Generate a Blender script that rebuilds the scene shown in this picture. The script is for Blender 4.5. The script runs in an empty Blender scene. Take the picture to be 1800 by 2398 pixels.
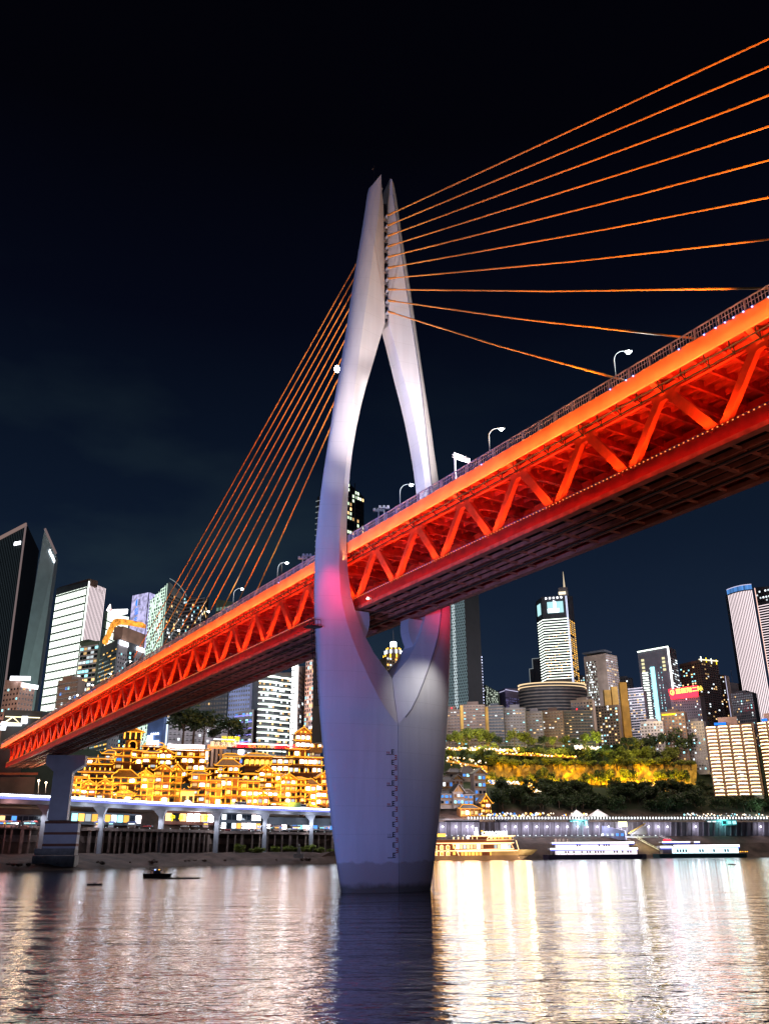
import bpy, bmesh, math, random
from math import sin, cos, pi, radians as R
from mathutils import Vector as V, Matrix
S = bpy.context.scene
COL = S.collection
random.seed(7)

# ------------------------------------------------------------------ camera
F, CX, CY = 2030.0, 900.0, 1199.0
PITCH, ROLL, HC = math.atan(795 / F), R(0.39), 6.3
_r, _u, _f = V((1, 0, 0)), V((0, -sin(PITCH), cos(PITCH))), V((0, cos(PITCH), sin(PITCH)))
RX = _r * cos(ROLL) - _u * sin(ROLL)
UX = _u * cos(ROLL) + _r * sin(ROLL)
O = V((0, 0, HC))
cd = bpy.data.cameras.new('camera')
cam = bpy.data.objects.new('camera', cd)
COL.objects.link(cam)
cd.sensor_fit = 'VERTICAL'
cd.sensor_height = 36
cd.sensor_width = 27
cd.lens = F / 2398 * 36
cd.clip_start = 0.5
cd.clip_end = 20000
cam.matrix_world = Matrix(((RX[0], UX[0], -_f[0], 0), (RX[1], UX[1], -_f[1], 0), (RX[2], UX[2], -_f[2], HC), (0, 0, 0, 1)))
S.camera = cam

# ------------------------------------------------------------------ world: clear night sky
W = bpy.data.worlds.new('World')
S.world = W
W.use_nodes = True
nt = W.node_tree
for n in list(nt.nodes): nt.nodes.remove(n)
N, L = nt.nodes, nt.links
tc = N.new('ShaderNodeTexCoord'); sx = N.new('ShaderNodeSeparateXYZ'); L.new(tc.outputs['Generated'], sx.inputs[0])
rp = N.new('ShaderNodeValToRGB'); L.new(sx.outputs[2], rp.inputs[0])
cr = rp.color_ramp
cr.elements[0].position = 0.0; cr.elements[0].color = (.02, .028, .055, 1)
cr.elements[1].position = 1.0; cr.elements[1].color = (.0006, .0006, .0016, 1)
for p, c in ((.05, (.013, .025, .055, 1)), (.16, (.0095, .019, .043, 1)), (.34, (.0042, .0095, .023, 1)), (.55, (.0014, .0024, .0075, 1)), (.7, (.0008, .0009, .0026, 1))):
    e = cr.elements.new(p); e.color = c
nz = N.new('ShaderNodeTexNoise'); nz.inputs['Scale'].default_value = 3.2; nz.inputs['Detail'].default_value = 5
mp = N.new('ShaderNodeMapping'); mp.inputs['Scale'].default_value = (1, 1, 2.6); L.new(tc.outputs['Generated'], mp.inputs[0]); L.new(mp.outputs[0], nz.inputs['Vector'])
mr = N.new('ShaderNodeMapRange'); mr.inputs[1].default_value = .45; mr.inputs[2].default_value = .75; mr.inputs[3].default_value = 0; mr.inputs[4].default_value = .55
L.new(nz.outputs['Fac'], mr.inputs[0])
# thin cloud, greener and stronger to the west (negative x), only low in the sky
mx = N.new('ShaderNodeMapRange'); mx.inputs[1].default_value = .25; mx.inputs[2].default_value = -.35; mx.inputs[3].default_value = .12; mx.inputs[4].default_value = 1.3
L.new(sx.outputs[0], mx.inputs[0])
mz = N.new('ShaderNodeMapRange'); mz.inputs[1].default_value = .6; mz.inputs[2].default_value = .1; mz.inputs[3].default_value = 0; mz.inputs[4].default_value = 1
L.new(sx.outputs[2], mz.inputs[0])
m1 = N.new('ShaderNodeMath'); m1.operation = 'MULTIPLY'; L.new(mr.outputs[0], m1.inputs[0]); L.new(mx.outputs[0], m1.inputs[1])
m2 = N.new('ShaderNodeMath'); m2.operation = 'MULTIPLY'; L.new(m1.outputs[0], m2.inputs[0]); L.new(mz.outputs[0], m2.inputs[1])
mc = N.new('ShaderNodeMix'); mc.data_type = 'RGBA'; L.new(m2.outputs[0], mc.inputs[0]); L.new(rp.outputs[0], mc.inputs[6]); mc.inputs[7].default_value = (.03, .058, .064, 1)
bg = N.new('ShaderNodeBackground'); L.new(mc.outputs[2], bg.inputs[0]); bg.inputs[1].default_value = 1.0
wo = N.new('ShaderNodeOutputWorld'); L.new(bg.outputs[0], wo.inputs[0])

# faint bluish fill added for the ambient; no moon is seen
sl = bpy.data.lights.new('night_fill', 'SUN'); sl.energy = .03; sl.angle = R(.5); sl.color = (.7, .8, 1)
so = bpy.data.objects.new('night_fill', sl); so.rotation_euler = (R(50), 0, R(-40)); COL.objects.link(so)

S.view_settings.view_transform = 'Standard'
S.view_settings.look = 'None'
S.view_settings.exposure = 0
S.view_settings.gamma = 1
cy = S.cycles
cy.use_denoising = True
cy.max_bounces = 5; cy.diffuse_bounces = 2; cy.glossy_bounces = 3; cy.transmission_bounces = 2; cy.transparent_max_bounces = 4
cy.caustics_reflective = True; cy.caustics_refractive = False
cy.sample_clamp_indirect = 12
cy.sample_clamp_direct = 0

# ------------------------------------------------------------------ helpers
MATS = {}
def newmat(name):
    m = bpy.data.materials.new(name); m.use_nodes = True
    for n in list(m.node_tree.nodes): m.node_tree.nodes.remove(n)
    MATS[name] = m
    return m, m.node_tree.nodes, m.node_tree.links
def pbr(name, c, rough=.6, metal=0., nscale=.35, var=.25, bump=0., bscale=2., spec=.5, rvar=False):
    if name in MATS: return MATS[name]
    m, n, l = newmat(name)
    b = n.new('ShaderNodeBsdfPrincipled'); o = n.new('ShaderNodeOutputMaterial'); l.new(b.outputs[0], o.inputs[0])
    b.inputs['Roughness'].default_value = rough; b.inputs['Metallic'].default_value = metal
    b.inputs['Specular IOR Level'].default_value = spec
    t = n.new('ShaderNodeNewGeometry'); z = n.new('ShaderNodeTexNoise'); z.inputs['Scale'].default_value = nscale; z.inputs['Detail'].default_value = 6
    l.new(t.outputs['Position'], z.inputs['Vector'])
    r = n.new('ShaderNodeMapRange'); r.inputs[1].default_value = .3; r.inputs[2].default_value = .7; r.inputs[3].default_value = 1 - var; r.inputs[4].default_value = 1 + var
    l.new(z.outputs['Fac'], r.inputs[0])
    h = n.new('ShaderNodeVectorMath'); h.operation = 'SCALE'; h.inputs[0].default_value = c
    l.new(r.outputs[0], h.inputs['Scale']); last = h
    if rvar:
        oi = n.new('ShaderNodeObjectInfo'); rr = n.new('ShaderNodeMapRange'); rr.inputs[3].default_value = .6; rr.inputs[4].default_value = 1.4; l.new(oi.outputs['Random'], rr.inputs[0])
        h2 = n.new('ShaderNodeVectorMath'); h2.operation = 'SCALE'; l.new(h.outputs[0], h2.inputs[0]); l.new(rr.outputs[0], h2.inputs['Scale']); last = h2
    l.new(last.outputs[0], b.inputs['Base Color'])
    if bump:
        z2 = n.new('ShaderNodeTexNoise'); z2.inputs['Scale'].default_value = bscale; z2.inputs['Detail'].default_value = 4; l.new(t.outputs['Position'], z2.inputs['Vector'])
        bp = n.new('ShaderNodeBump'); bp.inputs['Strength'].default_value = bump; bp.inputs['Distance'].default_value = .3; l.new(z2.outputs['Fac'], bp.inputs['Height']); l.new(bp.outputs[0], b.inputs['Normal'])
    return m
def emi(name, c, s, rnd=0., sample=False, nscale=0.):
    """a surface that gives off light (lamps, lit windows, light tubes, screens)"""
    if name in MATS: return MATS[name]
    m, n, l = newmat(name)
    e = n.new('ShaderNodeEmission'); o = n.new('ShaderNodeOutputMaterial'); l.new(e.outputs[0], o.inputs[0])
    e.inputs[0].default_value = (*c, 1); e.inputs[1].default_value = s
    if rnd:
        oi = n.new('ShaderNodeObjectInfo'); r = n.new('ShaderNodeMapRange'); r.inputs[3].default_value = s * (1 - rnd); r.inputs[4].default_value = s * (1 + rnd)
        l.new(oi.outputs['Random'], r.inputs[0]); last = r.outputs[0]
        if nscale:
            g = n.new('ShaderNodeNewGeometry'); z = n.new('ShaderNodeTexNoise'); z.inputs['Scale'].default_value = nscale; z.inputs['Detail'].default_value = 3; l.new(g.outputs['Position'], z.inputs['Vector'])
            r2 = n.new('ShaderNodeMapRange'); r2.inputs[1].default_value = .35; r2.inputs[2].default_value = .65; r2.inputs[3].default_value = .35; r2.inputs[4].default_value = 1.5; l.new(z.outputs['Fac'], r2.inputs[0])
            mm = n.new('ShaderNodeMath'); mm.operation = 'MULTIPLY'; l.new(last, mm.inputs[0]); l.new(r2.outputs[0], mm.inputs[1]); last = mm.outputs[0]
        l.new(last, e.inputs[1])
    m.cycles.emission_sampling = 'FRONT_BACK' if sample else 'NONE'
    return m

def ray(px, py): return RX * ((px - CX) / F) + UX * ((CY - py) / F) + _f
def at(px, py, Y):
    d = ray(px, py); return O + d * (Y / d[1])
def onz(px, py, z):
    d = ray(px, py); return O + d * ((z - HC) / d[2])
def proj(P):
    d = V(P) - O; z = d.dot(_f); return CX + F * d.dot(RX) / z, CY - F * d.dot(UX) / z

class MB:
    def __init__(s): s.v = []; s.f = []; s.mi = []; s.cur = 0
    def add(s, vs, fs):
        b = len(s.v); s.v += [V(x) for x in vs]; s.f += [tuple(b + i for i in f) for f in fs]; s.mi += [s.cur] * len(fs); return s
    def hexa(s, a, b):      # bottom quad a (ccw), top quad b
        return s.add(list(a) + list(b), [(3, 2, 1, 0), (4, 5, 6, 7), (0, 1, 5, 4), (1, 2, 6, 5), (2, 3, 7, 6), (3, 0, 4, 7)])
    def box(s, c, d, rz=0.):
        c = V(c); x, y, z = d[0] / 2, d[1] / 2, d[2] / 2
        ca, sa = cos(rz), sin(rz)
        q = [V((ca * a - sa * b, sa * a + ca * b, 0)) for a, b in ((-x, -y), (x, -y), (x, y), (-x, y))]
        return s.hexa([c + p - V((0, 0, z)) for p in q], [c + p + V((0, 0, z)) for p in q])
    def bar(s, p, q, w, h=None, up=(0, 0, 1)):
        p, q = V(p), V(q); h = h or w; d = (q - p)
        if d.length < 1e-6: return s
        d.normalize(); up = V(up); a = d.cross(up)
        if a.length < 1e-4: a = d.cross(V((0, 1, 0)))
        a.normalize(); b = a.cross(d); a = a * w / 2; b = b * h / 2
        return s.add([p - a - b, p + a - b, p + a + b, p - a + b, q - a - b, q + a - b, q + a + b, q - a + b],
                     [(0, 1, 2, 3), (7, 6, 5, 4), (4, 5, 1, 0), (5, 6, 2, 1), (6, 7, 3, 2), (7, 4, 0, 3)])
    def tube(s, pts, r, n=8, r2=None):
        pts = [V(p) for p in pts]; b = len(s.v); k = len(pts)
        for i, p in enumerate(pts):
            d = (pts[min(i + 1, k - 1)] - pts[max(i - 1, 0)]).normalized()
            a = d.cross(V((0, 0, 1)));
            if a.length < 1e-3: a = d.cross(V((0, 1, 0)))
            a.normalize(); c = a.cross(d)
            rr = r if r2 is None else r + (r2 - r) * i / (k - 1)
            s.v += [p + (a * cos(2 * pi * j / n) + c * sin(2 * pi * j / n)) * rr for j in range(n)]
        for i in range(k - 1):
            for j in range(n):
                s.f.append((b + i * n + j, b + i * n + (j + 1) % n, b + (i + 1) * n + (j + 1) % n, b + (i + 1) * n + j)); s.mi.append(s.cur)
        s.f.append(tuple(b + j for j in range(n))[::-1]); s.f.append(tuple(b + (k - 1) * n + j for j in range(n))); s.mi += [s.cur] * 2
        return s
    def prism(s, poly, z0, z1, top=None):
        k = len(poly); top = top or poly
        z0s = z0 if isinstance(z0, (list, tuple)) else [z0] * k; z1s = z1 if isinstance(z1, (list, tuple)) else [z1] * k
        vs = [V((p[0], p[1], z0s[i])) for i, p in enumerate(poly)] + [V((p[0], p[1], z1s[i])) for i, p in enumerate(top)]
        return s.add(vs, [tuple(range(k))[::-1], tuple(range(k, 2 * k))] + [(i, (i + 1) % k, k + (i + 1) % k, k + i) for i in range(k)])
    def quad(s, a, b, c, d): return s.add([a, b, c, d], [(0, 1, 2, 3)])
    def ball(s, c, r, n=8, sz=1.):
        c = V(c); vs = []; fs = []; m = n // 2
        for i in range(m + 1):
            t = pi * i / m
            for j in range(n): vs.append(c + V((r * sin(t) * cos(2 * pi * j / n), r * sin(t) * sin(2 * pi * j / n), r * sz * cos(t))))
        for i in range(m):
            for j in range(n): fs.append((i * n + j, (i + 1) * n + j, (i + 1) * n + (j + 1) % n, i * n + (j + 1) % n))
        return s.add(vs, fs)
    def build(s, name, mat, parent=None, smooth=False, origin=None):
        if not s.f: return None
        root = parent
        while root is not None and root.parent is not None: root = root.parent
        o0 = V(root.location) if root is not None else (V(origin) if origin is not None else V((0, 0, 0)))
        me = bpy.data.meshes.new(name)
        me.from_pydata([tuple(v - o0) for v in s.v], [], s.f)
        mats = mat if isinstance(mat, (list, tuple)) else [mat]
        for m in mats: me.materials.append(m)
        if len(mats) > 1: me.polygons.foreach_set('material_index', s.mi)
        bm = bmesh.new(); bm.from_mesh(me); bmesh.ops.recalc_face_normals(bm, faces=bm.faces); bm.to_mesh(me); bm.free()
        if smooth:
            me.polygons.foreach_set('use_smooth', [True] * len(me.polygons))
        o = bpy.data.objects.new(name, me); COL.objects.link(o)
        if parent is not None: o.parent = parent
        elif origin is not None: o.location = o0
        return o
def thing(name, label, cat, loc, group=None):
    o = bpy.data.objects.new(name, None); COL.objects.link(o); o.location = V(loc); o.empty_display_size = .5
    o['label'] = label; o['category'] = cat
    if group: o['group'] = group
    return o
def tag(o, label, cat, group=None):
    o['label'] = label; o['category'] = cat
    if group: o['group'] = group
    return o
def kind(o, k): o['kind'] = k; return o
UNIT = {}
def inst(name, mat, parent, pos, size, rz=0., shape='box', label=None):
    """a small part sharing one mesh with its look-alikes"""
    key = (shape, mat.name, round(size[0], 2), round(size[1], 2), round(size[2], 2))
    if key not in UNIT:
        mb = MB()
        if shape == 'box': mb.box((0, 0, 0), size)
        elif shape == 'ball': mb.ball((0, 0, 0), size[0] / 2, 8, size[2] / size[0])
        elif shape == 'pan':   # pane facing -y, thin
            mb.box((0, 0, 0), size)
        me = bpy.data.meshes.new(name); me.from_pydata([tuple(v) for v in mb.v], [], mb.f); me.materials.append(mat); me.validate()
        UNIT[key] = me
    o = bpy.data.objects.new(name, UNIT[key]); COL.objects.link(o)
    root = parent
    while root is not None and root.parent is not None: root = root.parent
    o.parent = parent
    o.location = V(pos) - (V(root.location) if root else V((0, 0, 0))); o.rotation_euler = (0, 0, rz)
    return o
def lamp(kindof, name, loc, energy, color, aim=None, size=1., size_y=None, spot=60., blend=.5, radius=.5, spread=None):
    l = bpy.data.lights.new(name, kindof); l.energy = energy; l.color = color
    if kindof == 'AREA':
        l.shape = 'RECTANGLE'; l.size = size; l.size_y = size_y or size
        if spread: l.spread = R(spread)
    else: l.shadow_soft_size = radius
    if kindof == 'POINT': l.shadow_soft_size = radius * 4.5       # enlarged so their reflections in the water stay soft
    if kindof == 'SPOT': l.spot_size = R(spot); l.spot_blend = blend
    o = bpy.data.objects.new(name, l); o.location = V(loc); COL.objects.link(o)
    if aim is not None: o.rotation_euler = (V(aim) - V(loc)).to_track_quat('-Z', 'Y').to_euler()
    return o
def strip_area(name, p, q, width, nrm, energy, color, spread=None):
    """long rectangular lamp from p to q shining along nrm"""
    p, q, nrm = V(p), V(q), V(nrm).normalized(); x = (q - p).normalized(); z = -(nrm - x * nrm.dot(x)).normalized(); y = z.cross(x)
    l = bpy.data.lights.new(name, 'AREA'); l.shape = 'RECTANGLE'; l.size = (q - p).length; l.size_y = width; l.energy = energy; l.color = color
    if spread: l.spread = R(spread)
    o = bpy.data.objects.new(name, l); c = (p + q) / 2
    o.matrix_world = Matrix(((x[0], y[0], z[0], c[0]), (x[1], y[1], z[1], c[1]), (x[2], y[2], z[2], c[2]), (0, 0, 0, 1)))
    COL.objects.link(o); return o
FONT = {}
def text_mb(s, size, origin, xdir, updir, depth=.1, vert=False, bold=0.):
    """the writing s as raised letters; origin = lower left corner"""
    key = (s, vert, bold)
    if key not in FONT:
        c = bpy.data.curves.new('lettering', 'FONT'); c.body = '\n'.join(s) if vert else s; c.size = 1; c.extrude = 0; c.offset = bold
        c.resolution_u = 3
        o = bpy.data.objects.new('lettering', c); COL.objects.link(o)
        dg = bpy.context.evaluated_depsgraph_get(); me = o.evaluated_get(dg).to_mesh()
        vs = [v.co.copy() for v in me.vertices]; fs = [tuple(p.vertices) for p in me.polygons]
        o.evaluated_get(dg).to_mesh_clear(); bpy.data.objects.remove(o); bpy.data.curves.remove(c)
        if vs:
            mx_ = min(v.x for v in vs); my_ = min(v.y for v in vs); vs = [V((v.x - mx_, v.y - my_, 0)) for v in vs]
        FONT[key] = (vs, fs)
    vs, fs = FONT[key]
    if not vs: return MB()
    xd, ud = V(xdir).normalized(), V(updir).normalized(); nn = xd.cross(ud)
    h = max(v.y for v in vs); k = size / h
    mb = MB(); mb.add([V(origin) + xd * (v.x * k) + ud * (v.y * k) + nn * depth for v in vs], fs)
    return mb
def text_w(s, vert=False):
    vs = FONT[(s, vert, 0.)][0]; return max(v.x for v in vs) / max(v.y for v in vs)

# ------------------------------------------------------------------ materials
M_conc = pbr('pylon_paint', (.62, .62, .66), .55, nscale=.12, var=.05)
M_conc2 = pbr('wet_concrete', (.27, .26, .26), .5, nscale=.5, var=.3)
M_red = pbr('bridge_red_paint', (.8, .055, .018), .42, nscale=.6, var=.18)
M_diag = pbr('bridge_red_paint_uplit', (.8, .085, .03), .4, nscale=.8, var=.2)  # same red shifted to orange, standing in for uplight on near members
M_rib = pbr('bridge_red_paint_shaded', (.6, .03, .014), .5, nscale=.8, var=.4)  # darker copy of the red holds the shade inside the truss
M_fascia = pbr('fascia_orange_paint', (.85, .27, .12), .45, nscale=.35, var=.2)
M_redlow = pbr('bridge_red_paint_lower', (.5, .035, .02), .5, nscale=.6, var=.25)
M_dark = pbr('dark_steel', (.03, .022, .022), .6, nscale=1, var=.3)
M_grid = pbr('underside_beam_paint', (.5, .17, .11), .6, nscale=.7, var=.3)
M_grey = pbr('galvanised_steel', (.32, .32, .36), .45, metal=.2, nscale=1, var=.15)
M_asph = pbr('asphalt', (.05, .05, .052), .8, nscale=.5, var=.3)
M_cable = pbr('cable_sheath', (.85, .3, .045), .45, nscale=.6, var=.12)
M_black = pbr('black_paint', (.012, .012, .02), .5, spec=.1)
M_redmark = pbr('red_mark_paint', (.4, .05, .02), .6)
E_white = emi('lamp_white', (1, .97, .88), 30)
E_whitesoft = emi('light_tube_white', (.86, .93, 1), 4.5)
E_star = emi('string_light_orange', (1, .26, .06), 1.8)
E_blue = emi('string_light_blue', (.25, .35, 1), 5)
E_gold = emi('light_tube_gold', (1, .52, .045), 3.4, sample=False)

# ------------------------------------------------------------------ bridge frame
AZ = R(31.7)
BV = V((-sin(AZ), cos(AZ), 0)); BU = V((cos(AZ), sin(AZ), 0)); BC = V((0, 160, 0))
def B(u, v, z): return BC + BU * u + BV * v + V((0, 0, z))

def add_joints(m):
    # thin casting joints every 4.5 m and faint vertical weather streaks
    n, l = m.node_tree.nodes, m.node_tree.links; b = [x for x in n if x.type == 'BSDF_PRINCIPLED'][0]
    g = n.new('ShaderNodeNewGeometry'); s = n.new('ShaderNodeSeparateXYZ'); l.new(g.outputs['Position'], s.inputs[0])
    a = n.new('ShaderNodeMath'); a.operation = 'PINGPONG'; l.new(s.outputs[2], a.inputs[0]); a.inputs[1].default_value = 2.25
    r = n.new('ShaderNodeMapRange'); r.inputs[1].default_value = .0; r.inputs[2].default_value = .09; r.inputs[3].default_value = .87; r.inputs[4].default_value = 1; l.new(a.outputs[0], r.inputs[0])
    mp_ = n.new('ShaderNodeMapping'); mp_.inputs['Scale'].default_value = (.9, .9, .05); l.new(g.outputs['Position'], mp_.inputs[0]); z = n.new('ShaderNodeTexNoise'); z.inputs['Scale'].default_value = 1; z.inputs['Detail'].default_value = 5; l.new(mp_.outputs[0], z.inputs['Vector'])
    r2 = n.new('ShaderNodeMapRange'); r2.inputs[1].default_value = .35; r2.inputs[2].default_value = .65; r2.inputs[3].default_value = .95; r2.inputs[4].default_value = 1.02; l.new(z.outputs['Fac'], r2.inputs[0])
    k = n.new('ShaderNodeMath'); k.operation = 'MULTIPLY'; l.new(r.outputs[0], k.inputs[0]); l.new(r2.outputs[0], k.inputs[1])
    v = n.new('ShaderNodeVectorMath'); v.operation = 'SCALE'; l.new(b.inputs['Base Color'].links[0].from_socket, v.inputs[0]); l.new(k.outputs[0], v.inputs['Scale'])
    # ragged silt and algae stain left by the changing water level
    z3 = n.new('ShaderNodeTexNoise'); z3.inputs['Scale'].default_value = .5; z3.inputs['Detail'].default_value = 6; l.new(g.outputs['Position'], z3.inputs['Vector'])
    last = v.outputs[0]
    for amp, lo, hi, c in ((2.2, 5.6, 5.9, (.42, .38, .37, 1)), (1.6, 1.5, 2.4, (.12, .12, .09, 1))):
        q = n.new('ShaderNodeMath'); q.operation = 'MULTIPLY_ADD'; l.new(z3.outputs['Fac'], q.inputs[0]); q.inputs[1].default_value = amp; l.new(s.outputs[2], q.inputs[2])
        f = n.new('ShaderNodeMapRange'); f.inputs[1].default_value = lo; f.inputs[2].default_value = hi; f.inputs[3].default_value = .9; f.inputs[4].default_value = 0; l.new(q.outputs[0], f.inputs[0])
        mxx = n.new('ShaderNodeMix'); mxx.data_type = 'RGBA'; l.new(f.outputs[0], mxx.inputs[0]); l.new(last, mxx.inputs[6]); mxx.inputs[7].default_value = c; last = mxx.outputs[2]
    l.new(last, b.inputs['Base Color'])
add_joints(M_conc)
# ---------------- pylon
LV = [(-4, 8.2, .06, 3.7, .06, 3.7), (0, 8.76, .06, 3.76, .06, 3.76), (5, 9.78, .06, 3.83, .06, 3.83), (10, 10.68, .06, 3.89, .06, 3.89), (15, 11.5, .06, 3.93, .06, 3.93),
      (20, 12.29, .06, 3.96, .06, 3.96), (24, 12.85, .06, 4.0, .06, 4.0), (27.3, 13.27, .06, 4.06, .06, 4.06), (28.6, 13.42, 1.45, 4.1, .06, 3.8), (30, 13.6, 2.72, 4.08, .06, 3.45),
      (32.5, 13.85, 4.35, 3.85, .06, 2.85), (35.6, 14.1, 6.0, 3.6, .06, 2.25), (36.5, 14.18, 6.45, 3.52, .65, 2.25), (38, 14.3, 7.2, 3.4, 2.1, 2.25), (40, 14.46, 8.1, 3.22, 3.85, 2.2), (42.5, 14.62, 9.15, 3.08, 5.4, 2.1), (45, 14.77, 10.0, 2.95, 6.66, 2.0),
      (47.5, 14.92, 10.6, 2.8, 7.65, 1.9), (50, 15.03, 11.1, 2.66, 8.42, 1.8), (55, 15.09, 11.35, 2.4, 9.15, 1.7), (60, 14.98, 11.25, 2.25, 9.45, 1.65), (65, 14.63, 10.95, 2.15, 9.4, 1.65),
      (70, 14.19, 10.55, 2.12, 9.2, 1.68), (75, 13.61, 10.05, 2.12, 8.85, 1.7), (80, 12.95, 9.57, 2.15, 8.3, 1.72), (85, 12.3, 9.1, 2.2, 7.5, 1.75), (90, 11.67, 8.64, 2.28, 6.5, 1.75), (95, 10.9, 8.1, 2.38, 5.28, 1.75),
      (100, 10.12, 7.52, 2.48, 3.85, 1.72), (105, 9.41, 6.92, 2.45, 2.5, 1.66), (108.5, 8.95, 6.45, 2.4, 1.5, 1.6), (111.8, 8.53, 6.0, 2.35, .52, 1.55), (116, 8.02, 5.4, 2.3, .5, 1.5), (120, 7.49, 4.86, 2.27, .5, 1.48), (125, 6.82, 4.23, 2.25, .5, 1.45),
      (130, 6.1, 3.6, 2.22, .5, 1.42), (135, 5.36, 2.96, 2.18, .5, 1.4), (140, 4.68, 2.36, 2.12, .52, 1.4), (144, 4.2, 1.9, 2.06, .6, 1.4), (147, 3.8, 1.62, 2.0, .95, 1.45)]
def section(W_, Rr, Tr, I_, Ti, sgn, z, n=11, flat=.35):
    """closed loop of one leg (right hand side for sgn=+1)"""
    pts = [(I_, -Ti)]
    if Rr > I_ + .01: pts.append((Rr, -Tr))
    else: pts.append((I_ + .02, -Ti))
    for i in range(1, n):
        a = (pi / 2) * i / n; s_ = sin(a)
        u_ = Rr + (W_ - Rr) * s_
        t_ = Tr * ((1 - flat) * cos(a) + flat * (1 - s_))
        pts.append((u_, -t_))
    half = pts[:]
    pts = half + [(W_, 0)] + [(u_, -t_) for u_, t_ in reversed(half)]
    out = []
    for u_, t_ in pts:
        zz = z
        out.append(B(sgn * u_, t_, zz))
    return out
pylon = thing('bridge_pylon', 'tall white spindle shaped bridge pylon with split legs, standing in the river', 'bridge tower', BC)
def refine(lv):
    out = []
    for a, b in zip(lv, lv[1:]):
        out.append(a)
        if b[0] - a[0] > 3: out.append(tuple((x + y) / 2 for x, y in zip(a, b)))
    out.append(lv[-1]); return out
for sgn in (-1, 1):
    loops = [section(*l[1:], sgn, l[0]) for l in refine(LV)]
    # slanting top: the front inner corner rises to a prow, the outer edge stays low
    W_, Rr, Tr, I_, Ti = 3.5, 1.45, 1.95, 1.25, 1.5
    top = section(W_, Rr, Tr, I_, Ti, sgn, 0)
    lt = []
    for p in top:
        d = p - BC; uu = abs(d.dot(BU)); vv = d.dot(BV)
        lt.append(V((p[0], p[1], 148.2 + 3.6 * max(0, 1 - (uu - 1.3) / 2.1) * (.55 + .45 * max(0, min(1, (-vv + 1) / 2.5))))))
    loops.append(lt)
    mb = MB(); n = len(loops[0])
    for lp in loops: mb.v += lp
    for i in range(len(loops) - 1):
        for j in range(n):
            a, b = i * n + j, i * n + (j + 1) % n
            mb.f.append((a, b, b + n, a + n)); mb.mi.append(0)
    mb.f.append(tuple(range(n))); mb.f.append(tuple((len(loops) - 1) * n + j for j in range(n))); mb.mi += [0, 0]
    o = mb.build('leg', M_conc, pylon)
    me = o.data; me.polygons.foreach_set('use_smooth', [True] * len(me.polygons))
    # keep the ridges crisp
    bm = bmesh.new(); bm.from_mesh(me)
    for e in bm.edges:
        if len(e.link_faces) == 2 and e.calc_face_angle(0) > R(13): e.smooth = False
    bm.to_mesh(me); bm.free()
# slot with anchors
mb = MB(); mb.hexa([B(-.42, -.9, 113), B(.42, -.9, 113), B(.42, 1.0, 113), B(-.42, 1.0, 113)], [B(-.42, -.9, 144.5), B(.42, -.9, 144.5), B(.42, 1, 144.5), B(-.42, 1, 144.5)])
mb.build('anchor_box', M_black, pylon)
ANZ = [140.1 - 2.86 * i for i in range(10)]
for z in ANZ:
    mb = MB(); mb.hexa([B(-.45, -1.45, z - 1.0), B(.45, -1.45, z - 1.0), B(.45, -.9, z - .7), B(-.45, -.9, z - .7)], [B(-.45, -1.5, z - .45), B(.45, -1.5, z - .45), B(.45, -.9, z - .1), B(-.45, -.9, z - .1)])
    mb.tube([B(0, -1.0, z), B(0, -2.3, z + .25)], .32, 8)
    mb.build('anchor_bracket', M_grey, pylon)
mb = MB(); mb.tube([B(-2.2, 0, 148), B(-2.2, 0, 155.5)], .07, 6); mb.tube([B(-2.6, 0, 154), B(-2.6, 0, 154.3)], .2); mb.build('antenna', M_dark, pylon)
mb = MB(); mb.tube([B(.2, .5, 146), B(.2, .5, 150)], .05, 6); mb.ball(B(.2, .5, 150), .25); mb.build('antenna', M_grey, pylon)
# groove at the right hand ridge (drain pipe)
mb = MB(); pts = []
for l in LV[8:]:
    pts.append(B(l[2] + .1, -l[3] - .05, l[0]))
mb.tube(pts, .13, 5); mb.build('drain_pipe', pbr('drain_grey', (.18, .18, .22), .6), pylon)
# flared brackets that carry the deck
for sgn in (-1, 1):
    mb = MB(); poly = []
    k = 9
    for i in range(k + 1):
        a = (pi / 2) * i / k
        poly.append((4.2 + 5.4 * (1 - cos(a)) ** .9 * .0 + 5.0 * (1 - sin(a)), 39.5 + 8.0 * sin(a) * 0 + 7.6 * (1 - cos(a)) ** 1.0))
    # concave quarter from the leg up to the deck soffit
    prof = [(9.6, 47.6), (9.9, 38.5)] + [(6.9 - 3.4 * sin(pi / 2 * i / k) + .9 * (i / k) ** 2, 39.8 + 7.8 * (i / k)) for i in range(k + 1)]
    fr = [B(sgn * u_, -1.4, z_) for u_, z_ in prof]; bk = [B(sgn * u_, 1.4, z_) for u_, z_ in prof]
    n = len(prof)
    mb.add(fr + bk, [tuple(range(n)), tuple(range(n, 2 * n))[::-1]] + [(i, (i + 1) % n, n + (i + 1) % n, n + i) for i in range(n)])
    mb.build('deck_bracket', M_conc, pylon)
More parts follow.
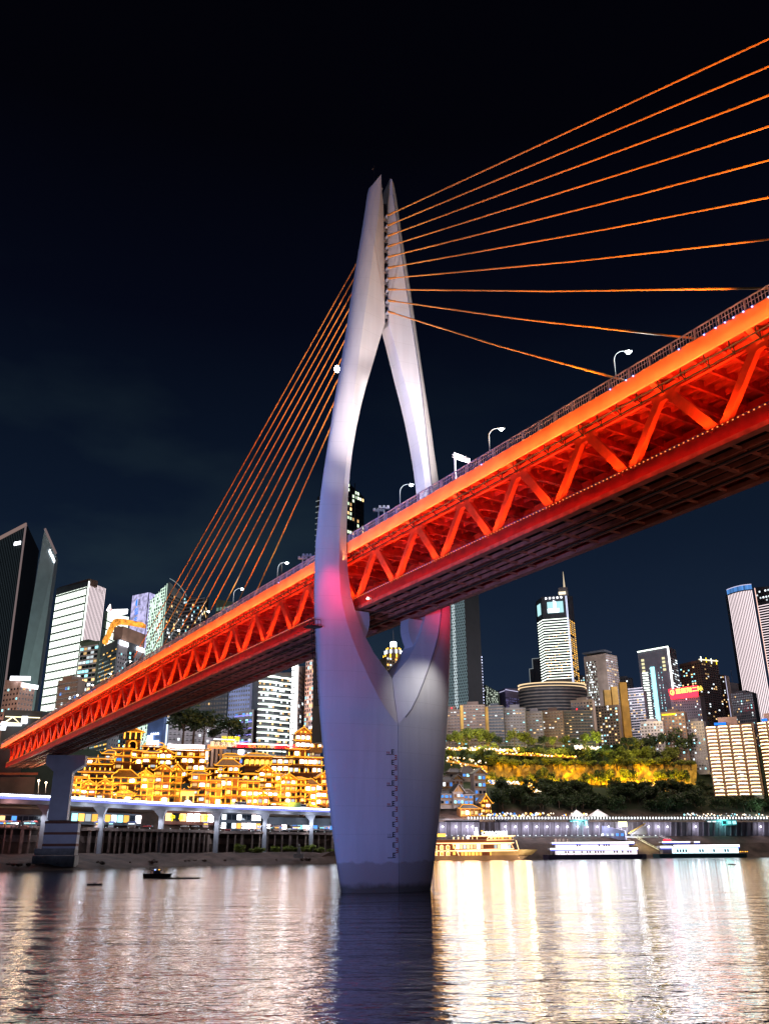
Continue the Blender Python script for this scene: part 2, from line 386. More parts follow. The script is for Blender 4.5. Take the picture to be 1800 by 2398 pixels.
# water gauge: black E marks, red mirrored E marks, level lines
def on_hull(px, py, off=.05):
    """point on the left front hull facet seen at px,py (marching along the ray)"""
    d = ray(px, py).normalized(); s_ = 135.0
    while s_ < 175:
        p = O + d * s_; q = p - BC; uu = abs(q.dot(BU)); vv = -q.dot(BV); z = p[2]
        for a, b in zip(LV, LV[1:]):
            if a[0] <= z <= b[0]:
                t = (z - a[0]) / (b[0] - a[0]); W_ = a[1] + (b[1] - a[1]) * t; Tr = a[3] + (b[3] - a[3]) * t; Rr = a[2]
                s1 = min(1, max(0, (uu - Rr) / (W_ - Rr))); T = Tr * (.65 * math.sqrt(1 - s1 * s1) + .35 * (1 - s1))
                if vv <= T: return p - d * off
                break
        s_ += .04
    return O + d * 155
def gauge(px, py, w, h, strokes, mat):
    mb = MB()
    for (a, b, c, e) in strokes:
        q = [on_hull(px + w * x_, py - h * y_) for x_, y_ in ((a, b), (c, b), (c, e), (a, e))]
        mb.add(q, [(0, 1, 2, 3)])
    mb.build('gauge_marking', mat, pylon)
ES = [(0, 0, .3, 1), (0.3, 0, 1, .18), (.3, .41, .9, .59), (.3, .82, 1, 1)]
ER = [(.7, 0, 1, 1), (0, 0, .7, .18), (.1, .41, .7, .59), (0, .82, .7, 1)]
for i in range(11):
    y = 1769 + i * 24.2 ; x = 916 + i * .33
    gauge(x, y - 2, 6.5, 12, ES, M_black)
    if i < 10: gauge(x + 7.2, y + 11, 5.6, 12, ER, M_redmark)
    if i in (0, 3, 5, 8, 10): gauge(x - 12, y - 1.2, 12, 1.7, [(0, 0, 1, 1)], M_black)
    if i in (0, 3, 5): gauge(x - 11, y - 4, 2.2, 5, [(0, 0, .4, 1), (.4, .82, 1, 1), (.6, 0, 1, .82)], M_redmark); gauge(x - 7, y - 4, 2.6, 5, [(0, 0, .4, 1), (.4, 0, 1, .2), (.6, .2, 1, 1)], M_redmark)
    if i == 8: gauge(x - 10.5, y - 4, 1.2, 6, [(0, 0, 1, 1)], M_grey); gauge(x - 7, y - 4, 3, 6, [(0, 0, .4, 1), (.4, .82, 1, 1), (.6, 0, 1, .82)], M_grey)
# maintenance ladder and platform on the left leg
mb = MB()
zl = [(30 + i * 1.0) for i in range(16)]
def wat(z):
    for a, b in zip(LV, LV[1:]):
        if a[0] <= z <= b[0]: return a[1] + (b[1] - a[1]) * (z - a[0]) / (b[0] - a[0])
for z in zl:
    mb.bar(B(-wat(z) - .5, -.4, z), B(-wat(z) - .5, .5, z), .08)
    mb.bar(B(-wat(z), 0, z), B(-wat(z) - .6, 0, z), .06)
for v_ in (-.4, .5): mb.tube([B(-wat(z) - .5, v_, z) for z in zl], .07, 5)
mb.build('ladder', M_dark, pylon)
mb = MB(); z = 43.6; ww = wat(z)
mb.box(B(-ww - .9, -.8, z), (2.6, 2.2, .18), AZ)
for a in range(5): mb.bar(B(-ww - 2.1 + a * .55, -1.8, z), B(-ww - 2.1 + a * .55, -1.8, z + 1.2), .07)
mb.bar(B(-ww - 2.1, -1.8, z + 1.2), B(-ww + .1, -1.8, z + 1.2), .09); mb.bar(B(-ww - 2.1, .5, z + 1.2), B(-ww - 2.1, -1.8, z + 1.2), .09)
mb.build('platform', M_dark, pylon)
# bright floodlight on the far side of the left leg
p = at(789, 864, 158.5)
mb = MB(); mb.ball(p, .55, 10, 1.5); mb.build('floodlight', E_white, pylon)
mb = MB(); mb.ball(B(-6.5, -4.6, 49.2), .22); mb.build('marker_lamp', E_white, pylon)

# ---------------- bridge deck
VEND = 374.0
def cv(v):
    """plan bend of the span: (sideways shift towards -u) beyond the pier"""
    t = max(0, v - 215); return 0.0
def D(u, v, z):
    wid = 1.0
    return B(u + cv(v), v, z)
span = thing('truss_bridge_span', 'red lit double deck truss bridge span running through the white pylon', 'bridge', B(0, 0, 55))
V0 = -200.0
vs_ = [V0 + 13.6 * i for i in range(0, 41)]      # truss panel ends
vs_ = [-0.2 + 13.6 * i for i in range(-14, 28)]  # bottom nodes
def ext(prof, v0, v1, step, name, mat, parent, closed=True, smooth=False):
    mb = MB(); n = len(prof); k = max(1, int(round((v1 - v0) / step)))
    for i in range(k + 1):
        v = v0 + (v1 - v0) * i / k
        mb.v += [D(u, v, z) for u, z in prof]
    for i in range(k):
        for j in range(n if closed else n - 1):
            a, b = i * n + j, i * n + (j + 1) % n
            mb.f.append((a, b, b + n, a + n)); mb.mi.append(0)
    if closed: mb.f.append(tuple(range(n))); mb.f.append(tuple(k * n + j for j in range(n))); mb.mi += [0, 0]
    return mb.build(name, mat, parent, smooth=smooth)
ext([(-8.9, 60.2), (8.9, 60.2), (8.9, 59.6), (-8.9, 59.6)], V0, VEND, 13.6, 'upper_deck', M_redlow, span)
ext([(-8.3, 60.26), (8.3, 60.26), (8.3, 60.22), (-8.3, 60.22)], V0, VEND, 13.6, 'road_surface', M_asph, span)
for s in (-1, 1):
    ext([(s * 8.9, 60.5), (s * 9.12, 60.5), (s * 9.12, 58.3), (s * 8.9, 58.3)], V0, VEND, 13.6, 'fascia_girder', M_fascia, span)
    ext([(s * 6.0, 58.75), (s * 6.5, 58.75), (s * 6.5, 57.75), (s * 6.0, 57.75)], V0, VEND - 14, 13.6, 'top_chord', M_red, span)
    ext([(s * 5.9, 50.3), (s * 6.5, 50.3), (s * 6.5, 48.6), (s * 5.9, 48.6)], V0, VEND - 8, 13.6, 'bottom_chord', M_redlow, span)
    ext([(s * 5.5, 48.6), (s * 6.6, 48.6), (s * 6.6, 48.0), (s * 5.5, 48.0)], V0, VEND - 8, 13.6, 'chord_flange', M_grid, span)
# cantilever ribs + floor beams under the upper deck
mb = MB(); v = V0
while v < VEND:
    mb.hexa([D(-8.85, v, 59.0), D(-6.5, v, 58.4), D(-6.5, v + .35, 58.4), D(-8.85, v + .35, 59.0)], [D(-8.85, v, 59.55), D(-6.5, v, 59.55), D(-6.5, v + .35, 59.55), D(-8.85, v + .35, 59.55)])
    mb.hexa([D(6.5, v, 58.4), D(8.85, v, 59.0), D(8.85, v + .35, 59.0), D(6.5, v + .35, 58.4)], [D(6.5, v, 59.55), D(8.85, v, 59.55), D(8.85, v + .35, 59.55), D(6.5, v + .35, 59.55)])
    mb.hexa([D(-5.98, v, 58.3), D(5.98, v, 58.3), D(5.98, v + .4, 58.3), D(-5.98, v + .4, 58.3)], [D(-5.98, v, 59.55), D(5.98, v, 59.55), D(5.98, v + .4, 59.55), D(-5.98, v + .4, 59.55)])
    v += 3.4
for u in (-4, -2, 0, 2, 4): mb.bar(D(u, V0, 59.2), D(u, 215, 59.2), .25, .7); mb.bar(D(u, 215, 59.2), D(u, VEND, 59.2), .25, .7)
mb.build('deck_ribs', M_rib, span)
# pipes under the overhang
for z, u in ((58.1, -8.0), (57.6, -7.3)):
    k = [D(u, V0 + (VEND - V0) * i / 40, z) for i in range(41)]
    MB().tube(k, .1, 6).build('service_pipe', M_dark, span)
mb = MB(); v = V0 + 2; rest = MB()
while v < VEND:
    m_ = MB() if -120 < v < 190 else rest
    m_.bar(D(-8.0, v, 59), D(-8.0, v, 57.9), .1); m_.bar(D(-7.3, v, 58.8), D(-7.3, v, 57.4), .1); m_.bar(D(-8.1, v, 57.95), D(-7.2, v, 57.45), .1); v += 3.4
    if m_ is not rest: m_.build('pipe_hanger', M_dark, span)
kind(rest.build('pipe_hangers', M_dark, span), 'stuff')
# truss diagonals and gussets
far = MB()
for s in (-1, 1):
    for i, v in enumerate(vs_):
        if v > VEND - 10: continue
        tp = v + 6.8 if v + 6.8 < VEND - 10 else VEND - 12
        for a, b in (((v - .55), (v - 6.8 + 1.0)), ((v + .55), (v + 6.8 - 1.0))):
            if a < V0 or b < V0: continue
            m_ = MB(); thick = 1.25 if b > v else .95
            m_.bar(D(s * 6.2, a, 50.3), D(s * 6.2, b, 57.2), .8, thick, up=BV)
            if s == -1 and b > v and -110 < v < 200: lamp('SPOT', 'truss_uplight', D(-7.5, v, 50.5), 3000 if v < 40 else 3400, (1, .36, .1), aim=D(-6.3, v, 57.5), spot=84, blend=1, radius=.15)
            if s == -1: m_.build('truss_diagonal', M_diag, span)
            elif v < 60: m_.build('truss_diagonal', M_red, span)
            else: far.v, far.f, far.mi = far.v + m_.v, far.f + [tuple(len(far.v) + q for q in f) for f in m_.f], far.mi + m_.mi
        t = v + 6.8
        if t < VEND - 14:
            m_ = MB(); w = .36
            prof = [(t - 2.2, 58.6), (t + 2.2, 58.6), (t + 1.9, 57.5), (t + 1.3, 56.6), (t + .3, 57.0), (t - .3, 57.0), (t - 1.3, 56.6), (t - 1.9, 57.5)]
            fr = [D(s * 6.2 - w, a, z) for a, z in prof]; bk = [D(s * 6.2 + w, a, z) for a, z in prof]; n = 8
            m_.add(fr + bk, [tuple(range(n)), tuple(range(n, 2 * n))] + [(q, (q + 1) % n, n + (q + 1) % n, n + q) for q in range(n)])
            m_.hexa([D(s * 6.6, t - .5, 57.6), D(s * 8.6, t - .35, 58.7), D(s * 8.6, t + .35, 58.7), D(s * 6.6, t + .5, 57.6)], [D(s * 6.6, t - .5, 58.9), D(s * 8.6, t - .35, 59.4), D(s * 8.6, t + .35, 59.4), D(s * 6.6, t + .5, 58.9)])
            if s == -1: m_.build('gusset_plate', M_diag, span)
            else: far.v, far.f, far.mi = far.v + m_.v, far.f + [tuple(len(far.v) + q for q in f) for f in m_.f], far.mi + m_.mi
            # cross frame between the two trusses
            if s == 1:
                m_ = MB(); m_.bar(D(-6, t, 57.9), D(6, t, 57.9), .5, .9); m_.bar(D(-6, t, 56.9), D(0, t, 57.8), .25); m_.bar(D(6, t, 56.9), D(0, t, 57.8), .25); m_.build('cross_beam', M_rib, span)
kind(far.build('truss_diagonals', M_red, span), 'stuff')
# lower deck: closed plate with tracks and the beam grid below
ext([(-5.7, 49.5), (5.7, 49.5), (5.7, 49.15), (-5.7, 49.15)], V0, VEND - 8, 13.6, 'lower_deck', M_black, span)  # black plate stands in for the dark voids between the beams
for u in (-4.6, -3.1, 3.1, 4.6): ext([(u - .09, 49.8), (u + .09, 49.8), (u + .09, 49.55), (u - .09, 49.55)], V0, VEND - 8, 13.6, 'rail', M_grey, span)
mb = MB(); v = V0
while v < VEND - 8:
    mb.hexa([D(-5.5, v, 48.2), D(5.5, v, 48.2), D(5.5, v + .3, 48.2), D(-5.5, v + .3, 48.2)], [D(-5.5, v, 48.5), D(5.5, v, 48.5), D(5.5, v + .3, 48.5), D(-5.5, v + .3, 48.5)]); v += 4.5333
v = V0 + 0.0
while v < VEND - 16:
    mb.bar(D(-5.4, v, 48.3), D(5.4, v, 48.3), .5, .3); v += 13.6
mb.build('underside_cross_beams', M_grid, span)
for u in (-3.3, -1.8, 1.8, 3.3): ext([(u - .14, 48.74), (u + .14, 48.74), (u + .14, 48.1), (u - .14, 48.1)], V0, VEND - 8, 13.6, 'underside_stringer', M_grid, span)
for u in (0,): ext([(u - .09, 48.74), (u + .09, 48.74), (u + .09, 48.16), (u - .09, 48.16)], V0, VEND - 8, 13.6, 'underside_stringer', M_grid, span)
for u in (-2.5, 2.5): ext([(u - .14, 48.1), (u + .14, 48.1), (u + .14, 47.95), (u - .14, 47.95)], V0, VEND - 8, 13.6, 'cable_tray', M_dark, span)
# lower deck guard posts
M_purple = pbr('purple_post', (.35, .12, .5), .5)  # posts in purple paint
mb = MB(); v = V0
while v < VEND - 10: mb.box(D(-5.4, v, 50.6), (.12, .5, 1.0), AZ); v += 1.36
mb.bar(D(-5.4, V0, 51.15), D(-5.4, 215, 51.15), .08)
mb.build('lower_railing', M_purple, span)
# railing on the upper deck
def railing(s):
    mb = MB(); v = V0; i = 0
    while v < VEND:
        mb.bar(D(s * 9.0, v, 60.5), D(s * 9.0, v, 61.85), .07 if i % 8 else .35, .07 if i % 8 else .14, up=BV); v += .42; i += 1
    k = 40
    for z, w in ((61.9, .14), (60.62, .09), (61.3, .05)):
        for j in range(k): mb.bar(D(s * 9.0, V0 + (VEND - V0) * j / k, z), D(s * 9.0, V0 + (VEND - V0) * (j + 1) / k, z), w)
    return mb.build('railing', pbr('railing_lamplit_tint', (.3, .33, .55), .5), span)  # bluish tint stands in for white lamplight on the railing
railing(-1); railing(1)
# string lights along deck edge and bottom chord
mb = MB(); mb2 = MB(); v = V0; i = 0
while v < VEND:
    j = random.random()
    tgt = mb2 if (-100 < v < -66 and j < .35) or j < .05 else mb
    tgt.box(D(-9.2, v, 60.42), (.11, .15, .11), AZ)
    v += 1.7 * (.6 + random.random() * .9); i += 1
mb.build('string_light_dots', E_star, span); mb2.build('string_light_dots', E_blue, span)
mb = MB(); v = V0
while v < VEND - 8: mb.box(D(-6.6, v, 50.36), (.09, .16, .09), AZ); v += .68
mb.build('string_light_dots', E_star, span)

# bridge floodlights (orange red): under the overhang outside, along the bottom chord, and inside the truss
CR = (1, .20, .035); CO = (1, .30, .06)
edges = [V0, -150, -110, -80, -50, -20, 10, 45, 85, 130, 180, 235, 290, 330, VEND]
for a, b in zip(edges, edges[1:]):
    ln = b - a
    strip_area('deck_edge_floodlight', D(-10.4, a, 56.6), D(-10.4, b, 56.6), .25, BU * 1.2 + V((0, 0, 2.2)), ln * 62, (1, .29, .08), spread=110)
    strip_area('chord_floodlight', D(-7.6, a, 50.0), D(-7.6, b, 50.0), .2, BU * 1.0 + V((0, 0, 2.0)), ln * 34, (1, .22, .03), spread=75)
    strip_area('lower_chord_fill', D(-8.2, a, 47.6), D(-8.2, b, 47.6), .15, BU * 2 + V((0, 0, 1.6)), ln * 4.2, (1, .08, .03), spread=70)  # added weak red strip, lifts the tone of the lower chord
    strip_area('inner_floodlight', D(-3.0, a, 50.4), D(-3.0, b, 50.4), .4, V((0, 0, 1)) + BU * .1, ln * 6, (1, .05, .01))
    strip_area('inner_floodlight', D(4.0, a, 50.4), D(4.0, b, 50.4), .4, V((0, 0, 1)) - BU * .5, ln * 6, (1, .05, .01))

# ---------------- stay cables
for i, z in enumerate(ANZ):
    vd = 72.4 + 13.5 * (9 - i)
    for s in (-1, 1):
        p, q = B(0, s * 2.2, z + .2), D(0, s * vd, 60.6)
        c = thing('stay_cable', 'x', 'stay cable', (q[0], q[1], q[2]), 'stay cables fanning from the pylon to the deck')
        nth = ['uppermost', 'second', 'third', 'fourth', 'fifth', 'sixth', 'seventh', 'eighth', 'ninth', 'lowest'][i]
        c['label'] = ('orange stay cable, %s of the ten on the %s side of the white pylon' % (nth, 'open river' if s < 0 else 'city')).replace('  ', ' ')
        MB().tube([p, p + (q - p) * .5 - V((0, 0, .5)), q], .15, 8).build('cable', M_cable, c)
        m_ = MB(); d = (p - q).normalized(); m_.tube([q - d * .5, q + d * 3], .3, 8); m_.build('lower_socket', M_grey, c)
        m_ = MB(); m_.tube([p + d * .3, p - d * 3.2], .24, 8); m_.build('upper_socket', M_cable, c)
        lamp('SPOT', 'cable_floodlight', q + V((0, 0, .3)) - d * 3 - BU * 1.5, 20000, (1, .42, .05), aim=p + (q - p) * .8, spot=40, blend=.8, radius=.2)
        # each stay has a narrow floodlight at its foot
        lamp('SPOT', 'cable_floodlight', q + V((0, 0, .4)) - d * 2 + BU * (-2.5 if s < 0 else -2.5), 120000 if s < 0 else 80000, (1, .38, .05), aim=p + (q - p) * .45, spot=14, blend=.8, radius=.2)

for v in (-175, -155, -135, -115, -95, -75, -55, -35): lamp('SPOT', 'cable_wash_light', B(-8, v, 61.2), 42000, (1, .42, .06), aim=B(1, v - 4, 96), spot=74, blend=.7, radius=.3)
for v in (40, 65, 90, 115, 140, 165, 190): lamp('SPOT', 'cable_wash_light', D(-8, v, 61.2), 15000, (1, .33, .05), aim=D(1, v - 4, 96), spot=74, blend=.7, radius=.3)
# ---------------- pylon floodlights (fixtures stand on the deck and on the shores)
lamp('SPOT', 'pylon_floodlight', (-75, 40, 8), 240000, (.22, .33, 1), aim=B(-6, 0, 48), spot=48, blend=.6, radius=2)
lamp('SPOT', 'pylon_floodlight', (-24, -8, 8), 110000, (.5, .5, 1), aim=B(3, 0, 42), spot=36, blend=.7, radius=2)
for s in (-1, 1):
    lamp('SPOT', 'pylon_floodlight', B(s * 6.5, -30, 61.5), 115000, (1, .84, .77), aim=B(s * 5.5, 0, 104), spot=62, blend=.7, radius=.5)
    lamp('SPOT', 'pylon_floodlight', B(s * 2.5, -4, 61.5), 16000, (.9, .78, 1), aim=B(s * 8.5, 0, 95), spot=60, blend=.7, radius=.5)
    lamp('SPOT', 'deck_red_floodlight', B(s * 11.5 , -10, 50), 2100, (1, .02, .08), aim=B(s * 12.5, -1, 50), spot=100, blend=1, radius=1.5)
lamp('SPOT', 'soffit_floodlight', B(7.5, -12, 40), 3600, (1, .95, .85), aim=B(6, -3, 32), spot=85, blend=1, radius=.6)
lamp('SPOT', 'leg_floodlight', B(-16, -10, 62), 3500, (1, .95, .8), aim=B(-11.2, -2, 80), spot=50, blend=1, radius=.6)

lamp('SPOT', 'pylon_floodlight', (-110, 60, 8), 400000, (.42, .46, 1), aim=B(-5, 0, 112), spot=44, blend=.7, radius=2)
lamp('SPOT', 'deck_red_floodlight', B(-15.5, -7, 64), 15000, (1, .0, .1), aim=B(-12.0, -2, 40), spot=42, blend=1, radius=.4)
lamp('SPOT', 'deck_red_floodlight', B(15.6, -6, 60), 2600, (1, .02, .1), aim=B(13.5, -1, 38), spot=50, blend=1, radius=.4)
lamp('SPOT', 'underside_fill', (60, 30, 6), 26000, (1, .5, .36), aim=B(0, -62, 48), spot=60, blend=.8, radius=2)  # this and the next: added fill standing in for city glow below
lamp('SPOT', 'underside_fill', (-70, 150, 4), 36000, (1, .5, .4), aim=B(0, 95, 48), spot=70, blend=.8, radius=2)
# ---------------- water
def water_mat():
    m, n, l = newmat('river_water')
    b = n.new('ShaderNodeBsdfPrincipled'); o = n.new('ShaderNodeOutputMaterial'); l.new(b.outputs[0], o.inputs[0])
    b.inputs['Base Color'].default_value = (.03, .022, .02, 1); b.inputs['Specular Tint'].default_value = (1, .88, .78, 1); b.inputs['Roughness'].default_value = .06; b.inputs['IOR'].default_value = 2.45
    g = n.new('ShaderNodeNewGeometry')
    def noise(scale, sx_, sy_, det, rot=0.):
        mp_ = n.new('ShaderNodeMapping'); mp_.inputs['Scale'].default_value = (sx_, sy_, 1); mp_.inputs['Rotation'].default_value = (0, 0, rot)
        l.new(g.outputs['Position'], mp_.inputs[0]); z = n.new('ShaderNodeTexNoise'); z.inputs['Scale'].default_value = scale; z.inputs['Detail'].default_value = det
        z.inputs['Roughness'].default_value = .5; l.new(mp_.outputs[0], z.inputs['Vector']); return z.outputs['Fac']
    a = noise(.9, .55, 1, 4, .1); c = noise(.22, .45, 1, 3.5, -.1); d = noise(3.2, .55, 1, 1, .12)
    m1 = n.new('ShaderNodeMath'); m1.operation = 'MULTIPLY_ADD'; l.new(c, m1.inputs[0]); m1.inputs[1].default_value = 3.6; l.new(a, m1.inputs[2])
    m2 = n.new('ShaderNodeMath'); m2.operation = 'MULTIPLY_ADD'; l.new(d, m2.inputs[0]); m2.inputs[1].default_value = .36; l.new(m1.outputs[0], m2.inputs[2])
    m3 = n.new('ShaderNodeMath'); m3.operation = 'MULTIPLY_ADD'; l.new(noise(.06, .3, 1, 2, .06), m3.inputs[0]); m3.inputs[1].default_value = 3.8; l.new(m2.outputs[0], m3.inputs[2]); m2 = m3
    bp = n.new('ShaderNodeBump'); bp.inputs['Strength'].default_value = 1; bp.inputs['Distance'].default_value = .095; l.new(m2.outputs[0], bp.inputs['Height']); l.new(bp.outputs[0], b.inputs['Normal'])
    return m
M_water = water_mat()
mb = MB(); mb.quad((-1500, -300, 0), (2500, -300, 0), (2500, 2500, 0), (-1500, 2500, 0))
kind(mb.build('river_water', M_water), 'structure')
mb = MB(); mb.quad((-4000, -400, -6), (6000, -400, -6), (6000, 9000, -6), (-4000, 9000, -6))
kind(mb.build('riverbed_ground', pbr('river_mud', (.06, .05, .04), .9)), 'structure')
# ================================================================== the far bank
def lerp(tab, x):
    if x <= tab[0][0]: return tab[0][1]
    for a, b in zip(tab, tab[1:]):
        if x <= b[0]: return a[1] + (b[1] - a[1]) * (x - a[0]) / (b[0] - a[0])
    return tab[-1][1]
WATER_Y = [(-300, 340), (0, 363), (180, 398), (400, 478), (700, 552), (900, 640), (1000, 688), (1180, 694), (1400, 740), (1800, 820), (2100, 860)]
ROAD_Y = [(-300, 392), (0, 426), (173, 455), (450, 525), (771, 600), (1000, 672)]
ROAD_Z = 31.5
def zrow(x, y, row):
    lo, hi = -80., 900.
    for _ in range(40):
        m = (lo + hi) / 2
        if proj((x, y, m))[1] > row: lo = m
        else: hi = m
    return lo
def col(px, row, Y):
    """plan position of the vertical line that passes px at that row, at distance Y"""
    p = at(px, row, Y); return p[0], p[1]
rows = []
pxs = [-300 + 25 * i for i in range(97)]
for px in pxs:
    wy = lerp(WATER_Y, px); ry = lerp(ROAD_Y, px); r = []
    k = max(0, min(1, (px - 780) / 180))
    rd = ry - wy
    left = [(-14, -3), (0, .1), (rd * .3, 2.6), (rd * .45, 3.4), (rd - 8, 6), (rd + 9, 6.5), (rd + 13, 27), (rd + 60, 31), (rd + 95, 55), (rd + 130, 70), (rd + 300, 74), (900, 78), (3000, 80)]
    rr = [(0, None), (8, 1995), (20, 1975), (34, 1960), (38, 1957), (41, 1926), (60, 1915), (85, 1895), (128, 1846), (158, 1834), (174, 1786), (192, 1748), (3000, None)]
    right = []
    for i, (d, rw) in enumerate(rr):
        Y = wy + d; x, y = col(px, 1950, Y)
        right.append((d, -3 if i == 0 and False else (.1 if i == 0 else (zrow(x, y, rw) if rw else 118))))
    right[0] = (0, .1); right = [(-14, -3)] + right[:]
    right = right[:13]
    for (d0, z0), (d1, z1) in zip(left, right):
        d = d0 + (d1 - d0) * k; z = z0 + (z1 - z0) * k
        Y = wy + d; x, y = col(px, 1960, Y)
        jig = random.uniform(-.5, .5) if 0 < d < 60 else (random.uniform(-2, 2) if k > .5 and d > 60 else 0)
        r.append(V((x, y, z + jig)))
    rows.append(r)
mb = MB(); n = len(rows[0])
for r in rows: mb.v += r
for i in range(len(rows) - 1):
    for j in range(n - 1): mb.f.append((i * n + j, (i + 1) * n + j, (i + 1) * n + j + 1, i * n + j + 1)); mb.mi.append(0)
M_bank = pbr('bank_earth', (.085, .05, .04), .9, nscale=.12, var=.5, bump=.8, bscale=.8)
_n, _l = M_bank.node_tree.nodes, M_bank.node_tree.links      # above the quay the slope is overgrown
_b = [x for x in _n if x.type == 'BSDF_PRINCIPLED'][0]; _g = _n.new('ShaderNodeNewGeometry'); _s = _n.new('ShaderNodeSeparateXYZ'); _l.new(_g.outputs['Position'], _s.inputs[0])
_m1 = _n.new('ShaderNodeMapRange'); _m1.inputs[1].default_value = 36; _m1.inputs[2].default_value = 42; _l.new(_s.outputs[2], _m1.inputs[0])
_mx = _n.new('ShaderNodeMix'); _mx.data_type = 'RGBA'; _l.new(_m1.outputs[0], _mx.inputs[0]); _l.new(_b.inputs['Base Color'].links[0].from_socket, _mx.inputs[6]); _mx.inputs[7].default_value = (.018, .032, .012, 1); _l.new(_mx.outputs[2], _b.inputs['Base Color'])
kind(mb.build('hill_terrain', M_bank, smooth=False), 'structure')

# ------------------------------------------------------------------ materials of the city
W_warm = emi('window_warm', (1, .62, .26), 1.5, rnd=.6)
W_white = emi('window_white', (.85, .95, 1), 1.7, rnd=.6)
W_shop = emi('shop_window_light', (1, .82, .78), 15, rnd=.5, nscale=.5)
W_gold = emi('window_gold', (1, .5, .09), 2.0, rnd=.5)
W_blue = emi('window_blue', (.1, .35, 1), 1.2, rnd=.4)
W_cyan = emi('window_cyan', (.35, .9, 1), 1.8, rnd=.4)
W_dark = pbr('dark_glass', (.02, .025, .035), .12, spec=.8)
E_tw = emi('facade_tube_white', (.88, 1, .86), 3.4)
E_tg = emi('facade_tube_green', (.75, 1, .8), 1.5)
E_tp = emi('facade_tube_pink', (1, .82, .85), 1.6)
E_tl = emi('facade_tube_lilac', (.75, .72, 1), .95)
E_sw = emi('sign_white', (.9, .93, 1), 5.5)
E_sb = emi('sign_blue', (.02, .2, .9), 1.6)
E_sy = emi('sign_yellow', (1, .72, .02), 2.2)
E_sr = emi('sign_red', (1, .01, .02), 9)
E_so = emi('sign_orange_letters', (1, .55, .08), 2.6)
E_or = emi('roof_light_orange', (1, .4, .06), 1.5)
E_dim = emi('facade_tube_dim', (.55, .6, .62), .42)
E_scr = emi('led_screen_cyan', (.45, .8, .85), 1.2)
WALLS = {}
def wall(name, c, var=.25): return pbr('wall_' + name, c, .7, nscale=.12, var=var, bump=.1, bscale=.5)
Wd = wall('charcoal', (.09, .1, .12)); Wt = wall('teal_grey', (.2, .25, .27)); Wb = wall('beige', (.36, .28, .22)); Wp = wall('pink_stone', (.5, .33, .28))
Wg = wall('grey', (.25, .24, .26)); Wl = wall('pale', (.55, .52, .55)); Wbr = wall('brown', (.2, .13, .1)); Wbk = wall('black', (.015, .018, .024)); Wgr = wall('olive_green', (.13, .18, .13))
Wst = wall('old_stone', (.42, .3, .18)); Wgold = wall('ochre', (.6, .36, .08))

def tY0(px): return lerp(WATER_Y, px)
def P3(xy, z): return V((xy[0], xy[1], z))
class Face:
    """upright facade between plan points p0 (left) and p1 (right), seen from outside"""
    def __init__(s, p0, p1, z0, zt0, zt1=None):
        s.p0, s.p1 = V((p0[0], p0[1], 0)), V((p1[0], p1[1], 0)); s.w = (s.p1 - s.p0).length
        s.x = (s.p1 - s.p0).normalized(); s.n = V((s.x[1], -s.x[0], 0)); s.z0 = z0; s.zt0 = zt0; s.zt1 = zt1 if zt1 is not None else zt0
        s.rz = math.atan2(s.x[1], s.x[0]); s.l0 = s.l1 = V((0, 0, 0))
    def P(s, a, z, off=0.):
        k = a / s.w if s.w else 0
        return s.p0 + s.x * a + s.n * off + V((0, 0, z)) + (s.l0 * (1 - k) + s.l1 * k) * ((z - s.z0) / (s.zt0 - s.z0))
    def top(s, a): return s.zt0 + (s.zt1 - s.zt0) * a / s.w
def facade_windows(T, F_, z0, z1, ncol, fh, mats, lit, wfrac=.6, hfrac=.5, a0=0., a1=1., rng=None, cap=60):
    """windows on a facade: each a part of its own up to the cap, the rest together"""
    rng = rng or random
    nf = max(1, int((z1 - z0) / fh)); cw = F_.w * (a1 - a0) / ncol
    cells = [(i, j) for i in range(nf) for j in range(ncol)]
    made = 0; rest = {}
    for i, j in cells:
        a = F_.w * a0 + cw * (j + .5); z = z0 + fh * (i + .55)
        if z + fh * .4 > F_.top(a): continue
        on = rng.random() < lit
        m = rng.choice(mats) if on else W_dark
        sz = (cw * wfrac, .22, fh * hfrac)
        if on and made < cap:
            inst('window', m, T, F_.P(a, z, .06), sz, F_.rz); made += 1
        else:
            rest.setdefault(m.name, MB()).box(F_.P(a, z, .05), sz, F_.rz)
    for mn, mb in rest.items(): kind(mb.build('window_rows', MATS[mn], T), 'stuff')
def vstrips(T, F_, z0, z1, n, mat, w=.5, a0=.02, a1=.98, topfollow=False, proud=.35):
    for i in range(n):
        a = F_.w * (a0 + (a1 - a0) * (i + .5) / n); zt = F_.top(a) - .5 if topfollow else z1
        MB().bar(F_.P(a, z0, proud), F_.P(a, zt, proud), w, .25, up=F_.n).build('light_strip', mat, T)
def hstrips(T, F_, z0, z1, fh, mat, h=.6, a0=0., a1=1., proud=.3, name='light_strip'):
    z = z0
    while z < z1:
        MB().box(F_.P(F_.w * (a0 + a1) / 2, z, proud), (F_.w * (a1 - a0), .3, h), F_.rz).build(name, mat, T); z += fh
def bands(T, F_, z0, z1, fh, h, mat, proud=.55, name='floor_band'):
    hstrips(T, F_, z0, z1, fh, mat, h, proud=proud, name=name)
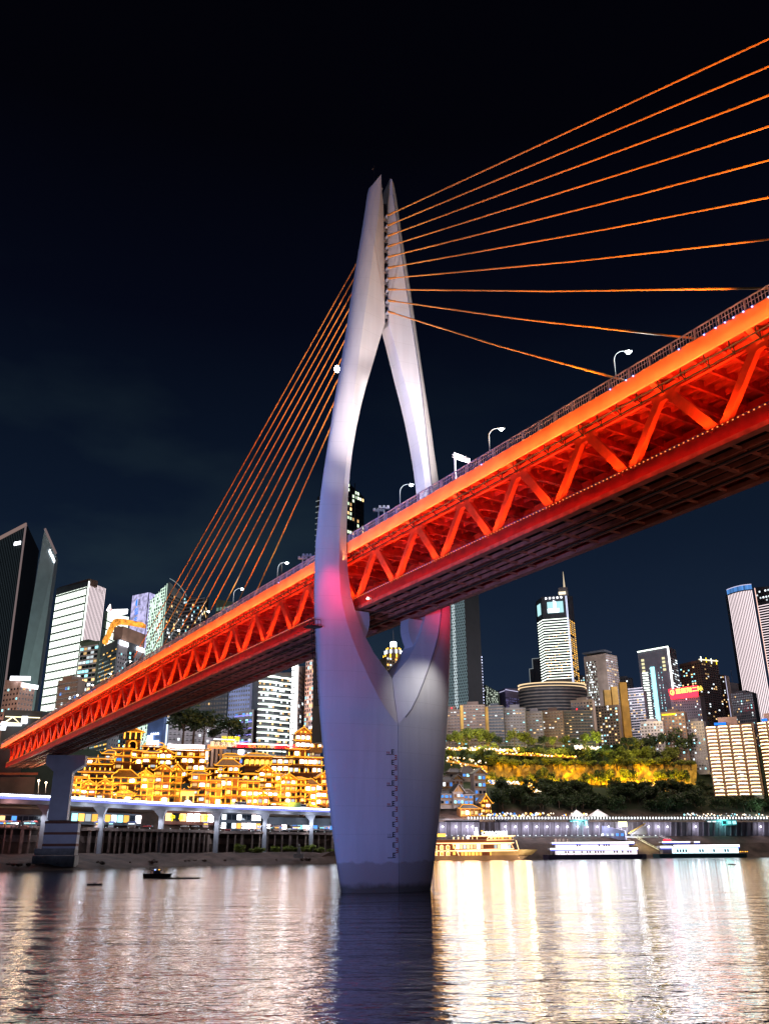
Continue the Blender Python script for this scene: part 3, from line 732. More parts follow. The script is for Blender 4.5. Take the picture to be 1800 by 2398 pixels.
def tower(kindname, label, cat, pts, row, Ys, tops, zb, mat, group=None, roof=True, lean=None):
    """building with plan corners given by three sightlines a,b,c (b = near corner); returns thing, faces"""
    (pa, pb, pc), (Ya, Yb, Yc) = pts, Ys
    A_, B_, C_ = V((*col(pa, row, Ya), 0)), V((*col(pb, row, Yb), 0)), V((*col(pc, row, Yc), 0))
    D_ = A_ + C_ - B_
    za, zb_, zc = zrow(A_[0], A_[1], tops[0]), zrow(B_[0], B_[1], tops[1]), zrow(C_[0], C_[1], tops[2])
    T = thing(kindname, label, cat, (B_[0], B_[1], zb), group)
    lv = [V((0, 0, 0))] * 4
    if lean: lv = [V((q, 0, 0)) for q in (lean[0], lean[1], lean[2], lean[0] + lean[2] - lean[1])]
    MB().prism([A_, B_, C_, D_], zb, [za, zb_, zc, za + zc - zb_], [p + q for p, q in zip((A_, B_, C_, D_), lv)]).build('wall', mat, T)
    if roof and abs(za - zb_) < 3 and abs(zc - zb_) < 8:
        c = (A_ + C_) / 2; w = (B_ - A_).length * .45; d = (C_ - B_).length * .45
        MB().box(c + V((0, 0, min(za, zc) + 1.6)), (max(w, 3), max(d, 3), 3.6), math.atan2((B_ - A_)[1], (B_ - A_)[0])).build('roof_house', mat, T)
    fa, fb = Face(A_, B_, zb, za, zb_), Face(B_, C_, zb, zb_, zc)
    fa.l0, fa.l1, fb.l0, fb.l1 = lv[0], lv[1], lv[1], lv[2]
    return T, fa, fb
RN = random.Random(11)

# ---- west group, seen above the bridge deck
T, f1, f2 = tower('office_tower', 'dark glass tower with a slanting pink edged top and two glowing sign blocks', 'skyscraper', (-70, 24, 60), 1580, (1180, 1150, 1220), (1278, 1228, 1290), 70, Wbk, lean=(-8, -8, -6))
MB().bar(f1.P(0, f1.zt0, .5), f1.P(f1.w, f1.zt1, .5), 2, 5).build('roof_edge', emi('edge_glow_pink', (.30, .2, .18), .8), T)
MB().bar(f1.P(f1.w - .8, 71, .6), f1.P(f1.w - .8, f1.zt1, .6), 2.6, 1, up=f1.n).build('corner_fin', emi('edge_glow_dim', (.26, .19, .19), .7), T)
vstrips(T, f1, 72, 0, 22, emi('facade_tube_faint', (.3, .42, .5), .10), w=.4, topfollow=True)
facade_windows(T, f1, 75, 150, 26, 4.2, [W_white, W_gold, E_dim], .32, .5, .5, rng=RN)
facade_windows(T, f2, 75, 170, 12, 4.2, [W_white, E_dim], .06, .5, .5, rng=RN)
z = zrow(*f1.P(f1.w - 8, 0)[:2], 1277)
for k in (0, 1): MB().box(f1.P(f1.w - 15.5 + k * 6.4, z + 3.5, .8), (5.4, .5, 5), f1.rz).build('sign_block', E_sw, T)
T, f1, f2 = tower('office_tower', 'grey blade shaped tower with a pointed slanting top and small tilted white sign', 'skyscraper', (41, 92, 100), 1580, (980, 1000, 1075), (1237, 1296, 1312), 70, wall('blade_grey', (.5, .6, .62), .08), roof=False, lean=(7, 0, 0))
MB().bar(f1.P(0, f1.zt0 - .5, .5), f1.P(f1.w, f1.zt1 - .5, .5), 1.2, 2.4).build('roof_edge', emi('edge_glow_dim', (.26, .19, .19), .7), T)
vstrips(T, f1, 72, 132, 12, emi('facade_tube_dimgreen', (.4, .6, .5), .5), w=.5, a0=0, a1=.5)
MB().box(f1.P(f1.w * .46, 110, .3), (.5, .4, 80), f1.rz).build('facade_joint', Wbk, T)
for k in range(9):
    a = f1.w * .55 + k * 1.25 + (.8 if k > 3 else 0); z = zrow(*f1.P(a, 0)[:2], 1290 + k * 3.1)
    MB().box(f1.P(a, z, .6), (.8, .4, 3.6), f1.rz).build('sign_lettering', E_sw, T)
T, f1, f2 = tower('office_tower', 'white glowing tower with close vertical light tubes crossed by dark floor bands', 'skyscraper', (106, 181, 226), 1580, (800, 770, 805), (1378, 1361, 1378), 70, Wd, roof=False)
zt = min(f1.zt0, f1.zt1)
vstrips(T, f1, 72, zt - 5, 22, E_tw, w=.5)
z = 74
while z < zt - 2:
    MB().box(f1.P(f1.w / 2, z, .55), (f1.w, .5, 1.3), f1.rz).build('floor_band', Wbk, T); z += 7.3
vstrips(T, f2, 72, 0, 13, E_tp, w=.55, topfollow=True)
MB().box(f2.P(.3, (f2.zt0 + 72) / 2, .5), (1.1, .6, f2.zt0 - 72), f2.rz).build('corner_light', E_tw, T)
MB().box(f1.P(f1.w * .5, zt + 0, -6), (f1.w * .95, 10, 6), f1.rz).build('roof_house', Wbr, T)
z = zrow(*f2.P(3, 0)[:2], 1370)
for k, g in enumerate('中三金云'):
    a = f2.w * .16 + k * f2.w * .19; zz = zrow(*f2.P(a, 0)[:2], 1376 + k * 4.6)
    text_mb(g, 3.2, f2.P(a, zz, .7), f2.x, (0, 0, 1)).build('lettering', Wbr, T)
T, f1, f2 = tower('office_tower', 'small green tower topped by a long white sign and a triangular logo', 'skyscraper', (237, 296, 304), 1500, (880, 930, 960), (1431, 1444, 1447), 70, Wgr)
vstrips(T, f1, 72, 0, 18, E_tw, w=.6, a0=.12, a1=1, topfollow=True)
bands(T, f1, 80, f1.zt1 - 8, 9.0, 1.2, Wbk)
mb = MB(); mb.hexa([f1.P(f1.w * .32, f1.zt0 - 1, .5), f1.P(f1.w * .92, f1.zt1 + 2.2, .5), f1.P(f1.w * .92, f1.zt1 + 2.2, -.5), f1.P(f1.w * .32, f1.zt0 - 1, -.5)], [f1.P(f1.w * .32, f1.zt0 + 6, .5), f1.P(f1.w * .92, f1.zt1 + 7.5, .5), f1.P(f1.w * .92, f1.zt1 + 7.5, -.5), f1.P(f1.w * .32, f1.zt0 + 6, -.5)]); mb.build('sign_board', E_sw, T)
MB().prism([(0, 0), (1, 0), (1, 1)], 0, 1) 
mb = MB(); q = [f1.P(f1.w * .08, f1.zt0 + 2, .6), f1.P(f1.w * .28, f1.zt0 + .5, .6), f1.P(f1.w * .19, f1.zt0 + 10, .6)]; mb.add(q + [p - f1.n for p in q], [(0, 1, 2), (5, 4, 3), (0, 3, 4, 1), (1, 4, 5, 2), (2, 5, 3, 0)]); mb.build('logo', emi('logo_pale', (1, .85, .8), 3), T)
mb = MB(); q = [f1.P(f1.w * .15, f1.zt0 + 3, .8), f1.P(f1.w * .235, f1.zt0 + 2.4, .8), f1.P(f1.w * .19, f1.zt0 + 7, .8)]; mb.add(q, [(0, 1, 2)]); mb.build('logo_centre', E_sr, T)
# curved orange roof hotel
T, f1, f2 = tower('hotel_block', 'black and grey hotel under a swooping orange lit roof beam, twin white signs', 'hotel', (224, 270, 333), 1560, (735, 700, 735), (1520, 1497, 1500), 66, Wd, roof=False)
zt = f1.zt1
facade_windows(T, f1, 70, zt - 6, 12, 3.6, [W_gold, W_gold, W_warm], .42, .7, .28, rng=RN)
for a0, a1 in ((.0, .34), (.66, 1.)):
    MB().box(f2.P(f2.w * (a0 + a1) / 2, (zt + 66) / 2 - 2, .6), (f2.w * (a1 - a0), 1.6, zt - 70), f2.rz).build('wall_bay', Wl, T)
    MB().box(f2.P(f2.w * (a0 + a1) / 2, zt - 2.4, 1.7), (f2.w * (a1 - a0) * .92, .5, 3.4), f2.rz).build('sign_board', E_sw, T)
    g = Face(f2.P(f2.w * a0, 0, 1.5), f2.P(f2.w * a1, 0, 1.5), 66, zt); facade_windows(T, g, 70, zt - 8, 4, 3.6, [W_cyan, W_dark], .3, .3, .4, rng=RN)
facade_windows(T, f2, 70, zt - 6, 3, 3.6, [W_dark, W_cyan], .4, .6, .5, a0=.36, a1=.64, rng=RN)
MB().box(f2.P(f2.w * .55, zt + 6.5, -4), (f2.w * .85, 9, 11), f2.rz).build('roof_house', wall('copper', (.5, .3, .22)), T)
mb = MB(); pth = []
for px, rw in ((240, 1506), (246, 1497), (252, 1484), (258, 1470), (265, 1460), (273, 1457), (290, 1458), (312, 1462), (334, 1466)):
    p = at(px, rw, 716 + (px - 240) * .25); pth.append(p)
dd = V((.3, 9, 0))
for p, q in zip(pth, pth[1:]): mb.hexa([p, q, q + dd, p + dd], [p + V((0, 0, 3.2)), q + V((0, 0, 3.2)), q + dd + V((0, 0, 3.2)), p + dd + V((0, 0, 3.2))])
mb.build('roof_beam', emi('roof_light_orange_n', (1, .36, .05), 1.3, rnd=.05, nscale=.3), T)
# apartments below it
T, f1, f2 = tower('apartment_block', 'slim apartment tower with stacked cool lit balconies left of the orange roof hotel', 'apartment building', (184, 226, 232), 1560, (660, 650, 680), (1506, 1500, 1503), 66, Wgr)
hstrips(T, f1, 70, f1.zt1 - 2, 3.5, Wl, .9, proud=.8, name='balcony')
facade_windows(T, f1, 70, f1.zt1, 5, 3.5, [W_white, W_warm, W_cyan], .6, .8, .55, rng=RN)
T, f1, f2 = tower('apartment_block', 'low dark apartment block with few lit windows just above the bridge railing', 'apartment building', (132, 178, 196), 1640, (600, 590, 610), (1594, 1590, 1596), 60, Wbr)
facade_windows(T, f1, 62, f1.zt1, 8, 3.4, [W_white, W_cyan, W_blue], .22, .6, .5, rng=RN); hstrips(T, f1, 64, f1.zt1, 3.4, Wg, .5, proud=.5, name='balcony')
# lilac screen tower
T, f1, f2 = tower('office_tower', 'lilac light wall tower with a round blue logo and large blue characters', 'skyscraper', (305, 343, 360), 1457, (950, 925, 950), (1395, 1387, 1394), 70, Wd, roof=False)
MB().prism([f1.P(.4, 0, .1), f1.P(f1.w - 1.2, 0, .1), f1.P(f1.w - 1.2, 0, .5), f1.P(.4, 0, .5)], 72, [f1.zt0, f1.zt1, f1.zt1, f1.zt0]).build('light_wall', emi('light_wall_lilac', (.62, .58, 1), .85, rnd=.02, nscale=.2), T)
MB().prism([f2.P(1, 0, .1), f2.P(f2.w - .4, 0, .1), f2.P(f2.w - .4, 0, .5), f2.P(1, 0, .5)], 72, [f2.zt0, f2.zt1, f2.zt1, f2.zt0]).build('light_wall', emi('light_wall_lilac', (.6, .58, 1), .75), T)
vstrips(T, f1, 72, 0, 12, E_tl, w=.3, topfollow=True, proud=.6)
c = f1.P(f1.w * .40, zrow(*f1.P(f1.w * .4, 0)[:2], 1411), .9)
mb = MB(); ring = [c + f1.x * (4.6 * cos(2 * pi * i / 18)) + V((0, 0, 4.6 * sin(2 * pi * i / 18))) for i in range(18) if not (-.1 < cos(2 * pi * i / 18) - .25)]
mb.add(ring, [tuple(range(len(ring)))]); mb.build('logo', E_sb, T)
for k in range(5): MB().box(c + f1.x * 3.1 + V((0, 0, -3 + 1.5 * k)), (4.4, .3, .7), f1.rz).build('logo_bar', Wg, T)
for k, g in enumerate('恒丰'): text_mb(g, 8.2, f1.P(f1.w * .26, zrow(*f1.P(f1.w * .4, 0)[:2], 1440 + k * 21), .9), f1.x, (0, 0, 1), bold=.02).build('lettering', E_sb, T)
# curved glass top tower
T, f1, f2 = tower('glass_tower', 'tower with a pale green lit net facade rising to a curved glass fin', 'skyscraper', (344, 385, 430), 1490, (850, 820, 850), (1407, 1362, 1400), 70, Wt, roof=False)
vstrips(T, f1, 72, 0, 9, E_tg, w=.5, topfollow=True); zt = f1.zt1
z = 74
while z < zt - 2:
    a = 0
    if z > f1.zt0: a = f1.w * (z - f1.zt0) / (f1.zt1 - f1.zt0)
    MB().box(f1.P((a + f1.w * .85) / 2, z, .4), (f1.w * .85 - a, .3, .5), f1.rz).build('light_strip', E_tg, T) if f1.w * .85 - a > 1 else None
    z += 3.4
facade_windows(T, f1, 74, zt, 10, 3.4, [E_tg, W_white], .45, .6, .6, a0=.05, a1=.72, rng=RN)
mb = MB(); arc = [f2.P(f2.w * 1.05 * (1 - cos(pi / 2 * i / 8)) if False else f2.w * 1.1 * sin(pi / 2 * i / 8), f2.zt1 - 8 + (f2.zt0 + 3 - f2.zt1 + 8) * cos(pi / 2 * i / 8), .6) for i in range(9)]
mb.tube(arc, .35, 5); mb.build('roof_fin', emi('fin_glow', (.5, .6, .62), .5), T)
facade_windows(T, f2, 74, f2.zt1, 10, 3.4, [W_warm, W_white], .12, .6, .5, rng=RN); hstrips(T, f2, 74, f2.zt1 - 3, 3.4, wall('slab', (.3, .3, .33)), .6, name='balcony')
T, f1, f2 = tower('apartment_block', 'wide stepped apartment tower with dark balconies and scattered lit windows behind the stay cables', 'apartment building', (425, 474, 484), 1480, (760, 750, 790), (1396, 1402, 1404), 66, Wd)
facade_windows(T, f1, 70, f1.zt0, 12, 3.3, [W_warm, W_white, W_cyan], .16, .6, .5, rng=RN); hstrips(T, f1, 70, f1.zt0 - 2, 3.3, wall('slab', (.3, .3, .33)), .7, name='balcony')
facade_windows(T, f2, 70, f2.zt0, 3, 3.3, [W_warm], .2, .6, .5, rng=RN)
T, f1, f2 = tower('office_block', 'plain grey green office block with a lit crown row behind the lowest stay cables', 'office building', (505, 545, 556), 1440, (770, 760, 800), (1403, 1410, 1412), 66, Wgr)
facade_windows(T, f1, 90, f1.zt0 - 8, 7, 3.6, [W_warm], .1, .5, .5, rng=RN); facade_windows(T, f1, f1.zt1 - 7, f1.zt1 - 1, 5, 5, [emi('window_dimgreen', (.3, .5, .4), .5)], .8, .6, .6, rng=RN)
# pink hotel at the left edge
T, f1, f2 = tower('hotel_block', 'pink stone hotel washed by upward lamps with white rooftop signs', 'hotel', (4, 40, 76), 1655, (640, 630, 640), (1592, 1596, 1606), 60, Wp, roof=False)
for f_, n_ in ((f1, 4), (f2, 4)):
    facade_windows(T, f_, 62, f_.zt0 - 3, 5, 3.6, [W_warm, W_cyan], .15, .4, .4, rng=RN)
    for i in range(n_):
        for lev in (.02, .5):
            a = f_.w * (i + .5) / n_; z = 62 + (f_.zt0 - 62) * lev
            inst('wall_lamp', emi('uplight_pink', (1, .72, .6), 4), T, f_.P(a, z, .7), (.8, .5, .8), f_.rz)
            lamp('SPOT', 'hotel_uplight', f_.P(a, z, 1.5), 900, (1, .5, .4), aim=f_.P(a, z + 8, 0), spot=70, blend=.8, radius=.3)
MB().box(f1.P(f1.w * 1.0, f1.zt1 + 2.2, .5), (14, .6, 3), .1).build('sign_board', E_sw, T); MB().box(f2.P(f2.w * .62, f2.zt1 - 1, .8), (13, .6, 2.8), f2.rz).build('sign_board', E_sw, T)
T, f1, f2 = tower('market_hall', 'low dark hall with a neon outlined gable and white shop front at the left edge', 'hall', (6, 96, 112), 1700, (560, 548, 575), (1662, 1665, 1668), 52, Wbk, roof=False)
g = [at(12, 1692, 552), at(31, 1679, 552), at(47, 1694, 552)]
MB().tube([g[0], g[1], g[2], g[0]], .45, 5).build('neon_gable', emi('neon_cream', (1, .85, .5), 2.6), T)
MB().tube([at(14, 1678, 552), at(94, 1681, 546)], .3, 5).build('neon_line', emi('neon_cream', (1, .85, .5), 2.6), T)
MB().box(at(30, 1697, 551), (11, .6, 1.4), .08).build('shop_light', E_whitesoft, T); MB().box(at(9, 1700, 551), (3, .6, 5), .08).build('shop_light', E_whitesoft, T); MB().box(at(58, 1686, 551), (3.4, .6, 4.5), .08).build('sign_board', E_sw, T)
facade_windows(T, f1, 55, 74, 14, 3.5, [W_blue, W_dark, W_cyan], .2, .5, .4, rng=RN)

# ---- middle group, seen under the bridge
T, f1, f2 = tower('apartment_block', 'dark brown tower under the bridge deck with three warm windows', 'apartment building', (440, 532, 540), 1660, (700, 690, 720), (1560, 1560, 1560), 66, Wd, roof=False)
facade_windows(T, f1, 70, f1.zt0, 14, 3.4, [W_warm], .04, .5, .5, rng=RN)
T, f1, f2 = tower('office_block', 'pale blue office block with rows of small dark windows under the deck', 'office building', (533, 583, 588), 1680, (670, 662, 690), (1580, 1580, 1580), 66, wall('pale_blue', (.35, .42, .75)), roof=False)
facade_windows(T, f1, 68, f1.zt0, 9, 3.4, [W_dark], .0, .55, .45, rng=RN)
T, f1, f2 = tower('curved_block', 'low building with a blue purple lit cornice and a white screen', 'shop building', (549, 590, 596), 1700, (640, 632, 650), (1668, 1661, 1662), 62, Wg, roof=False)
hstrips(T, f1, 66, f1.zt0 + 1, 4.6, emi('cornice_purple', (.35, .3, 1), 1.3), .8); facade_windows(T, f1, 64, f1.zt0, 5, 4.6, [W_white, W_blue, W_cyan], .6, .6, .5, rng=RN)
MB().box(f1.P(f1.w * .5, 75, .8), (f1.w * .3, .5, 7), f1.rz).build('led_screen', E_sw, T)
T, f1, f2 = tower('office_tower', 'dark glass tower ringed by white curved floor lines with one blazing white corner', 'skyscraper', (588, 602, 678), 1700, (660, 640, 655), (1575, 1575, 1575), 64, Wd, roof=False)
z = 66; k = 0
while z < f2.zt0:
    pts = []
    for i in range(13):
        a = f2.w * i / 12; bul = 3.2 * sin(pi * min(1, (i / 12) / .72)) if i / 12 < .72 else 1.4 * sin(pi * (i / 12 - .72) / .28)
        pts.append((f2.P(a, 0, bul + .3), f2.P(a, 0, -.2)))
    mb = MB(); 
    for (a, b), (c, d) in zip(pts, pts[1:]): mb.hexa([a + V((0, 0, z)), c + V((0, 0, z)), d + V((0, 0, z)), b + V((0, 0, z))], [a + V((0, 0, z + .75)), c + V((0, 0, z + .75)), d + V((0, 0, z + .75)), b + V((0, 0, z + .75))])
    mb.build('light_band', E_tw, T); z += 4.1; k += 1
facade_windows(T, f2, 67, f2.zt0, 16, 4.1, [W_white, W_warm, W_dark], .5, .8, .45, rng=RN)
T, f1, f2 = tower('office_tower', 'blazing white lit slab tower beside the ringed glass tower', 'skyscraper', (679, 696, 713), 1700, (640, 636, 660), (1560, 1560, 1560), 64, Wg, roof=False)
vstrips(T, f1, 66, f1.zt0, 2, emi('facade_blaze', (1, 1, .97), 4.5), w=f1.w * .36); hstrips(T, f1, 68, f1.zt0, 4.2, W_dark, .9, a1=.55, proud=.6, name='floor_band')
facade_windows(T, f2, 66, f2.zt0, 4, 3.4, [W_white], .05, .5, .5, rng=RN)
T, f1, f2 = tower('apartment_block', 'pinkish white apartment tower with dark window columns next to the pylon ladder', 'apartment building', (713, 738, 752), 1660, (640, 632, 660), (1530, 1530, 1530), 64, wall('pinkish', (.6, .48, .5)), roof=False)
facade_windows(T, f1, 66, f1.zt0, 5, 3.1, [W_white, W_warm, W_cyan], .3, .5, .6, rng=RN)
T, f1, f2 = tower('office_block', 'long white office block with a brightly lit open top floor above the golden houses', 'office building', (384, 396, 568), 1700, (640, 622, 652), (1683, 1676, 1688), 68, Wl, roof=False)
z1 = f2.zt0
for i in range(6):
    MB().box(f2.P(f2.w * (.11 + .148 * i + .07), z1 - 3.3, .3), (f2.w * .135, .3, 3.6), f2.rz).build('lit_bay', emi('bay_light', (.75, 1, .85), 1.15, rnd=.3), T)
    MB().box(f2.P(f2.w * (.11 + .148 * i), z1 - 3.3, .6), (.7, .7, 4.4), f2.rz).build('bay_post', emi('bay_post_light', (1, .85, .7), 1.5), T)
facade_windows(T, f2, 68, z1 - 6, 18, 3.6, [W_dark, W_white], .3, .5, .4, rng=RN); hstrips(T, f2, 70, z1 - 4, 3.6, wall('slab_white', (.7, .68, .7)), .5, proud=.5, name='floor_band')
MB().box(f1.P(f1.w / 2, (z1 + 68) / 2, .4), (f1.w * .7, .4, z1 - 70), f1.rz).build('light_wall', emi('side_glow', (.75, .9, 1), 1.5), T)
T, f1, f2 = tower('screen_building', 'deep blue building with a blazing white L shaped screen near the golden clock arch', 'shop building', (346, 383, 390), 1700, (600, 596, 620), (1672, 1676, 1680), 66, wall('deep_blue', (.1, .2, .5)), roof=False)
MB().box(f1.P(f1.w * .25, 76.5, .6), (4, .5, 7), f1.rz).build('led_screen', E_sw, T); MB().box(f1.P(f1.w * .55, 74.5, .7), (f1.w * .55, .5, 3.6), f1.rz).build('led_screen', E_sw, T); MB().box(f1.P(f1.w * .72, 71, .6), (4, .5, 5), f1.rz).build('led_screen', E_sw, T)
for k in range(4): inst('bulb', E_sw, T, f1.P(f1.w * (.35 + .13 * k), 81, .7), (1.2, 1.2, 1.2), 0, 'ball')
# tower behind the left leg, above the deck
T, f1, f2 = tower('glass_tower', 'tall black tower with ragged green white lit windows behind the left pylon leg', 'skyscraper', (741, 806, 852), 1250, (560, 545, 560), (1165, 1122, 1165), 70, Wbk, roof=False)
facade_windows(T, f2, 120, f2.zt0, 8, 3.4, [emi('window_greenwhite', (.8, 1, .7), 1.3, rnd=.7), W_warm], .34, .6, .6, rng=RN, cap=90); hstrips(T, f1, 150, f1.zt0 - 2, 4.2, E_dim, .5, a0=-.04, a1=.4)
T2 = T; MB().box(f2.P(f2.w * .5, f2.zt0 - 20, .3), (.5, .5, 40), f2.rz).build('facade_joint', Wd, T)
# tower seen through the V of the pylon
T, f1, f2 = tower('crown_tower', 'tower with a tiered glowing white crown and mast seen through the pylon opening', 'skyscraper', (889, 905, 962), 1560, (1120, 1100, 1120), (1545, 1536, 1545), 70, Wst, roof=False)
facade_windows(T, f2, 110, f2.zt0, 9, 4, [W_warm, W_white, W_gold], .5, .55, .5, rng=RN)
c = f2.P(f2.w * .42, 0, -8); zt = f2.zt0
for r_, z0, z1, m in ((13, zt - 2, zt + 4, E_gold), (11, zt + 4, zt + 10, E_whitesoft), (9, zt + 10, zt + 13, E_gold), (3.5, zt + 13, zt + 22, E_whitesoft)):
    q = [c + V((r_ * cos(2 * pi * i / 10), r_ * sin(2 * pi * i / 10), 0)) for i in range(10)]
    MB().prism(q, z0 + .6, z1).build('crown_tier', Wst if m is not E_whitesoft else Wl, T)
    for i in range(10):
        if q[i][1] < c[1] + 2: inst('crown_lamp', m, T, q[i] + V((0, 0, (z0 + z1) / 2)), (1.3, 1.3, (z1 - z0) * .8))
MB().tube([c + V((0, 0, zt + 22)), c + V((0, 0, zt + 38))], .5, 5, .15).build('mast', Wl, T)

# ---- east group
T, f1, f2 = tower('patterned_tower', 'dark tower with rows of short staggered vertical lights just right of the pylon', 'skyscraper', (1044, 1096, 1131), 1620, (1010, 990, 1030), (1330, 1330, 1330), 90, Wbk, roof=False)
for i in range(26):
    a = f1.w * (i + .5) / 26; mb = MB(); z = 96 + (i % 2) * 3.4
    lum = 10 <= i <= 13
    while z < f1.zt0:
        mb.box(f1.P(a, z, .25), (.42, .2, 4.8), f1.rz); z += 6.8
    mb.build('light_column', (emi('pattern_white', (.8, .95, 1), 1.3) if lum else emi('pattern_dim', (.42, .6, .66), .55)), T)
z = 110
while z < 225:
    inst('corner_lamp', emi('corner_lilac', (.7, .72, 1), 1.6, rnd=.7), T, f2.P(f2.w - .6, z, .4), (1.6, .5, 1.2), f2.rz); z += 3.4
T, f1, f2 = tower('office_block', 'small dark block with two tall cream light fins at the foot of the patterned tower', 'office building', (1104, 1137, 1142), 1640, (1200, 1190, 1230), (1608, 1604, 1606), 90, Wbk)
for a in (.35, .62): MB().box(f1.P(f1.w * a, 118, .6), (1.6, .6, 46), f1.rz).build('light_fin', emi('fin_cream', (1, .93, .7), 1.4), T)
facade_windows(T, f1, 100, f1.zt0, 8, 4, [W_white], .1, .4, .5, rng=RN)
T, f1, f2 = tower('office_block', 'block with a sparkling speckled light wall and a yellow sign', 'office building', (1138, 1166, 1170), 1640, (1180, 1180, 1210), (1604, 1620, 1622), 90, Wgr, roof=False)
facade_windows(T, f1, 98, f1.zt1 + 8, 14, 2.4, [emi('speckle', (.75, .85, .7), .9, rnd=.7)], .55, .5, .5, rng=RN, cap=90)
MB().box(f1.P(f1.w * .75, 106, .6), (f1.w * .5, .5, 4), f1.rz).build('sign_board', E_sy, T)
T, f1, f2 = tower('office_block', 'dim violet block with a pale lilac top line beside the round podium', 'office building', (1166, 1184, 1217), 1650, (1220, 1200, 1220), (1618, 1612, 1612), 90, wall('violet', (.16, .14, .3)), roof=False)
hstrips(T, f2, f2.zt0 - 1.6, f2.zt0, 3, E_tl, .8); hstrips(T, f1, f1.zt0 - 3, f1.zt0, 4, E_tl, .6); facade_windows(T, f2, 98, f2.zt0 - 8, 14, 3.4, [emi('window_violet', (.35, .35, .8), .5)], .5, .4, .4, rng=RN)
# oval podium
cx_, cy_ = at(1296, 1640, 1190)[0], 1195
T = thing('round_podium_building', 'wide oval building with gold and white lamp rings at the foot of the striped tower', 'shopping centre', (cx_, cy_, 90))
zt = zrow(cx_, cy_ - 25, 1598); ea, eb = 47, 28
oval = lambda k_, z_: [V((cx_ + ea * k_ * cos(2 * pi * i / 40), cy_ + eb * k_ * sin(2 * pi * i / 40), z_)) for i in range(40)]
MB().prism(oval(.96, 0), 90, zt - .8).build('wall', Wd, T)
z = 96; i = 0
while z < zt:
    m = emi('ring_warm', (1, .7, .4), 1.3) if z > zt - 5 else wall('slab_cream', (.55, .48, .42))
    MB().prism(oval(1.0, 0), z, z + (.8 if z > zt - 5 else 1.6)).build('floor_ring', m, T)
    for j in range(52):
        a = pi + pi * (j + .5) / 52
        if RN.random() < .62: inst('lamp', RN.choice([W_white, W_warm, W_warm]), T, (cx_ + ea * .975 * cos(a), cy_ + eb * .975 * sin(a), z + 2.4), (1.0, .8, 1.0)) if i < 14 else None
    z += 4.3; i += 1
MB().box((cx_ + 24, cy_ - 27, 104), (11, 1, 5)).build('sign_board', E_sw, T)
# striped tower with screen and spire
T, f1, f2 = tower('office_tower', 'tall tower ringed with white horizontal light lines, large screen on top and a lit spire', 'skyscraper', (1281, 1343, 1357), 1592, (1225, 1215, 1240), (1398, 1394, 1396), 90, Wd, roof=False)
# chamfer on its left
g0 = V((*col(1268, 1592, 1245), 0)); fc = Face(g0, f1.p0, 90, f1.zt0 - 1); MB().prism([g0, f1.p0, f1.p0 + V((2, 20, 0)), g0 + V((2, 20, 0))], 90, f1.zt0 - 1).build('wall', Wd, T)
zs = zrow(*f1.P(0, 0)[:2], 1452); z = zrow(*f1.P(0, 0)[:2], 1590)
st = (zs - z) / 22
for k in range(23): 
    MB().box(f1.P(f1.w / 2, z + st * k, .4), (f1.w, .4, .85), f1.rz).build('light_strip', E_tw, T)
    MB().box(fc.P(fc.w / 2, z + st * k, .4), (fc.w, .4, .8), fc.rz).build('light_strip', E_tw, T)
facade_windows(T, f1, z + .5, zs - 12, 18, st, [W_warm, W_gold], .16, .5, .35, rng=RN)
for a in (.95, .99): MB().box(f1.P(f1.w * a, (f1.zt1 + 95) / 2, .8), (.7, .5, f1.zt1 - 97), f1.rz).build('light_strip', emi('tube_lilac2', (.7, .75, 1), 1.8), T)
facade_windows(T, f2, 95, zs, 3, 3.2, [W_gold, W_warm], .9, .6, .55, rng=RN, cap=90)
z0, z1 = zrow(*f1.P(20, 0)[:2], 1435), zrow(*f1.P(20, 0)[:2], 1409)
MB().box(f1.P(f1.w * .52, (z0 + z1) / 2, .7), (f1.w * .62, .6, z1 - z0), f1.rz).build('led_screen', E_scr, T)
MB().box(f1.P(f1.w * .44, z0 + 3.4, 1.1), (f1.w * .44, .4, 5.5), f1.rz).build('screen_picture', E_whitesoft, T); MB().box(f1.P(f1.w * .47, z0 + 10, 1.1), (1.6, .4, 16), f1.rz).build('screen_picture', E_whitesoft, T); MB().box(f1.P(f1.w * .53, z0 + 12, 1.1), (1.6, .4, 10), f1.rz).build('screen_picture', E_whitesoft, T)
MB().box(fc.P(fc.w * .5, (z0 + z1) / 2, .7), (fc.w * .6, .5, (z1 - z0)), fc.rz).build('led_screen', E_scr, T)
for k in range(5): inst('roof_lamp', E_sw, T, f1.P(f1.w * (.18 + k * .15), f1.zt0 - 3, .7), (2, .7, 2.2), f1.rz)
ps = f1.P(f1.w * .93, 0, -3); zt = f1.zt1
MB().box(ps + V((-2, 0, zt + 6)), (13, 8, 12), f1.rz).build('roof_house', Wg, T); MB().box(ps + V((-5, -5, zt + 3)), (10, 1, 4), f1.rz).build('sign_board', emi('sign_cream', (1, .85, .6), 1.6), T)
MB().tube([ps + V((0, 0, zt + 12)), ps + V((0, 0, zt + 37))], 1.5, 6, .2).build('spire', emi('spire_glow', (1, .8, .55), .75), T)
for a, b, tp in ((1248, 1266, 1542), (1240, 1250, 1566)):
    T, f1, f2 = tower('slab_tower', 'thin dark slab tower outlined in grey left of the striped tower' if a == 1248 else 'lowest thin dark slab left of the striped tower', 'office building', (a, b, b + 4), 1590, (1400, 1395, 1420), (tp, tp, tp), 95, Wd, roof=False)
    MB().box(f1.P(.4, (f1.zt0 + 95) / 2, .4), (.9, .4, f1.zt0 - 97), f1.rz).build('edge_light', E_dim, T); MB().box(f1.P(f1.w / 2, f1.zt0 - .6, .4), (f1.w, .4, .9), f1.rz).build('edge_light', E_dim, T)
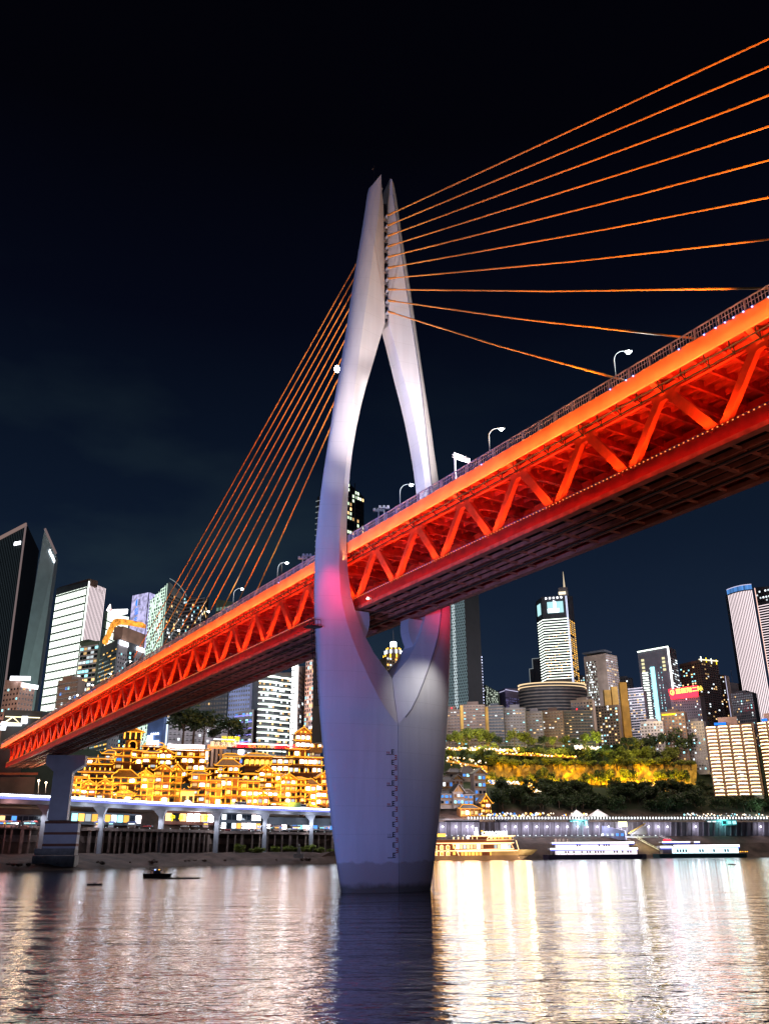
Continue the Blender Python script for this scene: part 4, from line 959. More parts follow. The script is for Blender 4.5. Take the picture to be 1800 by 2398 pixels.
T, f1, f2 = tower('apartment_block', 'beige apartment tower with a flat roof canopy right of the striped tower', 'apartment building', (1373, 1425, 1452), 1620, (1120, 1100, 1120), (1538, 1530, 1536), 92, Wb, roof=False)
facade_windows(T, f1, 96, f1.zt0 - 6, 9, 3.2, [emi('window_pale', (.7, .78, .65), .55, rnd=.5), W_white], .55, .6, .55, a0=.05, a1=.55, rng=RN); facade_windows(T, f2, 96, f2.zt0 - 4, 5, 3.2, [W_warm, W_white], .25, .6, .5, rng=RN); hstrips(T, f2, 98, f2.zt1, 3.2, Wl, .5, name='balcony')
MB().box(f1.P(f1.w * .5, f1.zt1 + 4, -8), (f1.w * 1.05, 20, 1.5), f1.rz).build('roof_canopy', Wd, T)
T, f1, f2 = tower('apartment_block', 'apartment block washed bright orange with two glowing golden stair shafts', 'apartment building', (1390, 1448, 1476), 1690, (1030, 1010, 1030), (1655, 1650, 1652), 90, Wb, roof=False)
facade_windows(T, f1, 92, f1.zt0, 9, 3.2, [W_warm, W_white, W_cyan], .3, .55, .5, rng=RN)
for a, b, tp in ((1414, 1432, 1616), (1432, 1449, 1608), (1452, 1472, 1598)):
    dy_ = 0 if a == 1452 else 42; p = col(a, 1640, 1008 + dy_); q = col(b, 1640, 1006 + dy_); zt = zrow(*p, tp); w_ = q[0] - p[0]
    MB().box(((p[0] + q[0]) / 2, p[1] + 2, (zt + (90 if a == 1452 else 108)) / 2), (w_ * .9, 6, zt - (90 if a == 1452 else 108))).build('stair_shaft', Wgold, T)
    lamp('SPOT', 'shaft_floodlight', ((p[0] + q[0]) / 2, p[1] - 13, (88 if a == 1452 else 116) + 2), 40000, (1, .62, .12), aim=((p[0] + q[0]) / 2, p[1], zt), spot=60, blend=.6, radius=.5)
T, f1, f2 = tower('apartment_block', 'dark apartment tower with dense pale balcony rails between the golden shaft and white bar tower', 'apartment building', (1474, 1510, 1518), 1660, (1090, 1080, 1100), (1611, 1616, 1618), 92, Wd)
hstrips(T, f1, 94, f1.zt0, 3.2, wall('rail', (.62, .56, .58)), .9, name='balcony'); facade_windows(T, f1, 94, f1.zt0, 6, 3.2, [W_warm, W_white], .25, .6, .4, rng=RN)
T, f1, f2 = tower('office_tower', 'dark tower with a cyan light strip, white roof outline and stacked white bars', 'skyscraper', (1502, 1577, 1594), 1620, (1160, 1140, 1165), (1527, 1514, 1522), 92, Wd, roof=False)
MB().bar(f1.P(0, f1.zt0, .5), f1.P(f1.w, f1.zt1, .5), .8, 1.4).build('roof_edge', E_tw, T)
z0 = 98; z1 = zrow(*f1.P(f1.w * .4, 0)[:2], 1562)
MB().box(f1.P(f1.w * .42, (z0 + z1) / 2, .6), (f1.w * .13, .5, z1 - z0), f1.rz).build('light_strip', W_cyan, T)
hstrips(T, f1, 94, z1 - 4, 3.3, E_tw, 1.3, a0=.08, a1=.26)
MB().box(f1.P(f1.w * .985, (f1.zt1 + 130) / 2, .7), (2.0, .5, f1.zt1 - 132), f1.rz).build('light_strip', emi('facade_blaze', (1, 1, .97), 4.5), T)
for a in (.3, .56, .66): facade_windows(T, f1, 94, z1, 1, 3.3, [W_cyan, W_white], .7, .25, .5, a0=a, a1=a + .06, rng=RN)
for a in (.14, .8):
    for k in range(4): MB().box(f1.P(f1.w * a, f1.zt0 - 12 - k * 5, .6), (f1.w * .09, .4, 3.0), f1.rz).build('light_frame', emi('frame_cream', (1, .9, .5), 1.1), T)
facade_windows(T, f2, 96, f2.zt1 - 12, 3, 3.3, [W_white], .5, .7, .4, rng=RN)
# hospital sign block
T, f1, f2 = tower('hospital_block', 'dark block carrying a glowing red board with orange Chinese characters', 'hospital', (1572, 1641, 1652), 1660, (1090, 1080, 1100), (1636, 1630, 1632), 90, wall('mauve', (.14, .11, .13)), roof=False)
facade_windows(T, f1, 92, f1.zt0, 14, 3.3, [W_white, W_cyan, W_warm], .12, .4, .4, rng=RN)
zc = f1.zt0
mb = MB(); mb.hexa([f1.P(f1.w * .02, zc - 1, 3), f1.P(f1.w * .96, zc + 1.5, 3), f1.P(f1.w * .96, zc + 1.5, -1), f1.P(f1.w * .02, zc - 1, -1)], [f1.P(-f1.w * .04, zc + 11, 3), f1.P(f1.w * .98, zc + 14, 3), f1.P(f1.w * .98, zc + 14, -1), f1.P(-f1.w * .04, zc + 11, -1)]); mb.build('sign_board', E_sr, T)
xd = (f1.x + V((0, 0, .08))).normalized()
text_mb('重医附二院', 6.4, f1.P(f1.w * .2, zc + 4.6, 3.3), xd, (0, 0, 1), bold=.02).build('lettering', emi('sign_letters_hot', (1, .72, .12), 3.2), T)
c = f1.P(f1.w * .09, zc + 6.8, 3.3); mb = MB(); mb.tube([c + f1.x * (2.6 * cos(a)) + V((0, 0, 2.8 * sin(a))) for a in [R(50 + 28 * i) for i in range(10)]], .5, 4); mb.box(c + f1.x * .8, (2.6, .3, 2.8), f1.rz); mb.build('logo', emi('sign_letters_hot', (1, .72, .12), 3.2), T)
T, f1, f2 = tower('apartment_block', 'brown twin apartment tower with a yellow lamp crown behind the red sign', 'apartment building', (1600, 1648, 1692), 1640, (1260, 1230, 1260), (1556, 1545, 1549), 92, Wbr, roof=False)
facade_windows(T, f1, 96, f1.zt0 - 3, 8, 3.3, [W_warm, W_white, W_cyan], .2, .5, .5, rng=RN, cap=40); facade_windows(T, f2, 96, f2.zt0 - 3, 9, 3.3, [W_warm, W_white], .12, .55, .5, rng=RN, cap=40); hstrips(T, f2, 100, f2.zt1 - 4, 3.3, Wg, .4, name='balcony')
MB().bar(f2.P(0, f2.zt0 + .5, .5), f2.P(f2.w, f2.zt1 + .5, .5), 1, 1.4).build('roof_edge', emi('roof_cream', (1, .85, .6), 1.6), T)
for k in range(4): MB().box(f2.P(f2.w * (.12 + .27 * k), f2.zt0 + 2, .2), (.9, .9, 7), f2.rz).build('crown_lamp', E_sy if k % 2 else E_tw, T)
T, f1, f2 = tower('apartment_block', 'slim grey apartment tower with one white light line right of the yellow crowned tower', 'apartment building', (1680, 1706, 1714), 1640, (1290, 1280, 1300), (1578, 1582, 1584), 92, Wbr)
MB().box(f1.P(f1.w * .97, (f1.zt1 + 100) / 2, .4), (.7, .4, f1.zt1 - 102), f1.rz).build('light_strip', E_tl, T); facade_windows(T, f1, 96, f1.zt0, 6, 3.3, [W_warm, W_white], .15, .5, .5, rng=RN, cap=30)
T, f1, f2 = tower('office_block', 'plain distant grey block with a thin mast between slim tower and the pin striped tower', 'office building', (1706, 1733, 1738), 1640, (1350, 1340, 1360), (1597, 1600, 1602), 92, Wg)
MB().tube([f1.P(f1.w * .5, f1.zt0, -3), f1.P(f1.w * .5, f1.zt0 + 18, -3)], .3, 5).build('mast', Wg, T)
T, f1, f2 = tower('apartment_block', 'dark mottled apartment block with cool windows in front of the pin striped tower', 'apartment building', (1714, 1766, 1776), 1660, (1150, 1130, 1160), (1624, 1620, 1624), 92, Wd)
facade_windows(T, f1, 94, f1.zt0, 12, 3.2, [W_white, W_cyan, W_warm], .12, .5, .5, rng=RN); hstrips(T, f1, 98, f1.zt1 - 2, 6.4, Wg, .5, name='balcony')
# pin striped tower
T = thing('office_tower', 'tall curved tower with white vertical pin stripes and a blue lit cap', 'skyscraper', (*col(1770, 1620, 1300), 92)); T['category'] = 'skyscraper'
p0 = V((*col(1738, 1620, 1330), 0)); p1 = V((*col(1800, 1620, 1280), 0)); pm = (p0 + p1) / 2 + V((-6, -12, 0))
arcp = []
for i in range(17):
    t = i / 16; arcp.append(p0 * (1 - t) ** 2 + pm * (2 * t * (1 - t)) + p1 * t * t)
za, zb2 = zrow(p0[0], p0[1], 1381), zrow(p1[0], p1[1], 1368)
bk = [p1 + V((10, 45, 0)), p0 + V((14, 45, 0))]
tops = [za + (zb2 - za) * i / 16 for i in range(17)] + [zb2, za]
MB().prism(arcp + bk, 92, tops).build('wall', Wd, T)
for i in range(16):
    f_ = Face(arcp[i], arcp[i + 1], 92, za)
    for q in (.5,):
        MB().box(f_.P(f_.w * q, (92 + tops[i] - 9) / 2, .4), (1.1, .4, tops[i] - 9 - 94), f_.rz).build('light_strip', E_tp, T)
    MB().box(f_.P(f_.w * .5, tops[i] - 4.5, .5), (f_.w, .4, 7), f_.rz).build('cap_light', emi('cap_blue', (.1, .3, .75), .8, rnd=.5), T)
    MB().box(f_.P(f_.w * .5, tops[i] - .4, .6), (f_.w, .4, 1), f_.rz).build('roof_edge', E_tl, T)
T, f1, f2 = tower('office_tower', 'second striped tower half cut by the right picture edge with curved floor lines', 'skyscraper', (1806, 1850, 1870), 1620, (1320, 1300, 1330), (1376, 1372, 1376), 92, Wd, roof=False)
hstrips(T, f1, 96, f1.zt0 - 30, 4, E_tp, .9); MB().box(f1.P(.5, (f1.zt0 + 92) / 2, .5), (1, .5, f1.zt0 - 94), f1.rz).build('light_strip', emi('neon_rose', (1, .6, .5), 1.5), T)
facade_windows(T, f1, f1.zt0 - 26, f1.zt0 - 4, 6, 5, [W_white], .4, .5, .5, rng=RN)
# low blocks on the ridge
low = [(1500, 1552, 1690, 1735, 'pale low block with square windows under the white bar tower', Wl), (1550, 1606, 1668, 1735, 'rounded brown block with a yellow shop sign band', Wbr), (1606, 1648, 1690, 1740, 'low mauve block beside the bright terraced apartments', Wg),
       (1340, 1392, 1640, 1720, 'tall narrow old block left of the orange washed block', Wb)]
for a, b, tp, bt, lb, m in low:
    T, f1, f2 = tower('apartment_block', lb, 'apartment building', (a, b, b + 6), 1710, (960, 950, 975), (tp, tp - 2, tp), 80, m)
    facade_windows(T, f1, 84, f1.zt0 - 1, 7, 3.3, [W_white, W_warm, W_cyan], .18, .5, .5, rng=RN, cap=40)
    if 'yellow' in lb: MB().box(f1.P(f1.w * .35, f1.zt0 - 3, .6), (f1.w * .6, .4, 1.6), f1.rz).build('sign_board', E_sy, T)
for a, b, tp, Yd, lb in ((1148, 1168, 1622, 1330, 'narrow infill block behind the speckled wall block'), (1352, 1374, 1585, 1330, 'slender dark block between striped tower and beige canopy tower'), (1446, 1482, 1588, 1340, 'distant block rising behind the golden stair shafts'),
                         (1556, 1602, 1588, 1340, 'distant block between the cyan striped tower and the red sign'), (1640, 1690, 1606, 1380, 'distant broad block behind the red sign and brown twin tower'), (1732, 1768, 1650, 1240, 'low block at the foot of the pin striped tower')):
    T, f1, f2 = tower('apartment_block', lb, 'apartment building', (a, b, b + 5), 1650, (Yd, Yd - 10, Yd + 20), (tp, tp - 1, tp), 95, Wg)
    facade_windows(T, f1, 98, f1.zt0 - 1, max(4, int(f1.w / 3.6)), 3.5, [W_white, W_warm, W_cyan], .2, .5, .5, rng=RN, cap=30)
# terraced bright apartments
for a, b, c, ta, tb, lb in ((1672, 1787, 1792, 1703, 1692, 'brightly lit terraced apartment block, every balcony edged with warm white light'), (1798, 1850, 1856, 1694, 1692, 'second terraced block with warm white balconies cut by the right edge')):
    T, f1, f2 = tower('terrace_block', lb, 'apartment building', (a, b, c), 1866, (905, 890, 920), (ta, tb, tb), 52, Wbr, roof=False)
    z = 55; fh = 3.45; ncol = 4 if a == 1672 else 2
    while z < f1.zt0 - 1:
        for j in range(ncol):
            a0, a1 = f1.w * (j + .05) / ncol, f1.w * (j + .93) / ncol; bul = 1.6 if j % 2 == 0 else 2.3
            mb = MB(); q = [f1.P(a0, z, .1), f1.P(a0 + 1.2, z, bul), f1.P(a1 - 1.2, z, bul), f1.P(a1, z, .1)]
            mb.hexa(q, [p + V((0, 0, 1.15)) for p in q]); mb.build('balcony', Wl, T)
            MB().box(f1.P((a0 + a1) / 2, z + 1.35, bul * .9), (a1 - a0 - 1.6, .25, 1.15), f1.rz).build('balcony_light', emi('balcony_tube', (1, .64, .3), 8, rnd=.3), T)
            if RN.random() < .3: inst('window', RN.choice([W_warm, W_white]), T, f1.P((a0 + a1) / 2 + RN.uniform(-3, 3), z + 2.2, .3), (3, .2, 1.3), f1.rz)
        z += fh
    MB().box(f1.P(f1.w * .5, f1.zt0 + 5, -8), (f1.w * .4, 8, 9), f1.rz).build('roof_house', Wp, T); MB().box(f1.P(f1.w * .33, f1.zt0 + 3, -3), (f1.w * .25, .6, 2.4), f1.rz).build('sign_board', E_sb, T)
# row of old blocks above the trees
old = [(1040, 1077, 1661, Wbr, 'narrow dark red old block next to the pylon'), (1078, 1136, 1650, Wbr, 'old block with an orange lit end wall and blue windows'), (1137, 1180, 1654, Wd, 'grey old block joined to the orange ended block'),
       (1180, 1230, 1657, Wg, 'old beige block with a pair of yellow windows'), (1230, 1270, 1666, Wg, 'old balcony block in the middle of the ridge row'), (1270, 1318, 1664, Wbr, 'old balcony block with several warm windows'), (1318, 1388, 1664, Wd, 'long dark old block with a red roof lamp')]
for a, b, tp, m, lb in old:
    T, f1, f2 = tower('old_apartment_block', lb, 'apartment building', (a, b, b + 3), 1700, (tY0((a + b) / 2) + 212, tY0((a + b) / 2) + 208, tY0((a + b) / 2) + 226), (tp, tp, tp), 80, m)
    facade_windows(T, f1, 84, f1.zt0, max(4, int(f1.w / 3)), 3.1, [W_warm, W_white, W_warm, W_cyan], .16, .6, .42, rng=RN, cap=40); hstrips(T, f1, 86, f1.zt0, 3.1, wall('slab_warm', (.34, .26, .22)), .5, proud=.5, name='balcony')
    if 'orange' in lb: MB().box(f1.P(1.6, (f1.zt0 + 84) / 2, .5), (3, 1, f1.zt0 - 86), f1.rz).build('end_wall', Wgold, T); lamp('SPOT', 'wall_floodlight', f1.P(1.6, 86, 8), 8000, (1, .5, .15), aim=f1.P(1.6, 105, 0), spot=60, radius=.5)
    if 'red' in lb: inst('roof_lamp', E_sr, T, f1.P(f1.w * .5, f1.zt0 + .8, .5), (1.2, 1.2, 1.2), 0, 'ball')

# added fill lights between the towers, standing in for the town's street glow
for x, Y, z, e, c in ((-260, 560, 100, 90000, (1, .75, .6)), (-150, 600, 130, 60000, (.8, .9, 1)), (-60, 590, 110, 60000, (1, .8, .8)), (150, 780, 135, 110000, (1, .72, .55)), (300, 900, 140, 120000, (1, .78, .66)), (430, 900, 150, 120000, (1, .8, .75)), (-400, 850, 150, 160000, (.7, .9, .85)), (80, 850, 150, 120000, (.8, .85, 1)), (300, 1050, 190, 160000, (.85, .85, 1))):
    lamp('POINT', 'town_fill', (x, Y, z), e * 2.4, c, radius=12)
# ================================================================== elevated river road
road_px = [-120, -60, 0, 60, 115, 173, 240, 310, 380, 450, 520, 600, 680, 760, 840, 930]
rp_ = []
for px in road_px:
    Y = lerp(ROAD_Y, px); p = at(px, 1885, Y); rp_.append(V((p[0], p[1], ROAD_Z)))
T = thing('elevated_road', 'long curved elevated road with a glowing white blue edge line on grey pillars', 'elevated road', (rp_[5][0], rp_[5][1], 6))
M_road = pbr('viaduct_concrete', (.22, .22, .26), .6, nscale=.3, var=.2)
mb = MB(); mbr = MB(); led = MB(); led2 = MB()
for i in range(len(rp_) - 1):
    p, q = rp_[i], rp_[i + 1]; n1 = (q - p).normalized().cross(V((0, 0, 1)))
    if i == 0: npv = n1
    n2 = ((rp_[min(i + 2, len(rp_) - 1)] - p).normalized()).cross(V((0, 0, 1)))
    def sec(c, n_): return [c + n_ * 6, c + n_ * 6 + V((0, 0, -1.2)), c + n_ * 2.5 + V((0, 0, -3)), c - n_ * 4 + V((0, 0, -3)), c - n_ * 7 + V((0, 0, -1.2)), c - n_ * 7]
    a, b = sec(p, npv), sec(q, n2)
    mb.add(a + b, [(j, (j + 1) % 6, 6 + (j + 1) % 6, 6 + j) for j in range(6)])
    led.bar(p + npv * 6.15 + V((0, 0, .35)), q + n2 * 6.15 + V((0, 0, .35)), .3, .7)
    led2.bar(p + npv * 6.15 + V((0, 0, -.75)), q + n2 * 6.15 + V((0, 0, -.75)), .2, 1.1)
    mbr.bar(p + npv * 5.9 + V((0, 0, 1.1)), q + n2 * 5.9 + V((0, 0, 1.1)), .12)
    npv = n2
mb.build('deck', M_road, T); led.build('edge_light', emi('road_edge_white', (.85, .9, 1), 14, sample=True), T); led2.build('edge_light_lower', emi('road_edge_blue', (.22, .25, 1), 1.6), T); mbr.build('railing', M_grey, T)
for px in (108, 240, 380, 510, 622, 730, 800):
    Y = lerp(ROAD_Y, px) + 1; p = at(px, 1900, Y); b = V((p[0], p[1], 0))
    m_ = MB(); m_.prism([b + V((-1.2, -1.4, 0)), b + V((1.2, -1.4, 0)), b + V((1.2, 1.4, 0)), b + V((-1.2, 1.4, 0))], 3, 25)
    m_.prism([b + V((-1.2, -1.4, 0)), b + V((1.2, -1.4, 0)), b + V((1.2, 1.4, 0)), b + V((-1.2, 1.4, 0))], 25, 28.5, [b + V((-4.5, -1.6, 0)), b + V((2.6, -1.6, 0)), b + V((2.6, 1.6, 0)), b + V((-4.5, 1.6, 0))])
    m_.build('pillar', M_road, T)
    lamp('SPOT', 'pillar_floodlight', (p[0] - 1, p[1] - 6, 27), 9000, (.85, .92, 1), aim=(p[0], p[1], 10), spot=80, blend=.9, radius=.3)
# buses and signs on the road
for px, off, L_, lb in ((700, 2, 11, 'long white coach on the elevated road near the pylon'), (560, 2, 10, 'dark green roofed bus on the elevated road before the golden houses')):
    Y = lerp(ROAD_Y, px); p = at(px, 1890, Y); c = V((p[0], p[1], ROAD_Z)); rz = math.atan2(170, 145)
    T = thing('bus', lb, 'bus', c)
    MB().box(c + V((0, 0, 2)), (L_, 2.5, 2.6), rz).build('body', Wl, T); MB().box(c + V((0, 0, 2.5)), (L_ * .94, 2.6, 1), rz).build('window_band', W_dark, T)
    for s in (-.35, .35):
        for w_ in (-1.2, 1.2): 
            q = c + V((cos(rz) * L_ * s - sin(rz) * w_, sin(rz) * L_ * s + cos(rz) * w_, .55)); MB().tube([q - V((-sin(rz), cos(rz), 0)) * .2, q + V((-sin(rz), cos(rz), 0)) * .2], .5, 10).build('wheel', M_black, T)
for px, rw, w_, h_, lb in ((690, 1888, 8, 4.5, 'dark green road sign board on the elevated road'),):
    Y = lerp(ROAD_Y, px) - 3; c = at(px, rw, Y)
    T = thing('road_sign', lb, 'road sign', (c[0], c[1], ROAD_Z)); MB().box(c, (w_, .3, h_), .3).build('panel', wall('sign_green', (.05, .13, .06)), T); MB().tube([V((c[0] + w_ * .48, c[1], ROAD_Z)), c + V((w_ * .48, 0, 4))], .15, 6).build('post', M_grey, T)

for px in (30, 150, 210, 275, 345, 415, 480, 545, 610, 670, 730, 785):
    Y = lerp(ROAD_Y, px) - 2; q = at(px, 1900, Y); lamp('POINT', 'under_road_lamp', (q[0], q[1] - 2, 24), 2600, (.75, .85, 1) if px > 140 else (1, .5, .45), radius=.5)
# ------------------------------------------------------------------ shops and pile platform below the road
def bayrow(px0, px1, rtop, rbot, dY, name, label, cat, mats, lit, n, wm=Wd, flh=None, h2=1):
    Y0, Y1 = lerp(ROAD_Y, px0) + dY, lerp(ROAD_Y, px1) + dY
    p, q = at(px0, rbot, Y0), at(px1, rbot, Y1); zb_ = p[2]; zt_ = at(px0, rtop, Y0)[2]
    T = thing(name, label, cat, (p[0], p[1], zb_))
    f_ = Face(p, q, zb_, zt_); bk = f_.n * -8
    MB().prism([f_.P(0, 0), f_.P(f_.w, 0), f_.P(f_.w, 0) + bk, f_.P(0, 0) + bk], zb_, zt_).build('wall', wm, T)
    facade_windows(T, f_, zb_ + .2, zt_ - .1, n, (zt_ - zb_ - .3) / h2, mats, lit, .82, .62, rng=RN)
    return T, f_
bayrow(165, 330, 1900, 1930, 8, 'shop_row', 'riverside shops with white blue lit fronts left of the yellow characters', 'shops', [W_shop, W_white, W_cyan, W_gold], .8, 11)
T, f_ = bayrow(385, 500, 1899, 1930, 8, 'shop_row', 'brown restaurant front under the road with yellow Chinese characters', 'restaurant', [W_shop, W_warm], .45, 7, wall('maroon', (.2, .07, .05)))
for k, g in enumerate('宁半江渡胡'):
    p = at(398 + 19.7 * k, 1923, lerp(ROAD_Y, 400 + 20 * k) - 2.5)
    text_mb(g, 3.6, p, f_.x, (0, 0, 1), bold=.03).build('lettering', E_sy, T)
bayrow(505, 610, 1903, 1945, 8, 'shop_row', 'blazing white shop fronts under the road right of the yellow characters', 'shops', [W_shop, E_sw, W_gold, W_white], .85, 9, h2=2)
bayrow(620, 790, 1913, 1945, 8, 'shop_row', 'cyan blue lit shop fronts under the road beside the pylon', 'shops', [W_cyan, W_shop, E_sw, W_blue], .85, 14, h2=2)
bayrow(-60, 105, 1905, 1930, 8, 'shop_row', 'dim shops under the road at the left edge', 'shops', [W_cyan, W_warm, W_blue], .18, 12)
def platform(px0, px1, rt, dY, name, label, npile, mat):
    Y0, Y1 = lerp(ROAD_Y, px0) + dY, lerp(ROAD_Y, px1) + dY
    p, q = at(px0, rt, Y0), at(px1, rt, Y1); zt_ = p[2]
    T = thing(name, label, 'platform', (p[0], p[1], 3)); f_ = Face(p, q, 3, zt_); bk = f_.n * -12
    MB().prism([f_.P(0, 0), f_.P(f_.w, 0), f_.P(f_.w, 0) + bk, f_.P(0, 0) + bk], zt_ - 1.4, zt_).build('slab', mat, T)
    for i in range(npile):
        a = f_.w * (i + .3 + .3 * RN.random()) / npile
        inst('pile', mat, T, f_.P(a, (zt_ + 1) / 2, -.8), (.7 if i % 3 else 1.5, .8, zt_ - 3), f_.rz)
    mb = MB(); mb.box(f_.P(f_.w / 2, zt_ - 5.5, -6), (f_.w, .5, 3.2), f_.rz); mb.build('beam', mat, T)
    k = int(f_.w / 7)
    for i in range(k): inst('lamp', W_white, T, f_.P(f_.w * (i + .5) / k, zt_ + .3, -.3), (.35, .35, .35), 0, 'ball')
    return T
M_wood = pbr('stained_concrete', (.22, .15, .13), .8, nscale=.5, var=.4)
platform(-80, 104, 1932, 2, 'pile_platform', 'dark pile platform over the bank at the left edge', 9, M_wood)
platform(208, 500, 1938, 2, 'pile_platform', 'long brown platform on thin piles right of the striped bridge pier', 22, M_wood)
platform(505, 790, 1946, 2, 'pile_platform', 'pile platform over green scrub beside the pylon', 16, M_wood)
# stalls and parked cars on the platforms below the road
def pedestal(px, off): 
    Y = lerp(ROAD_Y, px) + off; return at(px, 1938 if px < 500 else 1946, Y)
for i in range(34):
    px = RN.choice([RN.uniform(0, 100), RN.uniform(215, 495), RN.uniform(510, 780), RN.uniform(510, 780)]); c = pedestal(px, 3.5); w_ = RN.uniform(2.2, 4.2); m = RN.choice([W_shop, W_white, W_gold, W_cyan, W_blue, E_so])
    T = thing('market_stall', 'small lit stall on the pile platform under the elevated road', 'stall', c, 'stalls under the elevated road')
    MB().box(c + V((0, 0, .6)), (w_, 1.2, 1.1)).build('counter', RN.choice([Wbr, Wg, Wp]), T); MB().prism([c + V((-w_ * .6, -1.1, 0)), c + V((w_ * .6, -1.1, 0)), c + V((w_ * .6, 1, 0)), c + V((-w_ * .6, 1, 0))], c[2] + 2.4, [c[2] + 2.6, c[2] + 2.6, c[2] + 3.2, c[2] + 3.2]).build('awning', RN.choice([Wl, Wp, wall('awning_blue', (.1, .15, .4)), wall('awning_red', (.4, .06, .05))]), T)
    for sx3 in (-.5, .5): MB().tube([c + V((w_ * sx3, -.8, 0)), c + V((w_ * sx3, -.8, 2.5))], .08, 5).build('post', M_grey, T)
    MB().box(c + V((0, -.5, 1.9)), (w_ * .8, .2, .5)).build('light_box', m, T)
for i in range(14):
    px = RN.choice([RN.uniform(215, 495), RN.uniform(510, 780)]); c = pedestal(px, 6.5) + V((0, 0, .05)); T = thing('parked_car', 'parked car half in shadow behind the stalls under the elevated road', 'car', c, 'cars parked under the elevated road')
    MB().prism([c + V((-2.2, -.9, 0)), c + V((2.2, -.9, 0)), c + V((2.2, .9, 0)), c + V((-2.2, .9, 0))], c[2] + .35, c[2] + .95).build('body', RN.choice([Wl, Wd, Wg, wall('car_red', (.3, .02, .02))]), T)
    MB().prism([c + V((-1.4, -.8, 0)), c + V((1.1, -.8, 0)), c + V((1.1, .8, 0)), c + V((-1.4, .8, 0))], c[2] + .95, c[2] + 1.5, [c + V((-1, -.7, 0)), c + V((.6, -.7, 0)), c + V((.6, .7, 0)), c + V((-1, .7, 0))]).build('cabin', W_dark, T)
    for wx in (-1.4, 1.4):
        for wy in (-.8, .8): inst('wheel', M_black, T, c + V((wx, wy, .33)), (.66, .66, .66), 0, 'ball')
# debris, rocks and a stranded hulk on the bank
def rock(c, r, lb, mat, sz=.6):
    o = MB(); o.ball(c, r, 7, sz)
    for i, v in enumerate(o.v): o.v[i] = c + (v - c) * RN.uniform(.7, 1.2)
    ob = o.build('rock', mat, origin=c); tag(ob, lb, 'rock', 'rocks on the river bank')
for i in range(40):
    px = RN.choice([20, 60, 230, 300, 360, 430, 470, 540, 600, 660, 720]) + RN.uniform(-15, 15); Y = lerp(WATER_Y, px) + RN.uniform(4, 22); p = at(px, 2015, Y)
    rock(V((p[0], p[1], 2.2)), RN.uniform(.6, 1.8), 'small boulder lying on the muddy bank below the pile platforms', M_bank)
p = at(700, 2002, 556); T = thing('stone_statue', 'small stone figure on a plinth on the bank left of the pylon', 'monument', (p[0], p[1], 3)); c = V((p[0], p[1], 3))
MB().box(c + V((0, 0, 1.2)), (6, 3, 2.4)).build('plinth', M_conc2, T); MB().prism([c + V((-1.2, -1, 0)), c + V((1.2, -1, 0)), c + V((1.2, 1, 0)), c + V((-1.2, 1, 0))], 5.4, 9, [c + V((-.6, -.6, 0)), c + V((.6, -.6, 0)), c + V((.6, .6, 0)), c + V((-.6, .6, 0))]).ball(c + V((0, 0, 7)), .7).build('figure', M_conc2, T)

# ------------------------------------------------------------------ bridge pier on the bank
pc = (onz(112, 1772, 47) + onz(202, 1773, 47)) / 2; pc = V((pc[0], pc[1], 0))
px_ = (V((onz(202, 1773, 47)[0], onz(202, 1773, 47)[1], 0)) - V((onz(112, 1772, 47)[0], onz(112, 1772, 47)[1], 0))).normalized()
T = thing('bridge_pier', 'pale blue grey concrete bridge pier with brown banded base on the bank', 'bridge pier', (pc[0], pc[1], 3))
py_ = V((-px_[1], px_[0], 0))
def pq(a, d, z): return pc + px_ * a + py_ * d + V((0, 0, z))
def pbox(mb, a0, a1, d0, d1, z0, z1): mb.hexa([pq(a0, d0, z0), pq(a1, d0, z0), pq(a1, d1, z0), pq(a0, d1, z0)], [pq(a0, d0, z1), pq(a1, d0, z1), pq(a1, d1, z1), pq(a0, d1, z1)])
M_pier = pbr('pier_paint', (.5, .52, .62), .6, nscale=.3, var=.08)
hw = (V((onz(202, 1773, 47)[0], onz(202, 1773, 47)[1], 0)) - pc).length
mb = MB(); pbox(mb, -hw, hw, -2, 5, 43.6, 47.6); fr = [(-hw, 43.6), (hw, 43.6), (hw * .42, 40.3), (-hw * .55, 40.3)]
mb.add([pq(a, -2, z) for a, z in fr] + [pq(a, 5, z) for a, z in fr], [(0, 1, 2, 3), (7, 6, 5, 4), (0, 4, 5, 1), (1, 5, 6, 2), (2, 6, 7, 3), (3, 7, 4, 0)]); mb.build('pier_cap', M_pier, T)
mb = MB(); pbox(mb, -hw * .55, hw * .42, -2, 4, 20, 40.3); mb.build('column', M_pier, T)
zr = lambda r_: zrow(pc[0], pc[1], r_)
mb = MB(); pbox(mb, -hw * .62, hw * 1.05, -3, 5, zr(1990), zr(1923)); mb.build('banded_base', M_pier, T)
for r_ in (1926, 1952, 1979): mb = MB(); pbox(mb, -hw * .63, hw * 1.06, -3.15, 5.1, zr(r_ + 3), zr(r_ - 3)); mb.build('brown_band', wall('band_brown', (.22, .08, .05)), T)
mb = MB(); pbox(mb, -hw * .95, hw * 1.05, -4.2, 6, zr(2003), zr(1987)); pbox(mb, -hw * 1.0, hw * 1.1, -5, 7, zr(2030), zr(2004)); mb.build('plinth', M_conc2, T)
lamp('SPOT', 'pier_floodlight', (pc[0] + 25, pc[1] - 60, 6), 16000, (.55, .6, 1), aim=(pc[0], pc[1], 28), spot=45, blend=.7, radius=1)
